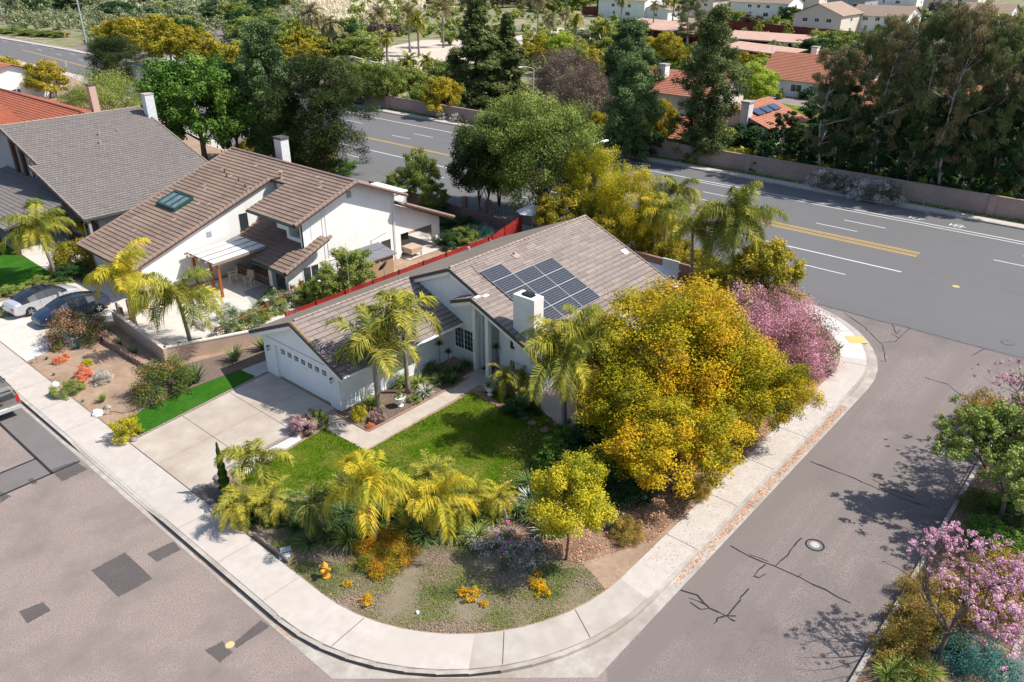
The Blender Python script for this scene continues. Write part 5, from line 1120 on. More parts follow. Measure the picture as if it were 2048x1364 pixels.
make_tree('far_gold', 6, 3.4, 'oliveyel', 'bark', 5200, .42, 16, 'round', .42, .05, 34, sub=4, limbs=4)
make_tree('far_brown', 7, 3.2, 'brown', 'bark_pale', 4600, .42, 16, 'round', .40, .08, 35, sub=4, limbs=8)
# shrubs (stem + foliage)
def shrub(key, R_, H, lm, n, size, K=14, seed=1, **kw):
    kw.setdefault('tr', .03); kw.setdefault('limbs', 7); kw.setdefault('sub', 6)
    return make_tree(key, H, R_, lm, 'bark', n, size, K, 'dome', kw.pop('cr', .42), kw.pop('base', .02), seed, **kw)
shrub('sh_dark', 1.3, 1.9, 'dark', 12000, .11, seed=41); shrub('sh_green', 1.0, 1.5, 'green', 9000, .09, seed=42)
shrub('sh_olive', 1.0, 1.3, 'olive', 9000, .08, seed=43); shrub('sh_yellow', .6, .8, 'yellow', 4500, .07, seed=44)
shrub('sh_pinkbig', 3.2, 3.6, 'pink', 60000, .095, 34, seed=45, sub=8); shrub('sh_pink', .8, 1.1, 'palepink', 12000, .06, seed=46)
shrub('sh_orange', 1.4, .9, 'orange', 34000, .06, 34, seed=47, cr=.4); shrub('sh_coral', .5, .7, 'coral', 3500, .06, seed=48)
shrub('sh_silver', .6, .7, 'silverleaf', 5000, .05, seed=49); shrub('sh_bottle', 1.6, 1.9, 'bottle', 14000, .09, 22, seed=50)
shrub('sh_roses', 1.5, 1.8, 'roses', 15000, .09, 20, seed=51); shrub('sh_white', .9, 1.0, 'whitefl', 7000, .06, seed=52)
shrub('sh_lilac', 1.6, 1.6, 'lilac', 12000, .10, seed=53); shrub('sh_bronze', 1.8, 1.1, 'bronze', 16000, .10, 20, seed=54)
shrub('sh_teal', 1.3, .5, 'teal', 9000, .07, 20, seed=55); shrub('sh_yelflower', .28, .22, 'yelflower', 700, .06, 6, seed=56, limbs=2)
shrub('sh_oliveyel', 1.6, 1.8, 'oliveyel', 14000, .12, 20, seed=57); shrub('sh_lime', 1.4, 2.4, 'lime', 9000, .14, 16, seed=58)
shrub('sh_iceplant', .7, .3, 'lilac', 5000, .05, 12, seed=59, limbs=2)

# ---- palms ----
def palm_mesh(nf, L, lm, seed, droop=1.0, e0=80, e1=-15, nl=46, ll=.55, lw=.045, vee=.35, twist=0, hang=.5, stiff=.0, tb=0.0, arch=1.0):
    rng = np.random.default_rng(seed); V = []; T = []; rach = MB()
    for i in range(nf):
        az = i * 2.39996 + rng.normal() * .35; e = R(e0 + (e1 - e0) * (i / max(1, nf - 1)) ** .85 + rng.normal() * 11); l = L * rng.uniform(.72, 1.1); dr = rng.uniform(.6, 1.35); tw = rng.normal() * 1.6
        p = np.zeros(3); pts = [p]; K = 14; ee = e; ds = l / K; tf = rng.random() * .5 + tb
        for k in range(K):
            dd = np.array([math.cos(ee) * math.cos(az), math.cos(ee) * math.sin(az), math.sin(ee)]); p = p + dd * ds; pts.append(p)
            ee -= droop * dr * (.05 + .16 * (k / K)) * arch; az += tw * .02
            ee = max(ee, R(-82))
        pts = np.array(pts); rach.tube([tuple(q) for q in pts[::2]], [.022 * (1 - j / 9) + .004 for j in range(len(pts[::2]))], 4, cap=False)
        for j in range(nl):
            s = .12 + .88 * j / (nl - 1); f = s * K; a = min(int(f), K - 1); P = pts[a] + (pts[a + 1] - pts[a]) * (f - a)
            d = pts[min(a + 1, K)] - pts[a]; d /= np.linalg.norm(d); side = np.cross(d, [0, 0, 1.0]); side /= np.linalg.norm(side) + 1e-9; upv = np.cross(side, d)
            w = ll * (math.sin(math.pi * (.10 + .86 * s)) ** .6) * rng.uniform(.85, 1.1)
            for sg in (-1, 1):
                if rng.random() < .07: continue
                dirn = side * sg + d * (.45 + .5 * s + rng.normal() * .15) + upv * (vee + rng.normal() * .28); dirn /= np.linalg.norm(dirn)
                m_ = P + dirn * w * .5; e_ = m_ + (dirn + np.array([0, 0, -hang * rng.uniform(.7, 1.7)])) * w * .5
                wd = d * lw * .5
                V += [P - wd * .6, m_ - wd, m_ + wd, P + wd * .6, m_ - wd, e_ - wd * .1, e_ + wd * .1, m_ + wd]; tt = tf * .8 + rng.random() * .45 + .15 * s; T += [tt, tt]
    return np.array(V), np.array(T), rach
PALM = {}
def make_palm(key, nf, L, lm, seed, **kw):
    V, T, rach = palm_mesh(nf, L, lm, seed, **kw); me = leaf_mesh('fronds', V, T, LM[lm], None, link_it=False)
    r = rach.build('frond_stalks', M['crownshaft']); rm = r.data; bpy.data.objects.remove(r); PALM[key] = (me, rm, L)
def palm(key, name, label, loc, h, L=None, tr=.12, lean=(0, 0), shaft=.0, group=None, seed=1, top=None, bark='palmbark', rz=None):
    me, rm, L0 = PALM[key]; t = thing(name, label, 'palm', loc, 0, group); mb = MB()
    k = 7; pts = [(lean[0] * (i / k) ** 1.6, lean[1] * (i / k) ** 1.6, h * i / k) for i in range(k + 1)]
    mb.tube([(0, 0, -.1)] + pts[1:], [tr * 1.5] + [tr * (1.05 - .3 * i / k) for i in range(1, k + 1)], 10); mb.build('trunk', M[bark], t, smooth=True)
    if shaft:
        s = MB(); s.lathe([(tr * .85, 0), (tr * 1.0, shaft * .3), (tr * .6, shaft)], (lean[0], lean[1], h - .02), 8); s.build('crownshaft', M['crownshaft'], t, smooth=True)
    for nm, m_ in (('fronds', me), ('frond_stalks', rm)):
        o = link(nm, m_, t, (lean[0], lean[1], h + shaft * .9)); s = (L or L0) / L0; o.scale = (s, s, s); o.rotation_euler[2] = rz if rz is not None else seed * 1.3
    return t
make_palm('queen_a', 14, 2.7, 'palmyel', 61, droop=1.1, nl=76, ll=.80, hang=.95, lw=.042, e1=0)
make_palm('queen_b', 19, 2.8, 'palm', 62, droop=1.15, nl=76, ll=.80, hang=1.0, lw=.042, e1=-5)
make_palm('queen_c', 24, 3.1, 'palm', 63, droop=1.3, nl=80, ll=.84, hang=1.1, lw=.042, e1=-15)
make_palm('king_a', 12, 2.5, 'palm', 64, droop=1.15, nl=56, ll=.8, hang=.6, lw=.06, e1=-5, vee=.15)
make_palm('king_b', 12, 2.5, 'palmdark', 65, droop=1.1, nl=56, ll=.8, hang=.6, lw=.06, e1=-10, vee=.15)
make_palm('pygmy_a', 34, 1.25, 'palm', 66, droop=1.2, nl=34, ll=.26, hang=.3, lw=.022, e1=-30, tb=.15)
make_palm('pygmy_b', 30, 1.3, 'palmdark', 67, droop=1.2, nl=34, ll=.26, hang=.3, lw=.022, e1=-30)
make_palm('pygmy_c', 30, 1.2, 'palmyel', 68, droop=1.2, nl=34, ll=.25, hang=.3, lw=.022, e1=-20)
make_palm('areca', 22, 2.0, 'palmyel', 69, droop=1.0, nl=40, ll=.5, hang=.5, lw=.045, e1=15)
make_palm('date', 60, 3.4, 'palmdry', 70, droop=.5, nl=34, ll=.5, hang=.1, lw=.09, e1=-30)
make_palm('far_queen', 24, 2.8, 'palmdry', 71, droop=1.2, nl=30, ll=.75, hang=.8, lw=.13, e1=-30)
make_palm('far_queen_g', 24, 2.8, 'palm', 72, droop=1.2, nl=30, ll=.75, hang=.8, lw=.13, e1=-30)
# ---- strap leaved plants ----
def blades(key, n, L, w, lm, seed, spread=60, droop=.8, seg=4, fold=0):
    rng = np.random.default_rng(seed); V = []; T = []
    for i in range(n):
        az = rng.uniform(0, 6.28); e = R(rng.uniform(90 - spread, 88)); l = L * rng.uniform(.6, 1.1); p = np.array([math.cos(az), math.sin(az), 0]) * rng.uniform(0, .12) * L; sd_ = np.array([-math.sin(az), math.cos(az), 0]); tt = rng.random() * .8
        ww = [w * .6, w, w * .85, w * .5, w * .05] if seg == 4 else [w] * (seg + 1)
        for k in range(seg):
            q = p + np.array([math.cos(e) * math.cos(az), math.cos(e) * math.sin(az), math.sin(e)]) * l / seg
            V += [p - sd_ * ww[k] / 2, q - sd_ * ww[k + 1] / 2, q + sd_ * ww[k + 1] / 2, p + sd_ * ww[k] / 2]; T.append(tt + .1 * k); p = q; e -= droop * .35
    PALM[key] = leaf_mesh('leaves', np.array(V), np.array(T), LM[lm], None, link_it=False)
def tuft(key, name, label, loc, s=1.0, cat='plant', group=None, z=None):
    o = link(name, PALM[key]); o.location = loc; o.scale = (s, s, z or s); o.rotation_euler[2] = (loc[0] * 5 + loc[1] * 3) % 6.28; return tag(o, label, cat, group)
blades('strap', 170, .95, .035, 'strap', 81, 65, .9); blades('strap_dark', 190, .9, .035, 'strapdark', 82, 65, .9)
blades('agave', 40, .75, .13, 'agave', 83, 75, .25); blades('teal_agave', 34, .55, .10, 'teal', 84, 75, .2)
blades('bird', 60, 1.3, .10, 'strapdark', 85, 45, .5); blades('grass_tuft', 200, .7, .018, 'strap', 86, 40, .3); blades('spiky', 110, .55, .03, 'strapdark', 87, 85, .15)
blades('white_strap', 120, .7, .05, 'whitefl', 88, 65, .8)
# cypress
def make_cypress():
    rng = np.random.default_rng(90); n = 9000; z = rng.uniform(0, 1, n) ** 1.1; r = .24 * (1 - z) ** .75 * (1 + .15 * np.sin(z * 40)); a = rng.uniform(0, 6.28, n)
    P = np.stack([r * np.cos(a), r * np.sin(a), .08 + z * 2.55], 1); l = rng.uniform(.04, .10, n); d = np.stack([np.cos(a) * .3, np.sin(a) * .3, np.ones(n)], 1) * l[:, None]; w = np.stack([-np.sin(a), np.cos(a), np.zeros(n)], 1) * (l * .3)[:, None]
    return leaf_mesh('crown', np.stack([P, P + d * .5 + w, P + d, P + d * .5 - w], 1).reshape(-1, 3), rng.random(n) * .9, LM['green'], None, link_it=False)
cyp = make_cypress()
# blossom trees in the planter
def blossom_tree(label, loc, H, R_, lean, seed, nleaf=9000, lm='magenta', leafy=0, side=(1, 0), sweep=None, bare=.5):
    rng = np.random.default_rng(seed); t = thing('blossom_tree', label, 'tree', loc); mb = MB(); E = []; r0 = .018 * H
    fork = Vector((lean[0] * H * .3, lean[1] * H * .3, H * .27)); mb.tube([(0, 0, -.1), (lean[0] * .3, lean[1] * .3, H * .13), tuple(fork)], [r0 * 1.3, r0, r0 * .9], 8)
    nm = 6; off = Vector((lean[0] * H * .8, lean[1] * H * .8, 0))
    for i in range(nm):
        a = i * 6.283 / nm + rng.normal() * .25; el = rng.uniform(.45, .95); q = Vector((math.cos(a) * R_ * .5 * (1.2 - .4 * el), math.sin(a) * R_ * .5 * (1.2 - .4 * el), H * (.42 + .18 * el))) + off * .5
        lp = limb(mb, fork, q, r0 * .62, r0 * .34, rng, .12, 6, 5)
        for j in range(6):
            a2 = a + rng.normal() * .75; rr_ = R_ * rng.uniform(.45, 1.0); z = H * (.98 - .34 * (rr_ / R_) ** 2 + rng.normal() * .04)
            e = Vector((math.cos(a2) * rr_, math.sin(a2) * rr_, z)) + off; mp_ = limb(mb, lp[3 + j % 3], e, r0 * .28, r0 * .09, rng, .16, 5, 4); E.append(tuple(e))
            for k in range(9):
                o = mp_[1 + k % 4]; d = Vector((rng.normal(), rng.normal(), abs(rng.normal()) * .7 + .25)).normalized(); p2 = o + d * rng.uniform(.35, .85); limb(mb, o, p2, r0 * .09, r0 * .035, rng, .2, 3, 2); E.append(tuple(p2))
    mb.build('trunk', M['bark'], t, smooth=True)
    T = np.array(E); s = T @ np.array([side[0], side[1], .25]) + rng.normal(size=len(T)) * R_ * .15; T2 = T[s > np.quantile(s, bare)]; T2 = np.concatenate([T2 + rng.normal(size=T2.shape) * .13 for _ in range(3)])
    v, tt = leaves(rng, T2, rng.uniform(.03, .11, len(T2)), nleaf, .06, .8, tvar=.6, up=.6); leaf_mesh('blossom', v, tt, LM[lm], t)
    if leafy:
        T3 = T[s <= np.quantile(s, .8)]; v, tt = leaves(rng, np.concatenate([T3 + rng.normal(size=T3.shape) * .16 for _ in range(3)]), rng.uniform(.05, .20, len(T3) * 3), leafy, .13, .5); leaf_mesh('leaves', v, tt, LM['leafy'], t)
    return t
def brush(name, label, regions, seed, lm, size=.5, per=90):
    """a thicket nobody could count: one mesh of leaf clumps. regions: (n, x0, x1, y0, y1, hmin, hmax px, slope)"""
    rng = np.random.default_rng(seed); C, Rr = [], []
    for n, x0, x1, y0, y1, h0, h1, sl in regions:
        for i in range(n):
            x = rng.uniform(x0, x1); y = rng.uniform(y0, y1) + sl * (x - x0); b = at(x, y); m_ = pxm(b); h = rng.uniform(h0, h1) * m_ * 1.0; w_ = h * rng.uniform(.5, .9)
            for k in range(7): a = rng.uniform(0, 6.28); q = rng.uniform(0, .7) * w_; C.append((b.x + math.cos(a) * q, b.y + math.sin(a) * q, h * rng.uniform(.25, .8))); Rr.append(w_ * rng.uniform(.3, .5))
    v, t = leaves(rng, np.array(C), np.array(Rr), len(C) * per // 7, size, .6, up=.3); o = leaf_mesh(name, v, t, LM[lm]); return tag(o, label, None, None, 'stuff')
# ---- planting ----
ORD = ['leftmost', 'second', 'third', 'fourth', 'fifth', 'sixth', 'seventh', 'eighth', 'ninth', 'tenth', 'eleventh', 'twelfth', 'thirteenth', 'fourteenth', 'fifteenth', 'sixteenth', 'seventeenth', 'eighteenth', 'nineteenth', 'twentieth']
def W(px, py, z=LZ): return tuple(at(px, py, z))
# big golden trees at the side street
plant('gold_big', 'golden_tree', 'huge yellow-gold leafy tree covering the right end of the white house', 'tree', (31.9, 17.3, LZ), 7.3, 4.4, rz=.4)
plant('gold_mid', 'golden_tree', 'yellow-orange tree crown overhanging the side street pavement, right of the huge golden tree', 'tree', (33.5, 12.8, LZ), 4.8, 2.15, rz=1.4)
plant('gold_mid', 'golden_tree', 'lower golden tree at the pavement edge in front of the huge golden tree', 'tree', (27.0, 13.9, LZ), 4.4, 2.8, rz=2.0)
plant('gold_mid', 'golden_tree', 'golden tree mass between the huge golden tree and the lawn shrubs', 'tree', (28.6, 17.2, LZ), 5.2, 2.6, rz=4.4)
plant('gold_mid', 'golden_tree', 'golden crown bulge between the huge golden tree and the pavement', 'tree', (32.3, 14.2, LZ), 5.8, 2.7, rz=5.2)
tree('yellow_small', 1132, 1118, 928, 140, 'small_yellow_tree', 'small yellow-green tree on a thin leaning trunk in the corner bed', z=LZ)
# pink shrub and green tree at the corner
plant('sh_pinkbig', 'pink_flowering_shrub', 'large pink-flowering shrub behind the agaves at the street corner', 'shrub', (42.6, 15.9, LZ), 4.1, 3.1)
plant('sh_pinkbig', 'pink_flowering_shrub', 'trailing right end of the pink-flowering hedge beside the pavement', 'shrub', (42.2, 14.2, LZ), 2.2, 1.7, rz=2)
plant('oliveyel', 'round_tree', 'dense round green-gold tree between the pink shrub and the main road', 'tree', (48.3, 19.6, LZ), 5.0, 2.6)
for px, py, k, s, lab in ((1652, 700, 'agave', 1.3, 'large agave under the pink shrub, nearest the main road'), (1660, 722, 'agave', 1.1, 'agave at the pavement edge right of the pink shrub'), (1655, 745, 'agave', 1.0, 'lowest agave of the corner clump, by the bare soil'), (1640, 690, 'strap', 1.0, 'strappy plant behind the corner agaves'), (1674, 700, 'agave', .8, 'small agave nearest the curved pavement')):
    tuft(k, 'agave' if 'agave' in k else 'strappy_plant', lab, W(px, py), s)
tuft('teal_agave', 'succulent', 'red-tipped succulent at the top of the corner agave clump', W(1650, 680), .9)
# palms behind the white house
palm('queen_c', 'queen_palm', 'tall feathery queen palm in front of the main road, right of the tile roof', W(1455, 610), 5.6, 4.0, .13, (.1, .2), .5, seed=2)
palm('queen_b', 'queen_palm', 'smaller queen palm left of the tallest one behind the roof end', W(1380, 585), 4.4, 2.9, .12, (.0, .3), .3, seed=4)
palm('areca', 'yellow_palm', 'bushy yellow palm below the tall queen palm at the roof corner', W(1428, 620), 2.2, 2.1, .08, seed=1)
palm('areca', 'yellow_palm', 'low yellow-green palm clump beside the round green-gold tree', W(1445, 640), 1.2, 1.9, .08, seed=5)
palm('queen_a', 'queen_palm', 'queen palm with one orange frond above the patio cover', W(1308, 520), 3.4, 2.2, .12, (0, .2), .3, seed=3)
palm('queen_b', 'queen_palm', 'thin-trunked queen palm right of the orange-fronded one', W(1325, 522), 3.8, 2.2, .11, (.1, 0), .3, seed=6)
palm('queen_b', 'queen_palm', 'queen palm seen above the yellow trees beside the main road', W(1345, 500), 4.6, 2.3, .11, (0, 0), .3, seed=7)
q = at(1445, 655, LZ); yt = thing('yucca', 'spiky yucca on a pale trunk below the yellow palm at the roof corner', 'plant', tuple(q)); yb = MB(); yb.tube([(0, 0, -.1), (0, 0, 1.7)], [.16, .1], 8); yb.build('stem', M['palmbark'], yt); o = link('leaf_rosette', PALM['spiky'], yt, (0, 0, 1.6)); o.scale = (1.6, 1.6, 1.6)
# tall pair at the front of the house
palm('queen_b', 'queen_palm', 'left of the pair of drooping queen palms in front of the chimney', W(1128, 868), 4.0, 2.9, .15, (-.1, .2), .45, seed=1.5, bark='palmbark')
palm('queen_c', 'queen_palm', 'right of the pair of drooping queen palms in front of the chimney', W(1157, 863), 4.6, 2.9, .15, (.3, .2), .45, seed=4.1)
palm('king_b', 'king_palm', 'left king palm of the two shading the garage roof', W(757, 820), 3.3, 2.75, .13, (0, .05), .7, seed=1)
palm('king_a', 'king_palm', 'taller right king palm of the two beside the garage roof', W(816, 785), 4.1, 3.0, .13, (0, .05), .7, seed=2.2)
palm('pygmy_a', 'pygmy_palm', 'small bushy palm beside the white pot near the front door', W(1012, 790), 1.1, 1.35, .09, seed=2)
palm('pygmy_b', 'pygmy_palm', 'low palm behind the small bushy palm by the front door', W(1045, 785), .9, 1.2, .09, seed=3)
# foreground palms
palm('king_a', 'kentia_palm', 'broad-fronded yellow palm beside the thin cypress at the driveway', W(525, 990), 1.75, 1.90, .09, (0, 0), .2, seed=3.1)
palm('pygmy_a', 'pygmy_palm', 'bushy palm at the pavement, below the broad yellow palm', W(490, 1045), 1.05, 1.57, .08, seed=1)
palm('pygmy_a', 'pygmy_palm', 'bushy palm between the pavement palm and the dark palm', W(548, 1040), 1.05, 1.35, .08, seed=5)
palm('pygmy_b', 'pygmy_palm', 'dark green palm with a leaning trunk left of the tall yellow foreground palm', W(650, 1062), 1.55, 1.46, .09, (-.35, .1), seed=2)
palm('queen_a', 'queen_palm', 'tallest yellow-fronded palm in the foreground, rising from the orange shrub', W(752, 1088), 2.75, 2.23, .13, (-.05, .1), .35, seed=3.7)
palm('pygmy_a', 'pygmy_palm', 'rounded green palm at the lawn edge right of the tallest foreground palm', W(862, 1005), 1.45, 1.63, .1, seed=3)
palm('queen_a', 'queen_palm', 'yellow palm with upright fronds on a thin trunk, between the lawn and the dry bed', W(884, 1085), 2.05, 1.85, .07, (0, 0), .3, seed=5)
palm('pygmy_c', 'pygmy_palm', 'small orange-tinged palm with a leaning trunk right of the strappy plants', W(1013, 1045), 1.25, 1.03, .08, (-.15, .25), seed=4)
palm('pygmy_c', 'pygmy_palm', 'low yellow palm between the upright yellow palm and the orange-tinged one', W(948, 1020), 0.75, 1.14, .08, seed=6)
palm('pygmy_a', 'pygmy_palm', 'green palm tucked between the two yellow-fronded foreground palms', W(815, 1045), 1.1, 1.29, .08, seed=7)
palm('pygmy_b', 'pygmy_palm', 'dark palm behind the leaning dark palm at the lawn edge', W(690, 1000), .9, 1.20, .08, seed=8)
palm('pygmy_a', 'pygmy_palm', 'green palm between the rounded green palm and the small leaning palm', W(925, 1050), .8, 1.10, .08, seed=9)
c = thing('cypress', 'thin pointed dark cypress at the corner of the driveway', 'tree', W(452, 984)); link('crown', cyp, c); k = MB(); k.tube([(0, 0, -.1), (0, 0, 1.6)], [.03, .01], 5); k.build('trunk', M['bark'], c)
# strappy and flowering plants round the corner bed
ST = [('strap', 930, 1040, 1.2, 'bright strappy clump right of the upright yellow palm'), ('strap', 905, 1070, .9, 'lower strappy clump beside the thin palm trunk'), ('strap', 815, 1065, 1.0, 'strappy plant behind the orange shrub'), ('strap', 700, 1085, .9, 'strappy plant left of the orange shrub'),
      ('strap_dark', 850, 1080, .9, 'dark strappy plant between orange shrub and thin palm trunk'), ('strap_dark', 740, 1035, 1.0, 'dark strappy plant behind the tallest foreground palm trunk'), ('strap', 955, 1080, .8, 'rightmost bright strappy clump in front of the leaning palm'), ('strap_dark', 690, 1040, 1.0, 'dark strappy clump beside the leaning dark palm'),
      ('white_strap', 1060, 1010, 1.1, 'pale variegated strappy plant left of the small yellow tree'), ('strap_dark', 1075, 1035, 1.0, 'dark strappy plant at the foot of the small yellow tree'), ('strap_dark', 1060, 975, .9, 'strappy plant at the lawn edge by the dark shrubs'), ('white_strap', 1090, 1065, 1.0, 'grey-green dry strappy plant behind the small yellow tree trunk'),
      ('strap_dark', 905, 1000, .9, 'strappy plant at the lawn edge behind the yellow palms'), ('strap_dark', 960, 1000, .8, 'strappy plant behind the low yellow palm'), ('strap_dark', 600, 1060, .8, 'dark strappy plant in the shade by the pavement stones'), ('strap', 640, 1030, .7, 'strappy plant behind the leaning dark palm')]
ST += [('strap_dark', 660, 1075, .9, 'dark strappy plant in the shade left of the orange shrub'), ('strap', 720, 1020, .8, 'strappy plant at the lawn edge behind the tallest foreground palm'), ('strap_dark', 780, 1045, 1.0, 'dark strappy plant right of the tallest foreground palm trunk'), ('strap', 800, 1010, .9, 'strappy plant at the lawn edge left of the rounded green palm'),
      ('strap_dark', 860, 1045, 1.0, 'dark strappy plant below the rounded green palm'), ('strap', 990, 1040, .8, 'strappy plant left of the leaning small palm'), ('strap_dark', 1035, 1030, .9, 'dark strappy plant right of the leaning small palm'), ('strap', 1105, 1030, .8, 'strappy plant right behind the small yellow tree'),
      ('strap_dark', 580, 1010, .8, 'dark strappy plant between the bushy palms near the lawn'), ('strap_dark', 530, 1000, .8, 'dark strappy plant behind the bushy pavement palms'), ('strap', 470, 1010, .6, 'small strappy plant near the cypress foot'), ('strap_dark', 620, 1090, .8, 'dark strappy plant above the utility lids'), ('strap_dark', 755, 1065, .9, 'dark strappy plant directly behind the orange shrub')]
for i, (x, y, k_, h, r) in enumerate(((590, 1035, 'sh_dark', .5, .8), (640, 1050, 'sh_green', .5, .7), (700, 1055, 'sh_dark', .6, .9), (730, 1070, 'sh_green', .55, .8), (830, 1030, 'sh_green', .6, .8), (880, 1040, 'sh_dark', .6, .9), (930, 1015, 'sh_green', .5, .7), (980, 1015, 'sh_dark', .5, .7), (520, 1030, 'sh_dark', .5, .8), (1085, 1000, 'sh_dark', .8, .9), (1110, 1050, 'sh_olive', .5, .8), (660, 1020, 'sh_olive', .4, .6))):
    plant(k_, 'low_shrub', 'low green shrub filling the corner bed, ' + ['below the left bushy palms', 'at the foot of the leaning dark palm', 'left of the tallest palm trunk', 'just behind the orange shrub', 'right of the tallest palm trunk', 'at the thin palm trunk', 'left of the small leaning palm', 'behind the small leaning palm', 'between the two bushy pavement palms', 'beneath the light green lawn shrub', 'behind the small yellow tree trunk', 'beside the stones at the lawn edge'][i], 'shrub', W(x, y), h, r, group='low shrubs between the foreground palms')
for kk, x, y, s, lab in ST: tuft(kk, 'strappy_plant', lab, W(x, y), s * 1.25)
plant('sh_orange', 'orange_shrub', 'wide orange and green succulent shrub around the tallest foreground palm trunk', 'shrub', W(770, 1112), .62, 1.15)
plant('sh_iceplant', 'ice_plant', 'mauve ice plant mound with a few magenta flowers left of the small yellow tree', 'plant', W(985, 1085), .4, .95)
plant('sh_iceplant', 'ice_plant', 'flat grey-mauve ground plant in the shadow of the small yellow tree', 'plant', W(1040, 1110), .22, 1.0)
fm = MB(); rr = random.Random(3)
for x, y in ((967, 1080), (1019, 1083), (1002, 1100), (1016, 1045), (990, 1066)):
    for k in range(5): q = W(x + rr.uniform(-3, 3), y + rr.uniform(-3, 3), LZ + .30); fm.lathe([(.035, 0), (.05, .03), (.01, .04)], q, 6)
tag(fm.build('magenta_flowers', mat('magenta', (.62, .05, .40), .7)), None, None, None, 'stuff')
for i, (x, y, s, lab) in enumerate(((731, 1204, 1.0, 'yellow flower clump nearest the pavement, below the hydrant'), (754, 1152, .95, 'yellow flower clump just under the orange shrub'), (694, 1168, .6, 'small yellow flower clump beside the hydrant'), (940, 1192, 1.25, 'yellow flower clump in the middle of the dry bed'), (921, 1186, .8, 'yellow flowers at the left of the middle clump'), (969, 1208, .6, 'small yellow flower clump right of the middle clump'), (1076, 1170, 1.15, 'yellow flower clump under the small yellow tree, upper one'), (1085, 1188, 1.05, 'yellow flower clump at the right end of the bed, lower one'), (1076, 1150, .5, 'tiny yellow flowers above the right-hand clump'))):
    plant('sh_yelflower', 'yellow_flowers', lab, 'flowers', W(x, y), .24 * s, .27 * s, group='yellow flower clumps in the corner bed')
# shrubs at the right of the lawn
plant('sh_dark', 'dark_shrub', 'dark glossy shrub at the right edge of the lawn', 'shrub', W(1180, 915), 1.9, 1.5); plant('sh_dark', 'dark_shrub', 'dark shrub behind the small yellow tree', 'shrub', W(1225, 950), 1.6, 1.5)
plant('sh_green', 'green_shrub', 'light green shrub touching the lawn, left of the dark shrubs', 'shrub', W(1105, 930), 1.4, .9); plant('sh_green', 'green_shrub', 'green shrub at the foot of the queen palm pair', 'shrub', W(1140, 890), 1.1, 1.0)
plant('sh_dark', 'dark_shrub', 'dark shrub in the leaf litter right of the small yellow tree', 'shrub', W(1250, 985), 1.2, 1.2); plant('sh_dark', 'dark_shrub', 'dark shrub in the deep shade behind the pink-flowered shrub', 'shrub', W(1290, 880), 1.6, 1.5); plant('sh_dark', 'dark_shrub', 'dark hedge in front of the golden trees', 'shrub', W(1230, 895), 1.9, 1.3); plant('sh_pink', 'pink_shrub', 'pink-flowered shrub in the shade between dark shrubs and golden trees', 'shrub', W(1245, 868), 1.6, 1.1)
plant('sh_pink', 'pink_shrub', 'small pink shrub behind the right queen palm of the pair', 'shrub', W(1190, 850), 1.2, .7)
plant('sh_dark', 'dark_shrub', 'dark low shrub beneath the chimney wall beside the potted palm', 'shrub', W(1040, 820), .9, .9)
tuft('agave', 'agave', 'pale blue-green agave in the leaf litter under the golden tree', W(1287, 1003), .9); tuft('teal_agave', 'agave', 'dark teal agave right of the small yellow tree', W(1228, 1055), 1.0)
for x, y, lab in ((1395, 985, 'low red-leaved plant at the pavement edge under the golden tree'), (1255, 1070, 'bronze low plant in the leaf litter beside the pavement')): plant('sh_bronze', 'low_plant', lab, 'plant', W(x, y), .5, .7)
# house front bed
tuft('strap', 'strappy_plant', 'strappy plant against the sunny garage wall', W(745, 812), 1.0); tuft('strap', 'strappy_plant', 'strappy plant beside the right king palm', W(838, 770), .9); tuft('white_strap', 'strappy_plant', 'white-flowered strappy clump right of the right king palm trunk', W(850, 790), 1.1)
tuft('strap', 'strappy_plant', 'strappy plant between the king palms by the wall', W(808, 770), 1.0)
for i, (x, y) in enumerate(((868, 748), (892, 752), (915, 745), (880, 765), (905, 766), (930, 735), (858, 738))):
    tuft('strap_dark', 'strappy_plant', ['dark grassy clump at the bay window, leftmost', 'dark grassy clump under the bay window, second from the left', 'dark grassy clump under the bay window, in the middle', 'dark grassy clump at the brick edge below the bay window', 'dark grassy clump nearest the path corner', 'dark grassy clump beside the front door post', 'dark grassy clump tucked in the wall corner'][i], W(x, y), .9, group='dark grassy clumps under the bay window')
for x, y, h, lab in ((880, 735, 1.5, 'spiky dracaena head on a thin stem before the bay window'), (897, 742, 1.2, 'lower spiky dracaena head right of the first'), (992, 745, 1.6, 'dark spiky yucca beside the right porch post'), (836, 775, 1.9, 'thin pale-stemmed dracaena between the right king palm and the wall')):
    b = W(x, y); t = thing('dracaena', lab, 'plant', b); k = MB(); k.tube([(0, 0, 0), (.05, 0, h)], [.035, .03], 6); k.build('stem', M['palmbark'], t); o = link('leaf_rosette', PALM['spiky'], t, (.05, 0, h)); o.scale = (.8, .8, .8)
plant('sh_yellow', 'yellow_shrub', 'small yellow shrub at the garage corner bed', 'shrub', W(718, 838), .8, .42); plant('sh_pink', 'azalea', 'pale pink azalea under the left king palm', 'shrub', W(756, 840), .7, .42)
plant('sh_coral', 'orange_flowers', 'small red-orange flowers at the tip of the mulch bed', 'flowers', W(741, 855), .3, .22); plant('sh_olive', 'low_plant', 'small low plant right of the white urn', 'plant', W(828, 803), .35, .38)
plant('sh_pink', 'mixed_shrub', 'pink and green shrub at the end of the white gravel strip', 'shrub', W(605, 862), 1.0, .65); plant('sh_olive', 'mixed_shrub', 'green-gold half of the shrub between driveway and front path', 'shrub', W(632, 852), 1.0, .6)
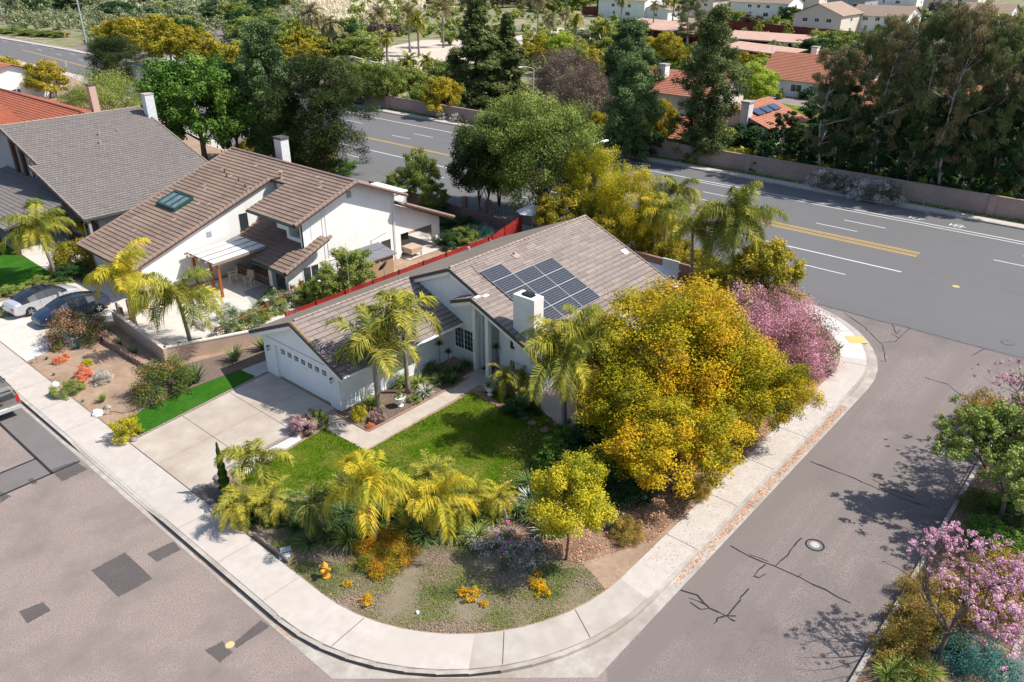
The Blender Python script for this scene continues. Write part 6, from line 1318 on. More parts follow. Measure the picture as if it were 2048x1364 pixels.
# desert garden
plant('sh_yellow', 'yellow_shrub', 'round bright yellow shrub at the tip of the artificial turf', 'shrub', W(256, 873), 1.15, .68); plant('sh_roses', 'red_flowered_shrub', 'large olive shrub with red flowers beside the tan wall corner', 'shrub', W(330, 785), 2.0, 1.55)
plant('sh_coral', 'coral_succulent', 'coral orange succulent shrub in the bare garden', 'plant', W(168, 755), .75, .52); plant('sh_silver', 'silver_shrub', 'silvery grey rounded shrub right of the coral succulent', 'shrub', W(208, 762), .7, .58)
plant('sh_olive', 'juniper', 'spreading green-gold juniper beside the pavement', 'shrub', W(138, 783), .75, .78); tuft('grass_tuft', 'grass_tuft', 'upright green grass tuft in the middle of the bare garden', W(206, 803), .85)
tuft('teal_agave', 'succulent', 'blue-green rosette succulent near the pebble border', W(154, 697), .9); plant('sh_coral', 'coral_succulent', 'small red-orange succulent left of the coral shrub', 'plant', W(120, 725), .45, .35)
plant('sh_coral', 'coral_succulent', 'tiny pink-red succulent beside the small red-orange one', 'plant', W(132, 714), .25, .2); plant('sh_yellow', 'yellow_succulent', 'pale yellow low succulent behind the coral shrub', 'plant', W(176, 728), .3, .32)
for x, y, s, lab in ((94, 718, .35, 'tiny grey succulent nearest the pebble border'), (108, 750, .35, 'tiny grey succulent beside the pavement edge'), (166, 803, .3, 'tiny green succulent left of the grass tuft'), (190, 702, .25, 'tiny brown plant in the bare soil'), (262, 804, .35, 'tiny purple succulent right of the grass tuft'), (168, 715, .25, 'tiny green succulent above the yellow one')): tuft('teal_agave', 'small_succulent', lab, W(x, y), s, group='tiny succulents in the bare garden')
plant('sh_bottle', 'bottlebrush', 'reddish bottlebrush shrub beside the dark blue car', 'shrub', W(160, 678), 2.0, 1.7); plant('sh_green', 'low_shrub', 'small green shrub between bottlebrush and rosette succulent', 'shrub', W(115, 697), .4, .4)
for i, (x, y, s, lab) in enumerate(((392, 765, 1.0, 'bird of paradise clump nearest the big red-flowered shrub'), (470, 722, .95, 'bird of paradise clump in the middle of the tan wall'), (528, 700, .8, 'bird of paradise clump against the garage corner'), (270, 712, .6, 'strappy agave beside the low rock wall'), (240, 692, .5, 'small orange-tipped agave at the top of the rock wall'))): tuft('bird', 'bird_of_paradise', lab, W(x, y), s)
plant('sh_green', 'green_shrub', 'dark green plants around the palm foot behind the tan wall', 'shrub', W(370, 704), .7, .6); plant('sh_green', 'green_shrub', 'green plants right of the palm foot behind the tan wall', 'shrub', W(402, 695), .6, .7)
# neighbour palms and plants
palm('queen_b', 'queen_palm', 'queen palm on a curved trunk behind the tan wall corner', W(383, 695), 3.0, 3.1, .13, (-.1, .25), .3, seed=2.7)
palm('queen_a', 'queen_palm', 'yellow-orange queen palm before the brown tiled garage roof', W(272, 655), 3.1, 3.3, .13, (.1, .1), .3, seed=1.1)
palm('queen_b', 'queen_palm', 'queen palm on the artificial lawn of the grey-roofed house', W(113, 556), 3.5, 2.8, .14, (-.3, .3), .3, seed=6.1)
tree('broad_small', 92, 480, 398, 82, 'round_bush', 'bright yellow-green bush in front of the grey porch roof', 'bush', z=LZ); tree('oliveyel', 205, 478, 415, 75, 'round_bush', 'yellow-green bush between the grey roof and the brown roof', 'bush', z=LZ)
plant('sh_oliveyel', 'hedge_shrub', 'orange-green shrub at the left corner of the brown-roofed garage', 'shrub', W(160, 535), 2.4, 1.6); plant('sh_dark', 'hedge_shrub', 'dark shrub in the shade beside the garage corner', 'shrub', W(148, 555), 1.2, 1.3)
for x, y, s, lab in ((30, 585, .9, 'dry low shrub beside the silver car'), (60, 575, .8, 'rusty low shrub behind the silver car'), (10, 625, .8, 'low olive shrub at the left edge by the driveway'), (85, 562, .7, 'low sage shrub at the edge of the artificial lawn'), (125, 570, .8, 'olive shrub at the palm foot beside the cars')): plant('sh_olive', 'low_shrub', lab, 'shrub', W(x, y), .7 * s, 1.0 * s)
HG = ((470, 668), (490, 655), (508, 645), (527, 630), (548, 620), (570, 610), (600, 602), (450, 678), (625, 592))
for i, (x, y) in enumerate(HG): plant('sh_white' if i % 2 else 'sh_olive', 'hedge_plant', ['white-flowered', 'leafy green'][(i + 1) % 2] + ' hedge plant along the orange posts, %s' % ['second from the pavement end', 'third along', 'fourth along', 'beside the near wooden post', 'right of the near wooden post', 'by the fence end', 'under the window trees', 'nearest the tan wall', 'farthest, by the red fence'][i], 'plant', W(x, y), 1.15, 1.05, group='plants along the low wooden fence')
plant('sh_white', 'flowering_shrub', 'white-flowered shrub on the neighbour terrace, beside the patio', 'shrub', W(462, 640), 1.0, .9); plant('sh_iceplant', 'low_plant', 'low purple-green plant at the edge of the terrace paving', 'plant', W(410, 655), .3, .55)
plant('sh_dark', 'dark_shrub', 'dark shrub in front of the porch window of the white two-storey house', 'shrub', W(545, 600), 1.0, .7)
tree('broad_small', 700, 595, 500, 105, 'espalier_tree', 'sprawling leafy tree against the white two-storey gable wall', 'tree', z=LZ); tree('broad_small', 655, 610, 545, 60, 'vine_bush', 'leafy vine bush over an orange post by the white gable wall', 'bush', z=LZ)
# neighbour back garden
for x, y, k, h, r, lab in ((925, 480, 'sh_olive', 1.4, 1.4, 'pale rose shrub behind the long red fence'), (960, 470, 'sh_teal', .6, 1.3, 'blue-grey low plant beside the far end of the red fence'), (905, 490, 'sh_dark', 1.3, 1.2, 'dark shrub beside the covered table'), (865, 430, 'sh_dark', 1.2, 1.5, 'dark shrub below the rear wall pillars'), (920, 455, 'sh_dark', 1.0, 1.6, 'dark shrub in the middle of the back garden')): plant(k, 'garden_shrub', lab, 'shrub', W(x, y), h, r)
# trees between the gardens and the road
tree('olive_big', 1080, 442, 205, 240, 'broad_olive_tree', 'big olive-green tree in the centre, in front of the tall lamp post', z=LZ)
tree('dark_round', 968, 440, 248, 135, 'dark_tree', 'dark grey-green tree with a curved trunk left of the big olive tree', z=LZ)
tree('olive_big', 1000, 410, 215, 150, 'olive_tree', 'olive tree joining the dark tree and the big olive tree', z=LZ)
tree('oliveyel_fine', 1185, 470, 292, 125, 'yellow_tree', 'bright yellow feathery tree at the near kerb of the main road', z=LZ)
tree('oliveyel_fine', 1250, 495, 335, 130, 'yellow_tree', 'yellow-green tree right of the brightest yellow one', z=LZ); tree('oliveyel', 1130, 480, 375, 110, 'yellow_tree', 'green-yellow bush tree directly behind the roof ridge', z=LZ)
tree('oliveyel_fine', 1300, 505, 395, 100, 'yellow_tree', 'low yellow foliage between the palms behind the roof end', z=LZ); tree('oliveyel', 1210, 505, 430, 110, 'yellow_tree', 'low olive-yellow foliage touching the far rake of the roof', z=LZ)
for x, y, h, r, lab in ((1300, 512, 2.0, 1.5, 'olive shrub behind the patio cover, left one'), (1352, 525, 2.2, 1.5, 'olive shrub behind the patio cover, middle one'), (1395, 548, 2.0, 1.4, 'olive shrub behind the patio cover, right one'), (1418, 575, 1.6, 1.3, 'olive shrub under the tall queen palm')): plant('sh_oliveyel', 'garden_shrub', lab, 'shrub', W(x, y), h, r)
palm('areca', 'yellow_palm', 'yellow arching palm frond cluster behind the roof ridge end', W(1085, 455), 1.2, 1.6, .08, seed=2)
tree('broad_small', 845, 405, 300, 70, 'garden_tree', 'leafy green tree behind the flat white roof, right one', z=LZ); tree('broad_small', 812, 405, 335, 75, 'garden_tree', 'lower leafy tree behind the flat white roof, left one', z=LZ); tree('broad_small', 868, 425, 368, 60, 'garden_tree', 'low yellow-green bush left of the brick pillars', 'bush', z=LZ)
tree('pine_dark', 652, 350, 116, 215, 'dark_pine', 'wide dark pine on the near kerb of the main road', z=LZ); tree('pine_dark', 585, 345, 185, 110, 'dark_pine', 'dark pine half hidden left of the wide dark pine', z=LZ)
tree('bluegreen', 548, 325, 48, 150, 'tall_pine', 'tall soft green pine behind the brown tiled roof', z=LZ); tree('broad', 412, 330, 108, 190, 'broad_green_tree', 'big bright green broadleaf tree behind the grey roof', z=LZ); tree('far_dark', 480, 320, 120, 110, 'dark_tree', 'dark tree in the gap between the bright green tree and the pines', z=LZ)
tree('willow', 232, 238, 146, 185, 'weeping_tree', 'weeping olive-green tree behind the two chimneys', z=LZ)
tree('pine_dark', 240, 190, 76, 130, 'leaning_pine', 'dark pine beside the junction on the main road', z=LZ)
tree('oliveyel', 98, 196, 122, 88, 'round_tree', 'round orange-green tree right of the cream house at the left edge', z=LZ); tree('oliveyel', 25, 190, 114, 80, 'round_tree', 'round green tree at the left edge above the cream house', z=LZ)
for i, (x, y) in enumerate(((600, 318), (640, 330), (560, 306), (520, 300), (680, 345), (500, 305))): plant('sh_oliveyel' if i % 2 else 'sh_green', 'back_hedge', 'garden hedge plant behind the brown ridge, %s' % ['under the wide dark pine', 'right of the pine trunk', 'left of the pine trunk', 'near the brick chimney', 'by the road end', 'touching the brick chimney'][i], 'shrub', W(x, y), 1.6, 1.8, group='hedge plants behind the brown roof')
# ---- far side of the main road ----
FT = [('conifer', 955, 214, -20, 155, 'tall_conifer', 'tallest dark conifer beyond the main road, left of the lamp post'), ('conifer', 1015, 210, 22, 115, 'tall_conifer', 'second dark conifer directly left of the lamp post'),
      ('bare_brown', 1126, 226, 95, 140, 'bare_tree', 'grey-brown half-bare tree behind the lamp post'), ('bare_brown', 1168, 250, 130, 110, 'bare_tree', 'darker brown half-bare tree right of the lamp post'),
      ('bluegreen', 1252, 318, 110, 128, 'blue_green_conifer', 'front blue-green conifer at the block wall'), ('bluegreen', 1255, 230, 40, 128, 'blue_green_conifer', 'rear blue-green conifer behind the front one'),
      ('conifer_b', 1404, 328, 18, 142, 'tall_conifer', 'tall dense conifer standing on the verge in front of the block wall'), ('lime', 1497, 225, 122, 92, 'lime_tree', 'bright lime-green weeping tree left of the orange-roofed house'),
      ('lime', 1120, 150, 62, 60, 'lime_tree', 'lime-green tree above the brown half-bare trees'), ('lime', 1150, 165, 85, 50, 'lime_tree', 'small lime-green tree right of the other lime tree'),
      ('oliveyel', 1305, 215, 130, 70, 'olive_tree', 'olive tree between the two conifers and the orange roof'), ('oliveyel', 1330, 150, 65, 80, 'olive_tree', 'dark olive tree below the left carports'), ('oliveyel', 1300, 130, 75, 70, 'olive_tree', 'olive tree just left of the dark olive tree below the carports'),
      ('broad_small', 775, 218, 128, 70, 'wall_tree', 'green tree behind the far wall, above the road bend'), ('broad_small', 712, 208, 125, 60, 'wall_tree', 'green tree at the left end of the far block wall'), ('broad_small', 745, 212, 125, 55, 'wall_tree', 'green tree between the other two behind the far wall'),
      ('oliveyel', 885, 235, 155, 80, 'wall_tree', 'orange-green bush tree left of the tallest conifer'), ('far_round', 845, 222, 165, 55, 'wall_tree', 'olive bush behind the far wall left of the orange-green one'),
      ('oliveyel', 1195, 285, 225, 60, 'wall_tree', 'low olive bush at the wall right of the brown tree'), ('oliveyel', 1320, 305, 200, 60, 'wall_tree', 'olive column bush left of the tall verge conifer')]
for kk, x, y, yt, wd, nm, lab in FT: tree(kk, x, y, yt, wd, nm, lab)
ED = [('euc_b', 1640, 355, 95, 130, 'first rusty eucalyptus, left edge of the grove'), ('euc_a', 1700, 362, 60, 140, 'eucalyptus second from the left in the grove'), ('euc_b', 1755, 375, 35, 150, 'rusty eucalyptus rising in the middle left of the grove'),
      ('euc_a', 1810, 385, 20, 150, 'tall eucalyptus in the middle of the grove'), ('euc_b', 1870, 395, 5, 150, 'tallest rusty eucalyptus of the grove'), ('euc_a', 1930, 405, 50, 150, 'eucalyptus right of the tallest one'), ('euc_a', 1990, 415, 70, 150, 'eucalyptus near the right edge of the photo'), ('euc_b', 2050, 420, 60, 140, 'eucalyptus cut by the right edge of the photo'),
      ('euc_c', 1610, 342, 250, 90, 'dark young tree at the left foot of the grove'), ('euc_c', 1665, 360, 175, 110, 'dark blue-green tree low in the left of the grove'), ('euc_c', 1730, 372, 210, 100, 'dark tree filling the grove between rusty eucalyptus'), ('euc_c', 1790, 382, 190, 110, 'dark tree filling the middle of the grove'),
      ('euc_c', 1850, 392, 200, 110, 'dark tree in the right middle of the grove'), ('euc_c', 1915, 402, 190, 110, 'dark tree beside the right eucalyptus trunks'), ('euc_c', 1975, 412, 200, 110, 'dark tree near the right edge at the wall'), ('euc_c', 2035, 424, 190, 110, 'dark tree at the right edge at the wall'),
      ('euc_c', 1560, 335, 225, 80, 'thin dark tree in front of the small orange roof'), ('euc_a', 1750, 290, 30, 130, 'eucalyptus in the second row behind the rusty ones'), ('euc_a', 1850, 300, 5, 130, 'second-row eucalyptus in the middle'), ('euc_b', 1960, 310, 30, 130, 'second-row rusty eucalyptus towards the right'), ('euc_a', 1375, 90, -15, 80, 'eucalyptus standing between the carports at the top')]
for kk, x, y, yt, wd, lab in ED: tree(kk, x, y, yt, wd, 'eucalyptus', lab, group='trees of the eucalyptus grove')
for i, (x, y, r) in enumerate(((1690, 385, 1.5), (1650, 372, 1.7), (1730, 394, 1.6), (1768, 402, 1.8), (885, 238, 1.0), (917, 243, 1.1))):
    plant('sh_lilac', 'flowering_shrub', ['pale flowered shrub on the verge, second of the row', 'pale flowered shrub on the verge, left end of the row', 'pale flowered shrub on the verge, third of the row', 'pale flowered shrub on the verge, right end of the row', 'small pale shrub by the far wall near the tall conifer', 'small pale shrub right of the other by the far wall'][i], 'shrub', W(x, y, .1), r * 1.0, r, group='pale flowered shrubs along the block wall')
for i, x in enumerate(range(1480, 2050, 44)): tree('sh_dark' if i % 2 else 'sh_oliveyel', x, 330 + (x - 1480) * .17, 295 + (x - 1480) * .17, 60, 'undergrowth_shrub', 'dark undergrowth shrub behind the block wall, %s along from the left' % ORD[i].replace('leftmost', 'first'), 'shrub', group='undergrowth behind the block wall')
# hedge trees on the far left
HL = [(255, 100, 35, 90), (300, 112, 40, 90), (345, 128, 45, 90), (395, 138, 55, 85), (430, 150, 80, 75), (475, 165, 95, 70), (330, 95, 30, 70), (500, 178, 110, 60), (225, 85, 45, 60)]
for i, (x, y, yt, wd) in enumerate(HL): tree('far_gold' if i % 3 else 'oliveyel', x, y, yt, wd, 'hedge_tree', 'golden-green hedge tree along the far kerb, %s' % ['left of the utility pole top', 'above the leaning pine', 'second right of the leaning pine', 'above the bright green tree', 'upper right of the bright green tree', 'left of the tall soft pine', 'in the back row', 'behind the tall soft pine', 'right beside the utility pole'][i], group='golden hedge trees on the far kerb')
for i, (x, y, wd) in enumerate(((25, 66, 60), (60, 70, 60), (95, 72, 60), (120, 74, 40))): tree('far_round', x, y, y - 12, wd, 'low_hedge', 'clipped low hedge at the junction, %s one from the left' % ORD[i].replace('leftmost', 'first'), 'hedge', group='clipped low hedge at the junction')
# ---- palms in the distance ----
def fpalm(key, px, py, ytop, wpx, label, name='distant_palm', z=0, tr=.25, group='palms in the fields beyond the road'):
    b = at(px, py, z); h = hgt(b, ytop); L = wpx / 2 * proj((b.x, b.y, h * .7))[2] / CF; palm(key, name, label, tuple(b), max(1, h - L * .35), L, tr, seed=px * .1, group=group)
for k_, x, y, yt, wd, lab in (('date', 762, 100, 18, 62, 'date palm left of the dark palm pair, beyond the sand'), ('date', 820, 105, 15, 60, 'date palm second from the left beyond the sand'), ('date', 887, 95, 5, 66, 'date palm with thin trunk left of the tallest conifer'), ('date', 1076, 62, -12, 60, 'date palm at the top edge right of the conifers'), ('far_queen_g', 838, 112, 30, 60, 'dark green queen palm in front of the date palms'),
     ('far_queen', 630, 118, 15, 70, 'tall drooping palm above the tall soft pine'), ('far_queen_g', 600, 120, 50, 55, 'palm left of the tall drooping palm'), ('far_queen', 665, 110, 40, 60, 'palm right of the tall drooping palm'), ('far_queen', 690, 115, 70, 45, 'short palm at the sand edge'), ('far_queen_g', 776, 135, 70, 42, 'yellow-green palm in front of the horse yard'), ('far_queen', 730, 118, 75, 45, 'short palm behind the green wall trees'), ('far_queen_g', 820, 165, 112, 55, 'bushy palm by the horse yard fence'), ('far_queen_g', 855, 160, 115, 50, 'second bushy palm by the horse yard fence'),
     ('far_queen_g', 1150, 100, 32, 40, 'palm above the lime-green trees'), ('far_queen', 1100, 80, 30, 40, 'palm left of the paddock'), ('far_queen', 1242, 45, -6, 34, 'palm in front of the white two-storey house'), ('far_queen', 1305, 70, 5, 30, 'palm between the left carports'), ('far_queen_g', 1330, 40, -5, 28, 'palm right of the white two-storey house'), ('far_queen_g', 1345, 42, -2, 28, 'palm behind the left carports'), ('far_queen_g', 1205, 90, 45, 50, 'drooping palm above the rear blue-green conifer'), ('far_queen_g', 1515, 85, 45, 26, 'palm beside the white trunk at the right carports'), ('far_queen_g', 1572, 90, 50, 26, 'palm at the end of the right carports'), ('far_queen', 1130, 70, 25, 30, 'thin palm behind the conifers')):
    fpalm(k_, x, y, yt, wd, lab)
# scattered far trees
rg_ = random.Random(77)
KW = {'far_sage': 'grey-green', 'far_dark': 'dark green', 'far_round': 'olive', 'far_gold': 'golden-green', 'far_brown': 'brown half-bare', 'lime': 'lime-green'}
def far_fill(n, x0, x1, y0, y1, keys, hpx, group, label, slope=0, wk=1.5):
    P = []
    for i in range(n):
        x = rg_.uniform(x0, x1); y = rg_.uniform(y0, y1) + slope * (x - x0); h = rg_.uniform(*hpx) * 1.25; P.append((x, y, h, rg_.choice(keys), h * rg_.uniform(.9, 1.1) * wk))
    P.sort(); cnt = {}; tot = {}
    for p in P: tot[p[3]] = tot.get(p[3], 0) + 1
    for x, y, h, k_, w_ in P:
        c = cnt.get(k_, 0); cnt[k_] = c + 1
        lab = KW[k_] + ' ' + label + ('' if tot[k_] == 1 else ', ' + ORD[c] + ('' if c == 0 else ' from left'))
        tree(k_, x, y, y - h, w_, 'distant_tree', lab, group=group)
far_fill(20, 20, 560, 14, 52, ['far_sage', 'far_dark', 'far_round'], (24, 45), 'brush trees at the top left', 'tree in the thicket along the top left edge')
far_fill(14, 180, 560, 50, 100, ['far_sage', 'far_round', 'far_dark'], (26, 42), 'brush trees behind the golden hedge', 'tree behind the golden hedge')
far_fill(14, 480, 740, 90, 140, ['far_gold', 'far_dark', 'far_round'], (26, 45), 'bushes around the drooping palms', 'bush around the drooping palms left of the sand')
far_fill(12, 560, 950, 50, 100, ['far_sage', 'far_brown', 'far_round'], (14, 26), 'scrub at the field edge', 'scrub bush at the edge of the dry field')
far_fill(10, 690, 940, 155, 195, ['far_round', 'far_gold', 'far_sage'], (22, 38), 'bushes below the horse yard', 'bush below the horse yard')
far_fill(26, 880, 1260, 3, 28, ['far_dark', 'far_brown', 'far_sage', 'far_round'], (18, 32), 'trees along the top edge', 'tree in the belt along the top edge')
far_fill(18, 1060, 1290, 80, 170, ['far_round', 'far_gold', 'far_sage'], (24, 40), 'bushes beyond the brown trees', 'bush on the slope behind the half-bare trees')
far_fill(20, 1280, 1640, 105, 150, ['far_round', 'far_sage', 'far_dark', 'far_gold'], (18, 32), 'bushes below the carports', 'bush on the slope below the salmon carports')
far_fill(16, 1280, 1600, 150, 190, ['far_round', 'far_sage', 'lime', 'far_dark'], (26, 40), 'bushes round the orange roofs', 'bush between the orange roofs and the slope')
far_fill(22, 1420, 2040, 28, 62, ['far_dark', 'far_gold', 'far_round', 'far_brown'], (16, 28), 'garden trees among the far houses', 'garden tree among the houses at the top right')
far_fill(22, 1600, 2040, 95, 200, ['far_round', 'far_sage', 'far_dark'], (30, 50), 'trees behind the eucalyptus grove', 'tree glimpsed behind the eucalyptus grove')
far_fill(14, 1500, 2040, 250, 330, ['far_dark', 'far_dark', 'far_round'], (40, 70), 'garden trees behind the block wall', 'garden tree close behind the block wall', .12)
far_fill(14, 1190, 1480, 240, 300, ['far_round', 'far_gold', 'far_dark'], (26, 44), 'bushes behind the block wall', 'bush behind the block wall, left of the grove', .15)
far_fill(8, 690, 930, 190, 214, ['far_dark', 'far_round'], (20, 34), 'bushes behind the left block wall', 'bush behind the left part of the block wall', .08)
far_fill(8, 1940, 2048, 75, 150, ['lime', 'far_round'], (40, 60), 'pale green trees at the right edge', 'tree at the top right edge of the photo')
brush('brush', 'grey-green brush filling the ground along the top left', [(220, 0, 620, 8, 60, 14, 28, 0), (420, 0, 600, 4, 62, 8, 22, 0), (160, 170, 620, 55, 115, 10, 24, 0)], 201, 'sage', .8)
brush('brush', 'olive brush round the distant palms and fields', [(200, 470, 760, 70, 145, 7, 20, 0), (160, 560, 960, 44, 75, 5, 13, 0), (90, 690, 950, 150, 200, 8, 20, .04), (110, 690, 1230, 30, 75, 6, 14, 0), (150, 700, 1260, 4, 40, 6, 16, 0)], 202, 'olive', .7)
brush('brush', 'green brush on the slopes around the carports and orange roofs', [(200, 1060, 1640, 100, 175, 8, 20, 0), (130, 1060, 1290, 60, 120, 5, 12, 0), (120, 1280, 1620, 150, 200, 9, 20, 0), (120, 1170, 1500, 230, 300, 12, 24, .15), (160, 1420, 2048, 40, 90, 6, 14, 0), (130, 1420, 2048, 30, 80, 10, 20, 0), (60, 980, 1230, 60, 130, 8, 18, 0)], 203, 'olive', .7)
brush('undergrowth', 'dark undergrowth between the eucalyptus trunks', [(260, 1500, 2048, 250, 350, 16, 34, .13), (120, 1600, 2048, 110, 230, 14, 30, 0)], 204, 'dark', .5, 130)
# planter trees
blossom_tree('pink blossom tree with bare grey branches in the planter by the side street', W(1873, 1321, .11), 4.6, 2.7, (.06, -.05), 101, 12000, 'magenta', 0, (.75, -.75), bare=.45)
blossom_tree('half-leafy tree with pale bare twigs behind the pink blossom tree', W(1998, 1043, .11), 5.0, 3.0, (-.05, .04), 102, 700, 'magenta', 30000, (.5, -.9), bare=.95)
blossom_tree('magenta blossom tree at the right edge near the main road', (40.2, 1.3, .11), 5.6, 3.0, (0, .02), 103, 22000, 'magenta', 6000, (.6, .8), bare=.15)
blossom_tree('dark leafy tree crown cut by the right edge above the magenta tree', (36.6, 1.0, .11), 5.0, 2.7, (0, -.02), 104, 3000, 'magenta', 22000, (.6, .8), bare=.7)
for i, (x, y, k_, h, r, lab) in enumerate(((1835, 1255, 'sh_bronze', .7, 1.1, 'bronze-green shrub left of the pink tree trunk'), (1800, 1310, 'sh_bronze', .6, 1.0, 'bronze-green shrub nearest the kerb at the bottom'), (1960, 1230, 'sh_bronze', .8, 1.4, 'bronze shrub right of the pink tree trunk'), (2010, 1180, 'sh_bronze', 1.0, 1.5, 'bronze shrub under the blossoms at the right edge'),
      (1925, 1320, 'sh_teal', .55, 1.0, 'teal ground plant right of the pink tree trunk'), (1985, 1350, 'sh_teal', .55, 1.1, 'teal ground plant at the bottom right corner'), (1840, 1190, 'sh_bronze', .6, .8, 'wispy bronze shrub at the kerb beneath the bare branches'), (1990, 1085, 'sh_green', .9, 1.2, 'green shrub under the half-leafy tree'), (2040, 1040, 'sh_green', 1.0, 1.2, 'green shrub at the right edge behind the half-leafy tree'), (1960, 1010, 'sh_roses', .7, .9, 'reddish low plant beside the kerb under the half-leafy tree'), (1965, 850, 'sh_bronze', 1.4, 1.3, 'dark bronze shrub under the magenta tree'), (1905, 1290, 'sh_dark', .6, .7, 'dark low shrub at the pink tree trunk'))):
    plant(k_, 'planter_shrub', lab, 'shrub', W(x, y, .11), h, r)
for x, y, s, lab in ((1800, 1345, .8, 'green agave at the bottom edge in the planter'), (1775, 1355, .8, 'agave nearest the kerb in the planter corner'), (1835, 1355, .8, 'agave at the foot of the bronze shrubs'), (1860, 1350, .7, 'agave next to the teal ground plant')): tuft('strap', 'agave', lab, W(x, y, .11), s)
# =============== fences, walls, street furniture, cars ===============
# red board fence
def fence(name, label, pts, h, m, cat='fence', bw=.14, gap=.012, rails=True, posts=2.4, z=LZ - .05, rnd=0):
    t = thing(name, label, cat, (pts[0][0], pts[0][1], z)); O = Vector((pts[0][0], pts[0][1])); pm_, rm = MB(), MB(); rr = random.Random(4)
    for a, b in zip(pts, pts[1:]):
        a, b = Vector(a) - O, Vector(b) - O; L = (b - a).length; d = (b - a) / L; n = Vector((-d.y, d.x)); ang = math.atan2(d.y, d.x); k = int(L / bw)
        for i in range(k):
            c = a + d * (i + .5) * L / k; hh = h + rr.uniform(-.02, .02) - rnd
            pm_.box(c.x - L / k / 2 + gap, c.x + L / k / 2 - gap, c.y - .01, c.y + .01, 0, hh, rz=ang)
        if rails:
            for zz in (.35, h - .3): rm.beam((*(a - n * .03), zz), (*(b - n * .03), zz), .04, .09)
        for i in range(int(L / posts) + 1):
            c = a + d * i * posts - n * .05; rm.box(c.x - .045, c.x + .045, c.y - .045, c.y + .045, 0, h + .06)
    pm_.build('boards', m, t); rm.build('rails', m, t); return t
fence('red_fence', 'long bright red board fence between the two white houses', [(24.9, 40.6), (44.5, 40.8), (50.2, 42.5)], 1.78, M['red'])
fence('dark_fence', 'dark reddish fence below the balcony house at the top right', [tuple(at(1430, 62)[:2]), tuple(at(1700, 90)[:2])], 3.2, M['darkred'], bw=1.2, posts=8)
fence('dark_fence', 'short dark red fence left of the white two-storey house at the top', [tuple(at(1165, 30)[:2]), tuple(at(1222, 34)[:2])], 3.0, M['darkred'], bw=1.2, posts=8)
# block walls
def block_wall(name, label, pts, h, th, m, z=0.0, pil=None, cap=True, capm=None, cat='wall'):
    t = thing(name, label, cat, (pts[0][0], pts[0][1], z)); O = Vector(pts[0]); w, c, p = MB(), MB(), None
    for a, b in zip(pts, pts[1:]):
        a, b = Vector(a) - O, Vector(b) - O; d = (b - a).normalized()
        w.beam((*a, h / 2), (*(b + d * th * .3), h / 2), th, h)
        if cap: c.beam((*a, h + .04), (*(b + d * th * .4), h + .04), th + .06, .08)
        if pil:
            k = int((b - a).length / pil)
            for i in range(k + 1):
                q = a + d * min(i * pil, (b - a).length); p = MB(); p.box(q.x - .3, q.x + .3, q.y - .3, q.y + .3, 0, h + .06); p.build('pilaster', m, t)
    w.build('blocks', m, t)
    if cap: c.build('coping', capm or m, t)
    return t
block_wall('block_wall', 'long reddish block wall on the far side of the main road', [(83.4, -60), (83.4, 98), (86.6, 165)], 1.95, .25, M['cmu'], 0, 12.2)
block_wall('stucco_wall', 'tan stucco garden wall running along the side of the bare garden', [(18.6, 51.0), (18.1, 43.2)], .95, .2, M['beige'], LZ - .05, None, True, M['cream'])
block_wall('stucco_wall', 'tan stucco garden wall beside the mulch bed, ending at the garage', [(18.1, 43.3), (24.4, 40.75)], .95, .2, M['beige'], LZ - .05, None, True, M['cream'])
bw = block_wall('garden_wall', 'low brick wall with tall pillars at the back of the neighbour garden', [(50.5, 44.2), (51.2, 64)], .8, .2, M['pillar'], LZ - .05, None)
for i, (x, y, lab) in enumerate(((977, 438, 'brick pillar nearest the curved tree trunk'), (930, 430, 'middle brick pillar of the back garden wall'), (888, 417, 'brick pillar left of the middle one'), (803, 395, 'brick pillar just behind the flat white roof'))):
    q = at(x, y, .2); t = thing('brick_pillar', lab, 'pillar', (q.x, q.y, .1), 0, 'brick pillars of the back garden wall'); p = MB(); p.box(-.22, .22, -.22, .22, 0, 1.75); p.build('shaft', M['pillar'], t); p = MB(); p.box(-.26, .26, -.26, .26, 1.75, 1.84); p.build('cap', M['cmu'], t)
wf = thing('wire_fence', 'thin wire mesh fence above the brick garden wall', 'fence', (50.6, 44.2, .9)); m_ = MB()
for i in range(50): m_.tube([(.01 * i, i * .4, 0), (.01 * i, i * .4, .9)], .008, 3)
for zz in (.3, .6, .9): m_.tube([(0, 0, zz), (.6, 20, zz)], .008, 3)
m_.build('mesh', M['steel'], wf)
# rock edging
def rocks(name, label, pts, s, m, seed, kind=None, z=LZ - .05, wid=.2):
    rr = random.Random(seed); mb = MB()
    for a, b in zip(pts, pts[1:]):
        a, b = Vector(a), Vector(b); n = max(1, int((b - a).length / (s * .85)))
        for i in range(n):
            c = a.lerp(b, i / n) + Vector((rr.uniform(-wid, wid), rr.uniform(-wid, wid))) * .4; r = s * rr.uniform(.35, .65)
            mb.tube([(c.x, c.y, z - .05), (c.x + rr.uniform(-.02, .02), c.y, z + r * .3), (c.x, c.y, z + r * .9), (c.x, c.y, z + r * 1.1)], [r * .9, r, r * .6, .01], 7)
    return tag(mb.build(name, m), label, 'edging')
rocks('rock_edging', 'row of rough stones along the pavement beside the foreground palms', [(12.85, 30.3), (13.4, 30.1), (14.3, 30.5)], .3, M['rock'], 1); rocks('rock_edging', 'dark stones along the bed edge under the pavement palms', [(12.72, 29.8), (12.68, 25.6)], .24, M['rock'], 2)
rocks('rock_edging', 'rounded stones under the palms at the lawn edge', [(15.2, 26.8), (16.2, 24.2), (18.4, 20.9), (20.3, 19.3)], .34, M['rock'], 3, wid=.5)
t = thing('rock_wall', 'low curved wall of pinkish stones in the bare garden', 'wall', (0, 0, 0)); mb = MB(); rr = random.Random(9)
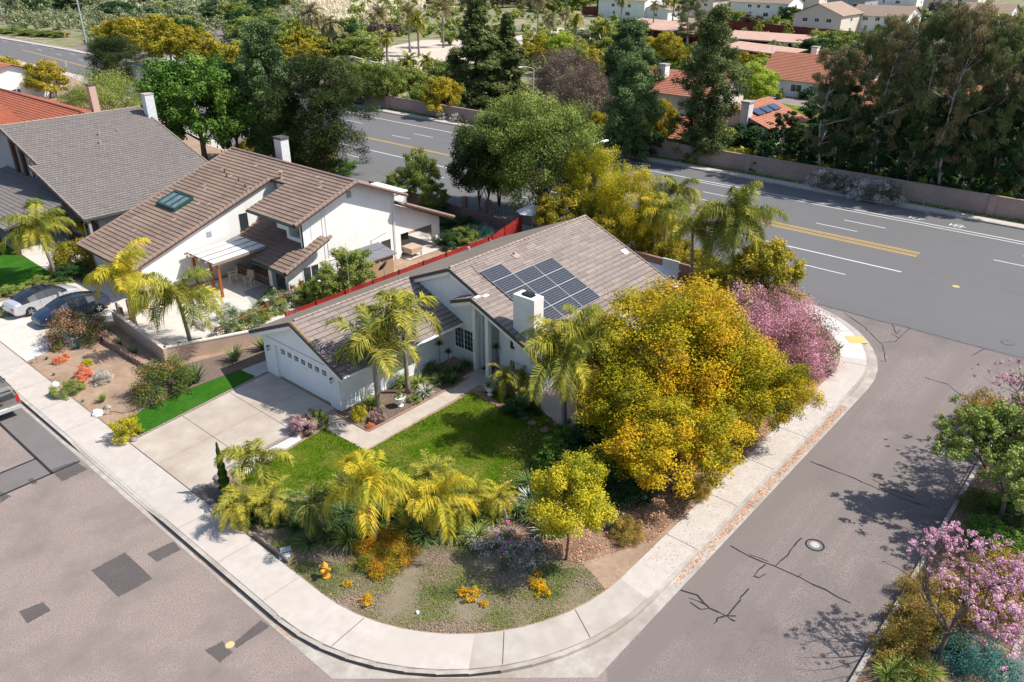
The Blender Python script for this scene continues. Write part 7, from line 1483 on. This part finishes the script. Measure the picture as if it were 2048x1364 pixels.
P = [(17.3, 49.6), (16.9, 48.6), (16.9, 47.2), (16.9, 45.2), (17.0, 42.9), (17.1, 41.6)]
for lay in range(3):
    for a, b in zip(P, P[1:]):
        a, b = Vector(a), Vector(b); n = int((b - a).length / .26)
        for i in range(n):
            c = a.lerp(b, (i + (lay % 2) * .5) / n); r = rr.uniform(.11, .17); mb.box(c.x - r, c.x + r, c.y - r, c.y + r, LZ - .1 + lay * .14, LZ + .06 + lay * .14 + rr.uniform(-.02, .02), rz=rr.uniform(-.4, .4))
mb.build('stones', M['rock_pink'], t)
t = thing('picket_edging', 'short scalloped grey edging stakes along the pavement near the hydrant', 'edging', (0, 0, 0)); mb = MB()
for i in range(16): y = 25.4 - i * .16; mb.box(12.66, 12.72, y, y + .12, LZ - .05, LZ + .18 + .03 * math.sin(i * 2))
mb.build('stakes', M['polewood'], t)
for x, y, r, lab in ((413, 730 + 0, 0, ''),): pass
for i, (x, y, r, m, lab) in enumerate(((110, 770, .22, 'white_sign', 'white rock beside the juniper at the pavement'), (195, 828, .3, 'white_sign', 'white rock at the tip of the bare garden'), (215, 815, .2, 'rock', 'grey rock with a solar light near the turf tip'), (437, 955, .22, 'rock', 'grey block at the driveway corner beside the cypress'), (268, 880, .18, 'rock', 'stone at the foot of the yellow shrub'), (1052, 985, .25, 'white_sign', 'pale stone at the lawn edge beside the dark shrubs'), (838, 1316, 0.0, 'rock', ''), (835, 1225, .07, 'white_sign', 'small white stone in the dry groundcover'))):
    if r: mb = MB(); mb.tube([(0, 0, -.05), (.02, 0, r * .3), (.0, .02, r * .75), (0, 0, r * .85)], [r, r * .95, r * .5, .01], 8); o = mb.build('rock', M[m], smooth=False); o.location = W(x, y); o.rotation_euler[2] = i; tag(o, lab, 'rock')
# stepping stones
SS = [(958, 787, 'terracotta stepping stone nearest the lawn corner by the door'), (967, 792, 'second terracotta stepping stone from the door'), (977, 798, 'third terracotta stepping stone from the door'), (988, 804, 'fourth terracotta stepping stone from the door'), (1000, 811, 'fifth terracotta stepping stone from the door'), (1012, 818, 'sixth terracotta stepping stone from the door'), (1048, 835, 'stepping stone in the shade beneath the queen palm pair'), (1064, 846, 'stepping stone closest to the left queen palm trunk'), (1088, 860, 'stepping stone at the lawn edge under the palm pair')]
for x, y, lab in SS: mb = MB(); mb.lathe([(.24, -.05), (.24, .03), (.22, .04), (.005, .04)], seg=14); o = mb.build('stepping_stone', M['terracotta']); o.location = W(x, y, LZ - .02); tag(o, lab, 'stepping stone', 'round stepping stones along the lawn')
for x, y, lab in ((571, 1099, 'pale rounded utility lid in the groundcover, upper of two'), (569, 1112, 'pale square utility lid at the pavement edge, lower of two')):
    mb = MB(); mb.box(-.22, .22, -.14, .14, -.1, .02); o = mb.build('utility_cover', M['hub']); o.location = W(x, y, LZ); o.rotation_euler[2] = -.4; tag(o, lab, 'utility lid')
mb = MB(); mb.box(-.35, .35, -.2, .2, -.1, .008); o = mb.build('utility_cover', M['hub']); o.location = W(1640, 815, .14); tag(o, 'grey-blue utility lid set in the pavement below the pink shrub', 'utility lid')
# brick edging of beds
be = MB()
for i in range(60):
    x = 21.1 + i * .13
    if x < 28.6: be.box(x, x + .12, 28.1, 28.2, LZ - .05, LZ + .04)
for i in range(20): y = 28.2 + i * .13; be.box(21.05, 21.12, y, y + .12, LZ - .05, LZ + .04)
tag(be.build('brick_edging', M['rock_pink']), 'low brick edging round the mulch bed by the front path', 'edging')
# hydrant
hy = thing('fire_hydrant', 'yellow fire hydrant in the groundcover beside the curved pavement', 'fire hydrant', W(652, 1152), R(20))
mb = MB(); mb.lathe([(.17, -.05), (.17, .03), (.11, .04), (.105, .48), (.135, .50), (.135, .54), (.11, .56), (.10, .62), (.05, .68), (.03, .69), (.03, .74), (.005, .745)], seg=14); mb.build('barrel', M['hydrant'], hy, smooth=False)
for s, n in ((-1, 'side_outlet'), (1, 'side_outlet')): mb = MB(); mb.tube([(0, s * .08, .42), (0, s * .20, .42), (0, s * .21, .42), (0, s * .25, .42)], [.055, .055, .065, .06], 8); mb.build('side_outlet', M['hydrant'], hy)
mb = MB(); mb.tube([(-.08, 0, .40), (-.2, 0, .40), (-.21, 0, .40), (-.26, 0, .40)], [.07, .07, .085, .08], 8); mb.build('front_outlet', M['hydrant'], hy)
# second hydrant at the junction top left
q = at(130, 74, .13); h2 = thing('fire_hydrant', 'tiny orange hydrant at the junction beside the clipped hedge', 'fire hydrant', tuple(q)); mb = MB(); mb.lathe([(.25, 0), (.16, .06), (.16, .8), (.2, .84), (.1, 1.0), (.02, 1.05)], seg=8); mb.build('barrel', M['hydrant'], h2); mb = MB(); mb.tube([(0, -.35, .6), (0, .35, .6)], .09, 6); mb.build('side_outlet', M['hydrant'], h2)
# pots
def urn(loc, label, s=1, plantk=None, pr=.3, ph=.35):
    t = thing('urn_planter', label, 'planter', loc); mb = MB(); mb.lathe([(.14 * s, 0), (.15 * s, .05 * s), (.06 * s, .10 * s), (.07 * s, .16 * s), (.20 * s, .30 * s), (.25 * s, .46 * s), (.28 * s, .50 * s), (.25 * s, .50 * s), (.23 * s, .44 * s), (.01, .43 * s)], seg=16); mb.build('urn', M['trim'], t, smooth=False)
    mb = MB(); mb.lathe([(.22 * s, .43 * s), (.22 * s, .46 * s), (.01, .47 * s)], seg=12); mb.build('soil', M['mulch'], t)
urn(W(801, 812), 'white classical urn on the mulch bed beside the king palms', 1.15); plant('sh_olive', 'potted_plant', 'small leafy plant growing in the white urn', 'plant', (*W(801, 812)[:2], LZ + .5), .35, .28)
urn(W(980, 790), 'white pot beside the front path near the porch', 1.1); tuft('strap_dark', 'potted_plant', 'dark strappy plant in the white pot by the porch', (*W(980, 790)[:2], LZ + .5), .5)
mt = MB(); mt.box(-.35, .35, -.45, .45, 0, .02); o = mt.build('doormat', M['black']); o.location = (30.2, 27.9, LZ + .02); tag(o, 'dark doormat on the front porch', 'doormat')
# solar garden lights
for x, y, lab in ((75, 725, 'small solar garden light near the pebble border'), (222, 828, 'small solar garden light at the tip of the bare garden'), (483, 935, 'small solar light beside the driveway gravel strip')):
    t = thing('garden_light', lab, 'garden light', W(x, y)); mb = MB(); mb.tube([(0, 0, -.05), (0, 0, .4)], .012, 5); mb.build('stake', M['black'], t); mb = MB(); mb.lathe([(.04, .38), (.10, .44), (.01, .48)], seg=8); mb.build('lamp_head', M['steel'], t)
hs = MB(); hs.tube([W(x, y, LZ + .0) for x, y in ((222, 822), (245, 826), (270, 820), (285, 806), (275, 795), (250, 800))], .012, 4); tag(hs.build('garden_hose', M['black']), 'thin black irrigation hose lying on the bare soil', 'hose')
# street lamps
def street_lamp(px, py, ytop, label, arm_dir, L=2.4, z=.1, pr=.09, m='steel'):
    b = at(px, py, z); h = hgt(b, ytop); t = thing('street_lamp', label, 'street lamp', tuple(b)); mb = MB(); mb.tube([(0, 0, -.1), (0, 0, h * .96), ], [pr, pr * .6], 8); mb.build('pole', M[m], t)
    a = MB(); d = Vector((math.cos(arm_dir), math.sin(arm_dir), 0)); a.tube([tuple(Vector((0, 0, h * .95)) + d * L * u + Vector((0, 0, .45 * math.sin(u * 1.7)))) for u in (0, .15, .35, .6, .85, 1)], [.055, .05, .045, .04, .04, .04], 6); a.build('arm', M[m], t)
    l = MB(); e = Vector((0, 0, h * .95 + .43)) + d * L; l.beam(tuple(e - d * .1), tuple(e + d * .6), .26, .11); l.build('lamp_head', M['white_sign'], t); return t
street_lamp(1066, 240, 132, 'tall grey street lamp in front of the half-bare brown trees', R(170), 2.2, .1, .13)
street_lamp(1170, 470, 290, 'street lamp head rising from the big olive tree towards the main road', R(-5), 1.8, .1, .09)
street_lamp(543, 118, 70, 'street lamp among the trees at the upper left', R(165), 3.4, .1, .12)
def pole(name, px, py, ytop, label, cat, r=.16, m='polewood', arms=True, z=.1):
    b = at(px, py, z); h = hgt(b, ytop); t = thing(name, label, cat, tuple(b)); mb = MB(); mb.tube([(0, 0, -.1), (0, 0, h)], [r, r * .7], 8); mb.build('pole', M[m], t)
    if arms:
        for k in range(2): a = MB(); a.beam((-1.2, .2 * k, h - .6 - k * .9), (1.2, -.2 * k, h - .6 - k * .9), .12, .12); a.build('crossarm', M['polewood'], t)
    return t, h
pole('utility_pole', 176, 99, -6, 'pale grey utility pole beside the junction', 'utility pole', .22, 'steel'); pole('utility_pole', 293, 60, -12, 'brown utility pole behind the golden hedge', 'utility pole')
t, h = pole('traffic_pole', 13, 62, -14, 'grey signal pole with red sign at the top left corner', 'sign pole', .14, 'steel', False); mb = MB(); mb.box(-.08, -.04, -.7, .7, h * .3, h * .3 + 1.3); mb.build('red_sign_board', M['red_sign'], t); mb = MB(); mb.box(-.08, -.04, -.6, .6, h * .3 - 1.4, h * .3 - .1); mb.build('white_sign_board', M['white_sign'], t)
t, h = pole('road_sign', 137, 152, 124, 'road sign with white and orange plates on the near pavement', 'sign', .05, 'steel', False); mb = MB(); mb.box(-.06, -.03, -.4, .4, h - .9, h); mb.build('white_sign_board', M['white_sign'], t); mb = MB(); mb.box(-.06, -.03, -.4, .4, h - 1.7, h - .95); mb.build('orange_sign_board', M['yellow'], t)
t, h = pole('road_sign', 803, 218, 193, 'small white sign on a post at the far verge left of the conifers', 'sign', .04, 'steel', False); mb = MB(); mb.box(-.04, -.02, -.25, .25, h - .7, h); mb.build('white_sign_board', M['white_sign'], t)
for x, y, yt, lab in ((1360, 318, 305, 'thin white marker post left of the tall verge conifer'), (1538, 150, 90, 'white dead trunk standing by the right carports')): pole('post', x, y, yt, lab, 'post', .08, 'white_sign', False)
# horse yard fence
hf = thing('paddock_fence', 'dark rail fence round the sandy horse yard', 'fence', (0, 0, 0)); mb = MB(); P = [at(x, y) for x, y in ((755, 118), (800, 150), (930, 142))]
for a, b in zip(P, P[1:]):
    n = int((b - a).length / 3)
    for i in range(n + 1): q = a.lerp(b, i / n); mb.tube([tuple(q), (q.x, q.y, 1.5)], .09, 4)
    for zz in (.8, 1.4): mb.tube([(a.x, a.y, zz), (b.x, b.y, zz)], .06, 4)
mb.build('rails', M['brown_trim'], hf)
for x0, y0, x1, y1, lab in ((690, 122, 790, 150, 'pale low wall beside the horse yard'), (1170, 75, 1205, 60, 'pale garden wall near the paddock')):
    a, b = at(x0, y0), at(x1, y1); block_wall('pale_wall', lab, [tuple(a[:2]), tuple(b[:2])], 1.4, .3, M['cream'])
# neighbour terrace: pergola, gate posts, fence posts, furniture
pg = thing('pergola', 'orange timber pergola with pale translucent roof strips beside the porch', 'pergola', (0, 0, 0))
pz = 2.75
for x, y in ((25.6, 49.6), (25.6, 53.0), (25.9, 51.2)): mb = MB(); mb.box(x, x + .16, y, y + .16, LZ, pz - .2); mb.build('post', M['wood'], pg)
mb = MB(); mb.beam((25.6, 49.3, pz - .12), (25.6, 53.3, pz - .12), .14, .22); mb.beam((25.4, 49.7, pz - .1), (29.6, 49.7, pz + .1), .1, .2); mb.build('beam', M['wood'], pg)
for i in range(5): mb = MB(); y = 49.4 + i * .92; mb.beam((25.1, y, pz + .02), (29.5, y, pz + .22), .07, .14); mb.build('rafter', M['polewood'], pg)
for i in range(4): mb = MB(); y = 49.86 + i * .92; mb.hexa([(25.3, y - .36, pz + .09), (29.5, y - .36, pz + .29), (29.5, y + .36, pz + .29), (25.3, y + .36, pz + .09), (25.3, y - .36, pz + .12), (29.5, y - .36, pz + .32), (29.5, y + .36, pz + .32), (25.3, y + .36, pz + .12)]); mb.build('roof_strip', M['poly'], pg)
for a in ((27.9, 49.6), (26.2, 50.4)): pass
sw_ = MB(); sw_.box(29.0, 29.2, 48.7, 53.0, LZ, .95); tag(sw_.build('stone_dado', M['stonebase']), 'low wall faced with dark grid-jointed stone at the porch', 'wall')
def timber_post(x, y, label, h=1.15):
    t = thing('timber_post', label, 'post', (x, y, LZ)); mb = MB(); mb.box(-.12, .12, -.12, .12, -.1, h); mb.build('shaft', M['wood'], t); mb = MB(); mb.box(-.17, .17, -.17, .17, h, h + .05); mb.lathe([(.15, h + .05), (.01, h + .1)], seg=4); mb.build('solar_cap', M['steel'], t)
for x, y, lab in ((440, 685, 'orange timber post with metal cap nearest the tan wall'), (536, 632, 'orange timber post with metal cap in the middle of the low fence'), (588, 600, 'orange timber post by the house corner'), (606, 590, 'orange timber post under the vine bush')):
    q = at(x, y, LZ); timber_post(q.x, q.y, lab)
lf = thing('low_rail_fence', 'low orange rail joining the timber posts along the terrace', 'fence', (0, 0, 0)); mb = MB(); a, b, c_ = at(440, 685, LZ), at(536, 632, LZ), at(588, 600, LZ)
for p, q in ((a, b), (b, c_)):
    for zz in (.35, .85): mb.beam((p.x, p.y, LZ + zz), (q.x, q.y, LZ + zz), .05, .1)
mb.build('rails', M['wood'], lf)
for x, y, w_, lab in ((246, 648, .5, 'rounded rustic timber gate panel left of the yellow palm trunk'), (290, 612, .5, 'rounded rustic gate panel behind the yellow palm trunk'), (266, 640, .4, 'pale stone-topped gate pillar in the terrace entrance')):
    t = thing('gate_panel', lab, 'gate', W(x, y), R(80)); mb = MB(); mb.box(-w_, w_, -.06, .06, 0, 1.3); mb.tube([(-w_ * .8, 0, 1.3), (0, 0, 1.5), (w_ * .8, 0, 1.3)], .06, 6); mb.build('panel', M['cream'], t)
    for s in (-1, 1): mb = MB(); mb.box(s * w_ - .07, s * w_ + .07, -.09, .09, 0, 1.35); mb.build('post', M['wood'], t)
def chair(x, y, rz, label, m='cloth', z=LZ):
    t = thing('garden_chair', label, 'chair', (x, y, z), rz); mb = MB(); mb.box(-.28, .28, -.28, .28, .38, .45); mb.build('seat', M[m], t); mb = MB(); mb.hexa([(-.28, .24, .45), (.28, .24, .45), (.28, .30, .45), (-.28, .30, .45), (-.26, .36, 1.05), (.26, .36, 1.05), (.26, .42, 1.05), (-.26, .42, 1.05)]); mb.build('backrest', M[m], t)
    for a in (-1, 1):
        for b in (-1, 1): l = MB(); l.box(a * .24 - .02, a * .24 + .02, b * .24 - .02, b * .24 + .02, 0, .38); l.build('leg', M['trim'], t)
        l = MB(); l.box(a * .28 - .03, a * .28 + .03, -.28, .30, .62, .66); l.box(a * .28 - .02, a * .28 + .02, -.26, -.22, .45, .62); l.build('armrest', M['trim'], t)
chair(28.2, 50.2, R(-60), 'white wicker chair with patterned cushion under the porch'); chair(27.8, 51.8, R(-110), 'second wicker chair deeper under the pergola')
q = at(825, 510, LZ); t = thing('covered_table', 'square table under a beige cover on the back patio', 'table', tuple(q)); mb = MB(); mb.box(-.6, .6, -.6, .6, .62, .78); mb.box(-.57, .57, -.57, .57, .3, .62); mb.build('cover', M['cloth'], t)
for a in (-1, 1):
    for b in (-1, 1): l = MB(); l.box(a * .5 - .03, a * .5 + .03, b * .5 - .03, b * .5 + .03, 0, .3); l.build('leg', M['brown_trim'], t)
q = at(868, 480, LZ); t = thing('trellis', 'pale timber trellis post at the corner of the back patio', 'trellis', tuple(q)); mb = MB(); mb.box(-.25, -.15, -.05, .05, 0, 2.0); mb.box(.25, .35, -.05, .05, 0, 2.0)
for k in range(5): mb.box(-.15, .25, -.03, .03, .3 + k * .38, .36 + k * .38)
mb.build('frame', M['wood_pale'], t)
# shed roof, satellite dish
sh = thing('garden_shed', 'small shed with grey shingle roof between white gable and red fence', 'shed', (34.6, 43.6, LZ)); mb = MB(); mb.box(-1.5, 1.5, -.5, 1.0, 0, 1.9); mb.build('wall', M['wood_pale'], sh); mb = MB(); mb.hexa([(-1.7, -.7, 1.95), (1.7, -.7, 1.95), (1.7, 1.3, 2.35), (-1.7, 1.3, 2.35), (-1.7, -.7, 2.02), (1.7, -.7, 2.02), (1.7, 1.3, 2.42), (-1.7, 1.3, 2.42)]); mb.build('roof', M['shed'], sh)
di = thing('satellite_dish', 'dark satellite dish above the red fence', 'satellite dish', (33.6, 41.2, 1.9), R(200)); mb = MB(); mb.tube([(0, 0, -.6), (0, 0, .35)], .03, 6); mb.build('mast', M['steel'], di)
mb = MB(); mb.lathe([(.02, 0), (.2, .02), (.36, .08), (.45, .14), (.44, .15), (.2, .05), (.01, .03)], seg=18); o = mb.build('dish', M['darkframe'], di, smooth=False); o.location = (0, 0, .4); o.rotation_euler = (R(55), 0, 0)
mb = MB(); mb.tube([(0, 0, 0), (0, -.35, .5)], .015, 5); mb.build('feed_arm', M['steel'], di, loc=(0, 0, .3))
# backyard of the white house
pc = thing('patio_cover', 'white framed translucent patio cover behind the white house', 'patio cover', (0, 0, 0)); mb = MB(); mb.hexa([(43.4, 24.8, 2.5), (46.4, 24.8, 2.4), (46.4, 30.5, 2.4), (43.4, 30.5, 2.5), (43.4, 24.8, 2.56), (46.4, 24.8, 2.46), (46.4, 30.5, 2.46), (43.4, 30.5, 2.56)]); mb.build('roof_sheet', M['poly'], pc)
for x, y in ((46.2, 25), (46.2, 27.8), (46.2, 30.3)): p = MB(); p.box(x, x + .12, y, y + .12, 0, 2.4); p.build('post', M['trim'], pc)
block_wall('garden_wall', 'low reddish wall behind the patio cover of the white house', [(50.3, 22.0), (50.3, 33.0)], 1.2, .2, M['pillar'], .1); block_wall('garden_wall', 'glass-topped white wall behind the palms by the patio cover', [(50.2, 27.0), (50.2, 28.4)], 1.3, .1, M['hub'], .1)
q = at(1043, 452, .2); um = thing('umbrella', 'white closed-ribbed umbrella tip showing behind the roof ridge', 'umbrella', (51.0, 42.0, LZ)); mb = MB(); mb.lathe([(1.4, 2.0), (.7, 2.35), (.02, 2.6)], seg=8); mb.build('canopy', M['trim'], um); mb = MB(); mb.tube([(0, 0, 0), (0, 0, 2.5)], .03, 6); mb.build('pole', M['steel'], um)
# ---- cars ----
def car(name, label, loc, rz, paint, kind='sedan', L=4.75, Wd=1.84, H=1.44):
    """local x forward"""
    t = thing(name, label, 'car', loc, rz)
    # stations: x, z_bottom, z_belt, z_top, half width belt, half width top
    if kind == 'sedan':
        S_ = [(-.5, .42, .62, .66, .74, .60), (-.49, .30, .78, .86, .80, .66), (-.46, .24, .88, .98, .86, .70), (-.38, .20, .92, 1.04, .90, .68), (-.27, .20, .94, 1.24, .92, .62), (-.16, .20, .93, 1.38, .92, .60), (-.02, .20, .92, 1.44, .92, .60), (.10, .20, .90, 1.40, .92, .60), (.20, .20, .89, 1.20, .92, .64), (.28, .20, .88, .98, .92, .74), (.36, .20, .82, .90, .91, .74), (.43, .22, .72, .80, .87, .68), (.48, .28, .60, .66, .78, .60), (.5, .36, .50, .54, .66, .5)]
        cab = (3, 8)
    else:
        S_ = [(-.5, .55, 1.05, 1.12, .93, .80), (-.495, .50, 1.08, 1.50, .95, .74), (-.47, .48, 1.10, 1.80, .95, .74), (-.30, .45, 1.10, 1.84, .95, .74), (-.10, .45, 1.10, 1.85, .95, .74), (.05, .45, 1.10, 1.84, .95, .74), (.15, .45, 1.10, 1.70, .95, .76), (.25, .45, 1.10, 1.20, .95, .85), (.45, .45, 1.0, 1.10, .93, .84), (.5, .5, .9, .98, .85, .75)]
        cab = (1, 6)
    k = H / (1.44 if kind == 'sedan' else 1.85); body, roof, gl = MB(), MB(), {1: MB(), -1: MB()}; rows = []
    for x, zb, zl, zt, wb, wt in S_:
        y = Wd / 2 / .92; rows.append([(x * L, wb * y * .86, zb * k), (x * L, wb * y * .98, (zb + .16) * k), (x * L, wb * y, (zl * .55 + zb * .45) * k), (x * L, wb * y * .965, zl * k), (x * L, wt * y, (zl + (zt - zl) * .88) * k), (x * L, wt * y * .80, zt * k), (x * L, 0, (zt + .025) * k)])
    for i in range(len(rows) - 1):
        a, b = rows[i], rows[i + 1]
        for j in range(6):
            for s in (1, -1):
                q = [(a[j][0], a[j][1] * s, a[j][2]), (b[j][0], b[j][1] * s, b[j][2]), (b[j + 1][0], b[j + 1][1] * s, b[j + 1][2]), (a[j + 1][0], a[j + 1][1] * s, a[j + 1][2])]
                if s < 0: q = q[::-1]
                incab = cab[0] <= i <= cab[1]; (roof if (incab and j >= 4 and kind == 'sedan') else gl[s] if (incab and j == 3) else body).face(q)
    for row in (rows[0], rows[-1]): body.face([(p[0], p[1], p[2]) for p in row] + [(p[0], -p[1], p[2]) for p in row[::-1][1:]])
    body.face([(p[0][0], p[0][1], p[0][2]) for p in rows] + [(p[0][0], -p[0][1], p[0][2]) for p in rows[::-1]])
    body.build('body', paint, t, smooth=True); [gl[s].build('side_window', M['carglass'], t, smooth=True) for s in (1, -1)]
    if kind == 'sedan': roof.build('glass_roof', M['carglass'], t, smooth=True)
    pl_ = MB()
    for i in (cab[0] + 1, cab[0] + 3, cab[1]):
        for s in (1, -1): a, b = rows[i][3], rows[i][4]; pl_.beam((a[0], a[1] * s * 1.005, a[2]), (b[0], b[1] * s * 1.01, b[2]), .045, .02)
    for s in (1, -1):
        pr_ = [(rows[i][4][0], rows[i][4][1] * s * 1.01, rows[i][4][2] + .01) for i in range(cab[0], cab[1] + 2)]
        pl_.tube(pr_, .022, 5)
    pl_.build('window_trim', M['black'] if paint is not M['truckpaint'] else paint, t)
    for fx in (.315 * L, -.29 * L):
        for s in (1, -1):
            r = .34 if kind == 'sedan' else .39; w = MB(); y0 = s * (Wd / 2 - .20); y1 = s * (Wd / 2 + .005)
            w.tube([(fx, y0, r), (fx, y0 + s * .02, r), (fx, y1 - s * .02, r), (fx, y1, r)], [r * .92, r, r, r * .9], 20); wo = w.build('wheel', M['tyre'], t)
            hb = MB(); hb.tube([(fx, y1 - s * .03, r), (fx, y1 + s * .006, r)], [r * .62, r * .66], 20)
            ho = hb.build('rim', M['black'], wo)
            sp = MB()
            for q in range(5): a = q * 1.2566; sp.beam((fx, y1 + s * .012, r), (fx + math.cos(a) * r * .62, y1 + s * .012, r + math.sin(a) * r * .62), .07, .012, up=(0, 1, 0))
            sp.build('spokes', M['rim'], wo)
    for s in (1, -1):
        mb = MB(); mb.box(.13 * L, .13 * L + .14, s * Wd / 2 * 1.02 - .02, s * Wd / 2 * 1.02 + s * .14, .93 * k, 1.04 * k); mb.build('door_mirror', paint, t)
        r0 = rows[-4]; mb = MB(); mb.hexa([(.455 * L, s * .52, .60 * k), (.43 * L, s * .84, .64 * k), (.40 * L, s * .84, .70 * k), (.44 * L, s * .50, .66 * k), (.46 * L, s * .52, .66 * k), (.435 * L, s * .85, .71 * k), (.40 * L, s * .845, .77 * k), (.44 * L, s * .50, .73 * k)]); mb.build('headlight', M['trim'], t)
        mb = MB(); mb.box(-.500 * L, -.485 * L, .42 if s > 0 else -.72, .72 if s > 0 else -.42, .66 * k, .76 * k) if kind == 'sedan' else mb.box(-.503 * L, -.48 * L, .80 if s > 0 else -.95, .95 if s > 0 else -.80, .80, 1.25); mb.build('tail_light', M['taillight'], t)
    mb = MB(); mb.box(-.512 * L, -.498 * L, -.26, .26, .55 * k, .67 * k); mb.build('number_plate', M['white_sign'], t)
    dl = MB()
    for fx in (-.13, .05, .2):
        for s in (1, -1): dl.box(fx * L, fx * L + .012, s * Wd / 2 * .985 - .006, s * Wd / 2 * .985 + .012 * s, .35 * k, .9 * k)
    dl.build('door_gaps', M['black'], t); return t
ca = at(92, 603, LZ); cb_ = at(150, 622, LZ)
car('parked_car', 'silver sedan with black glass roof parked beside the artificial lawn', (16.7, 57.6, LZ - .02), R(8), M['silver'])
bpy.data.objects['parked_car'].rotation_euler[2] = R(8)
car('parked_car', 'dark blue sedan parked next to the silver car, nearer the terrace', (17.3, 54.4, LZ - .02), R(184), M['navy'])
tk = car('parked_truck', 'tan-silver vehicle with roof rack cut by the left edge of the photo', (9.28, 46.4, .0), R(90), M['truckpaint'], 'suv', 5.4, 1.95, 1.85); tk['category'] = 'truck'

rw = MB(); x = -2.70; rw.hexa([(x - .02, -.78, 1.12), (x, -.78, 1.12), (x + .07, -.68, 1.62), (x + .05, -.68, 1.62), (x - .02, .78, 1.12), (x, .78, 1.12), (x + .07, .68, 1.62), (x + .05, .68, 1.62)]); rw.build('rear_window', M['carglass'], tk)
bp = MB(); bp.box(-2.86, -2.62, -.92, .92, .50, .66); bp.build('rear_bumper', M['steel'], tk); th_ = MB(); th_.box(-2.74, -2.70, -.12, .12, .93, 1.0); th_.build('tailgate_handle', M['black'], tk)
rk = MB()
for y in (-.7, .7): rk.tube([(-2.2, y, 1.98), (1.2, y, 1.98)], .025, 6)
for x in (-2.0, -1.0, 0, 1.0): rk.tube([(x, -.8, 2.02), (x, .8, 2.02)], .02, 6)
rk.build('roof_rack', M['black'], tk); sr = MB(); sr.box(-1.9, -.6, -.55, .55, 1.88, 1.90); sr.build('sunroof', M['carglass'], tk)

scatter_quads('verge_weeds', 9000, poly_sampler([(82.4, -20), (83.3, -20), (83.3, 98), (82.5, 95)], .11), .16, LM['strap'], tilt=.8, seed=31, narrow=.5, up=True)
scatter_quads('bed_edge_litter', 3500, poly_sampler([(12.5, 29), (12.5, 21), (13.4, 17), (15, 14.6), (17.5, 12.9), (20.5, 12.3), (23, 12.4), (23, 12.7), (20, 12.8), (16, 14.6), (13.9, 17.2), (12.9, 21), (12.9, 29)], .175), .05, LM['litter'], tilt=.3, seed=32)
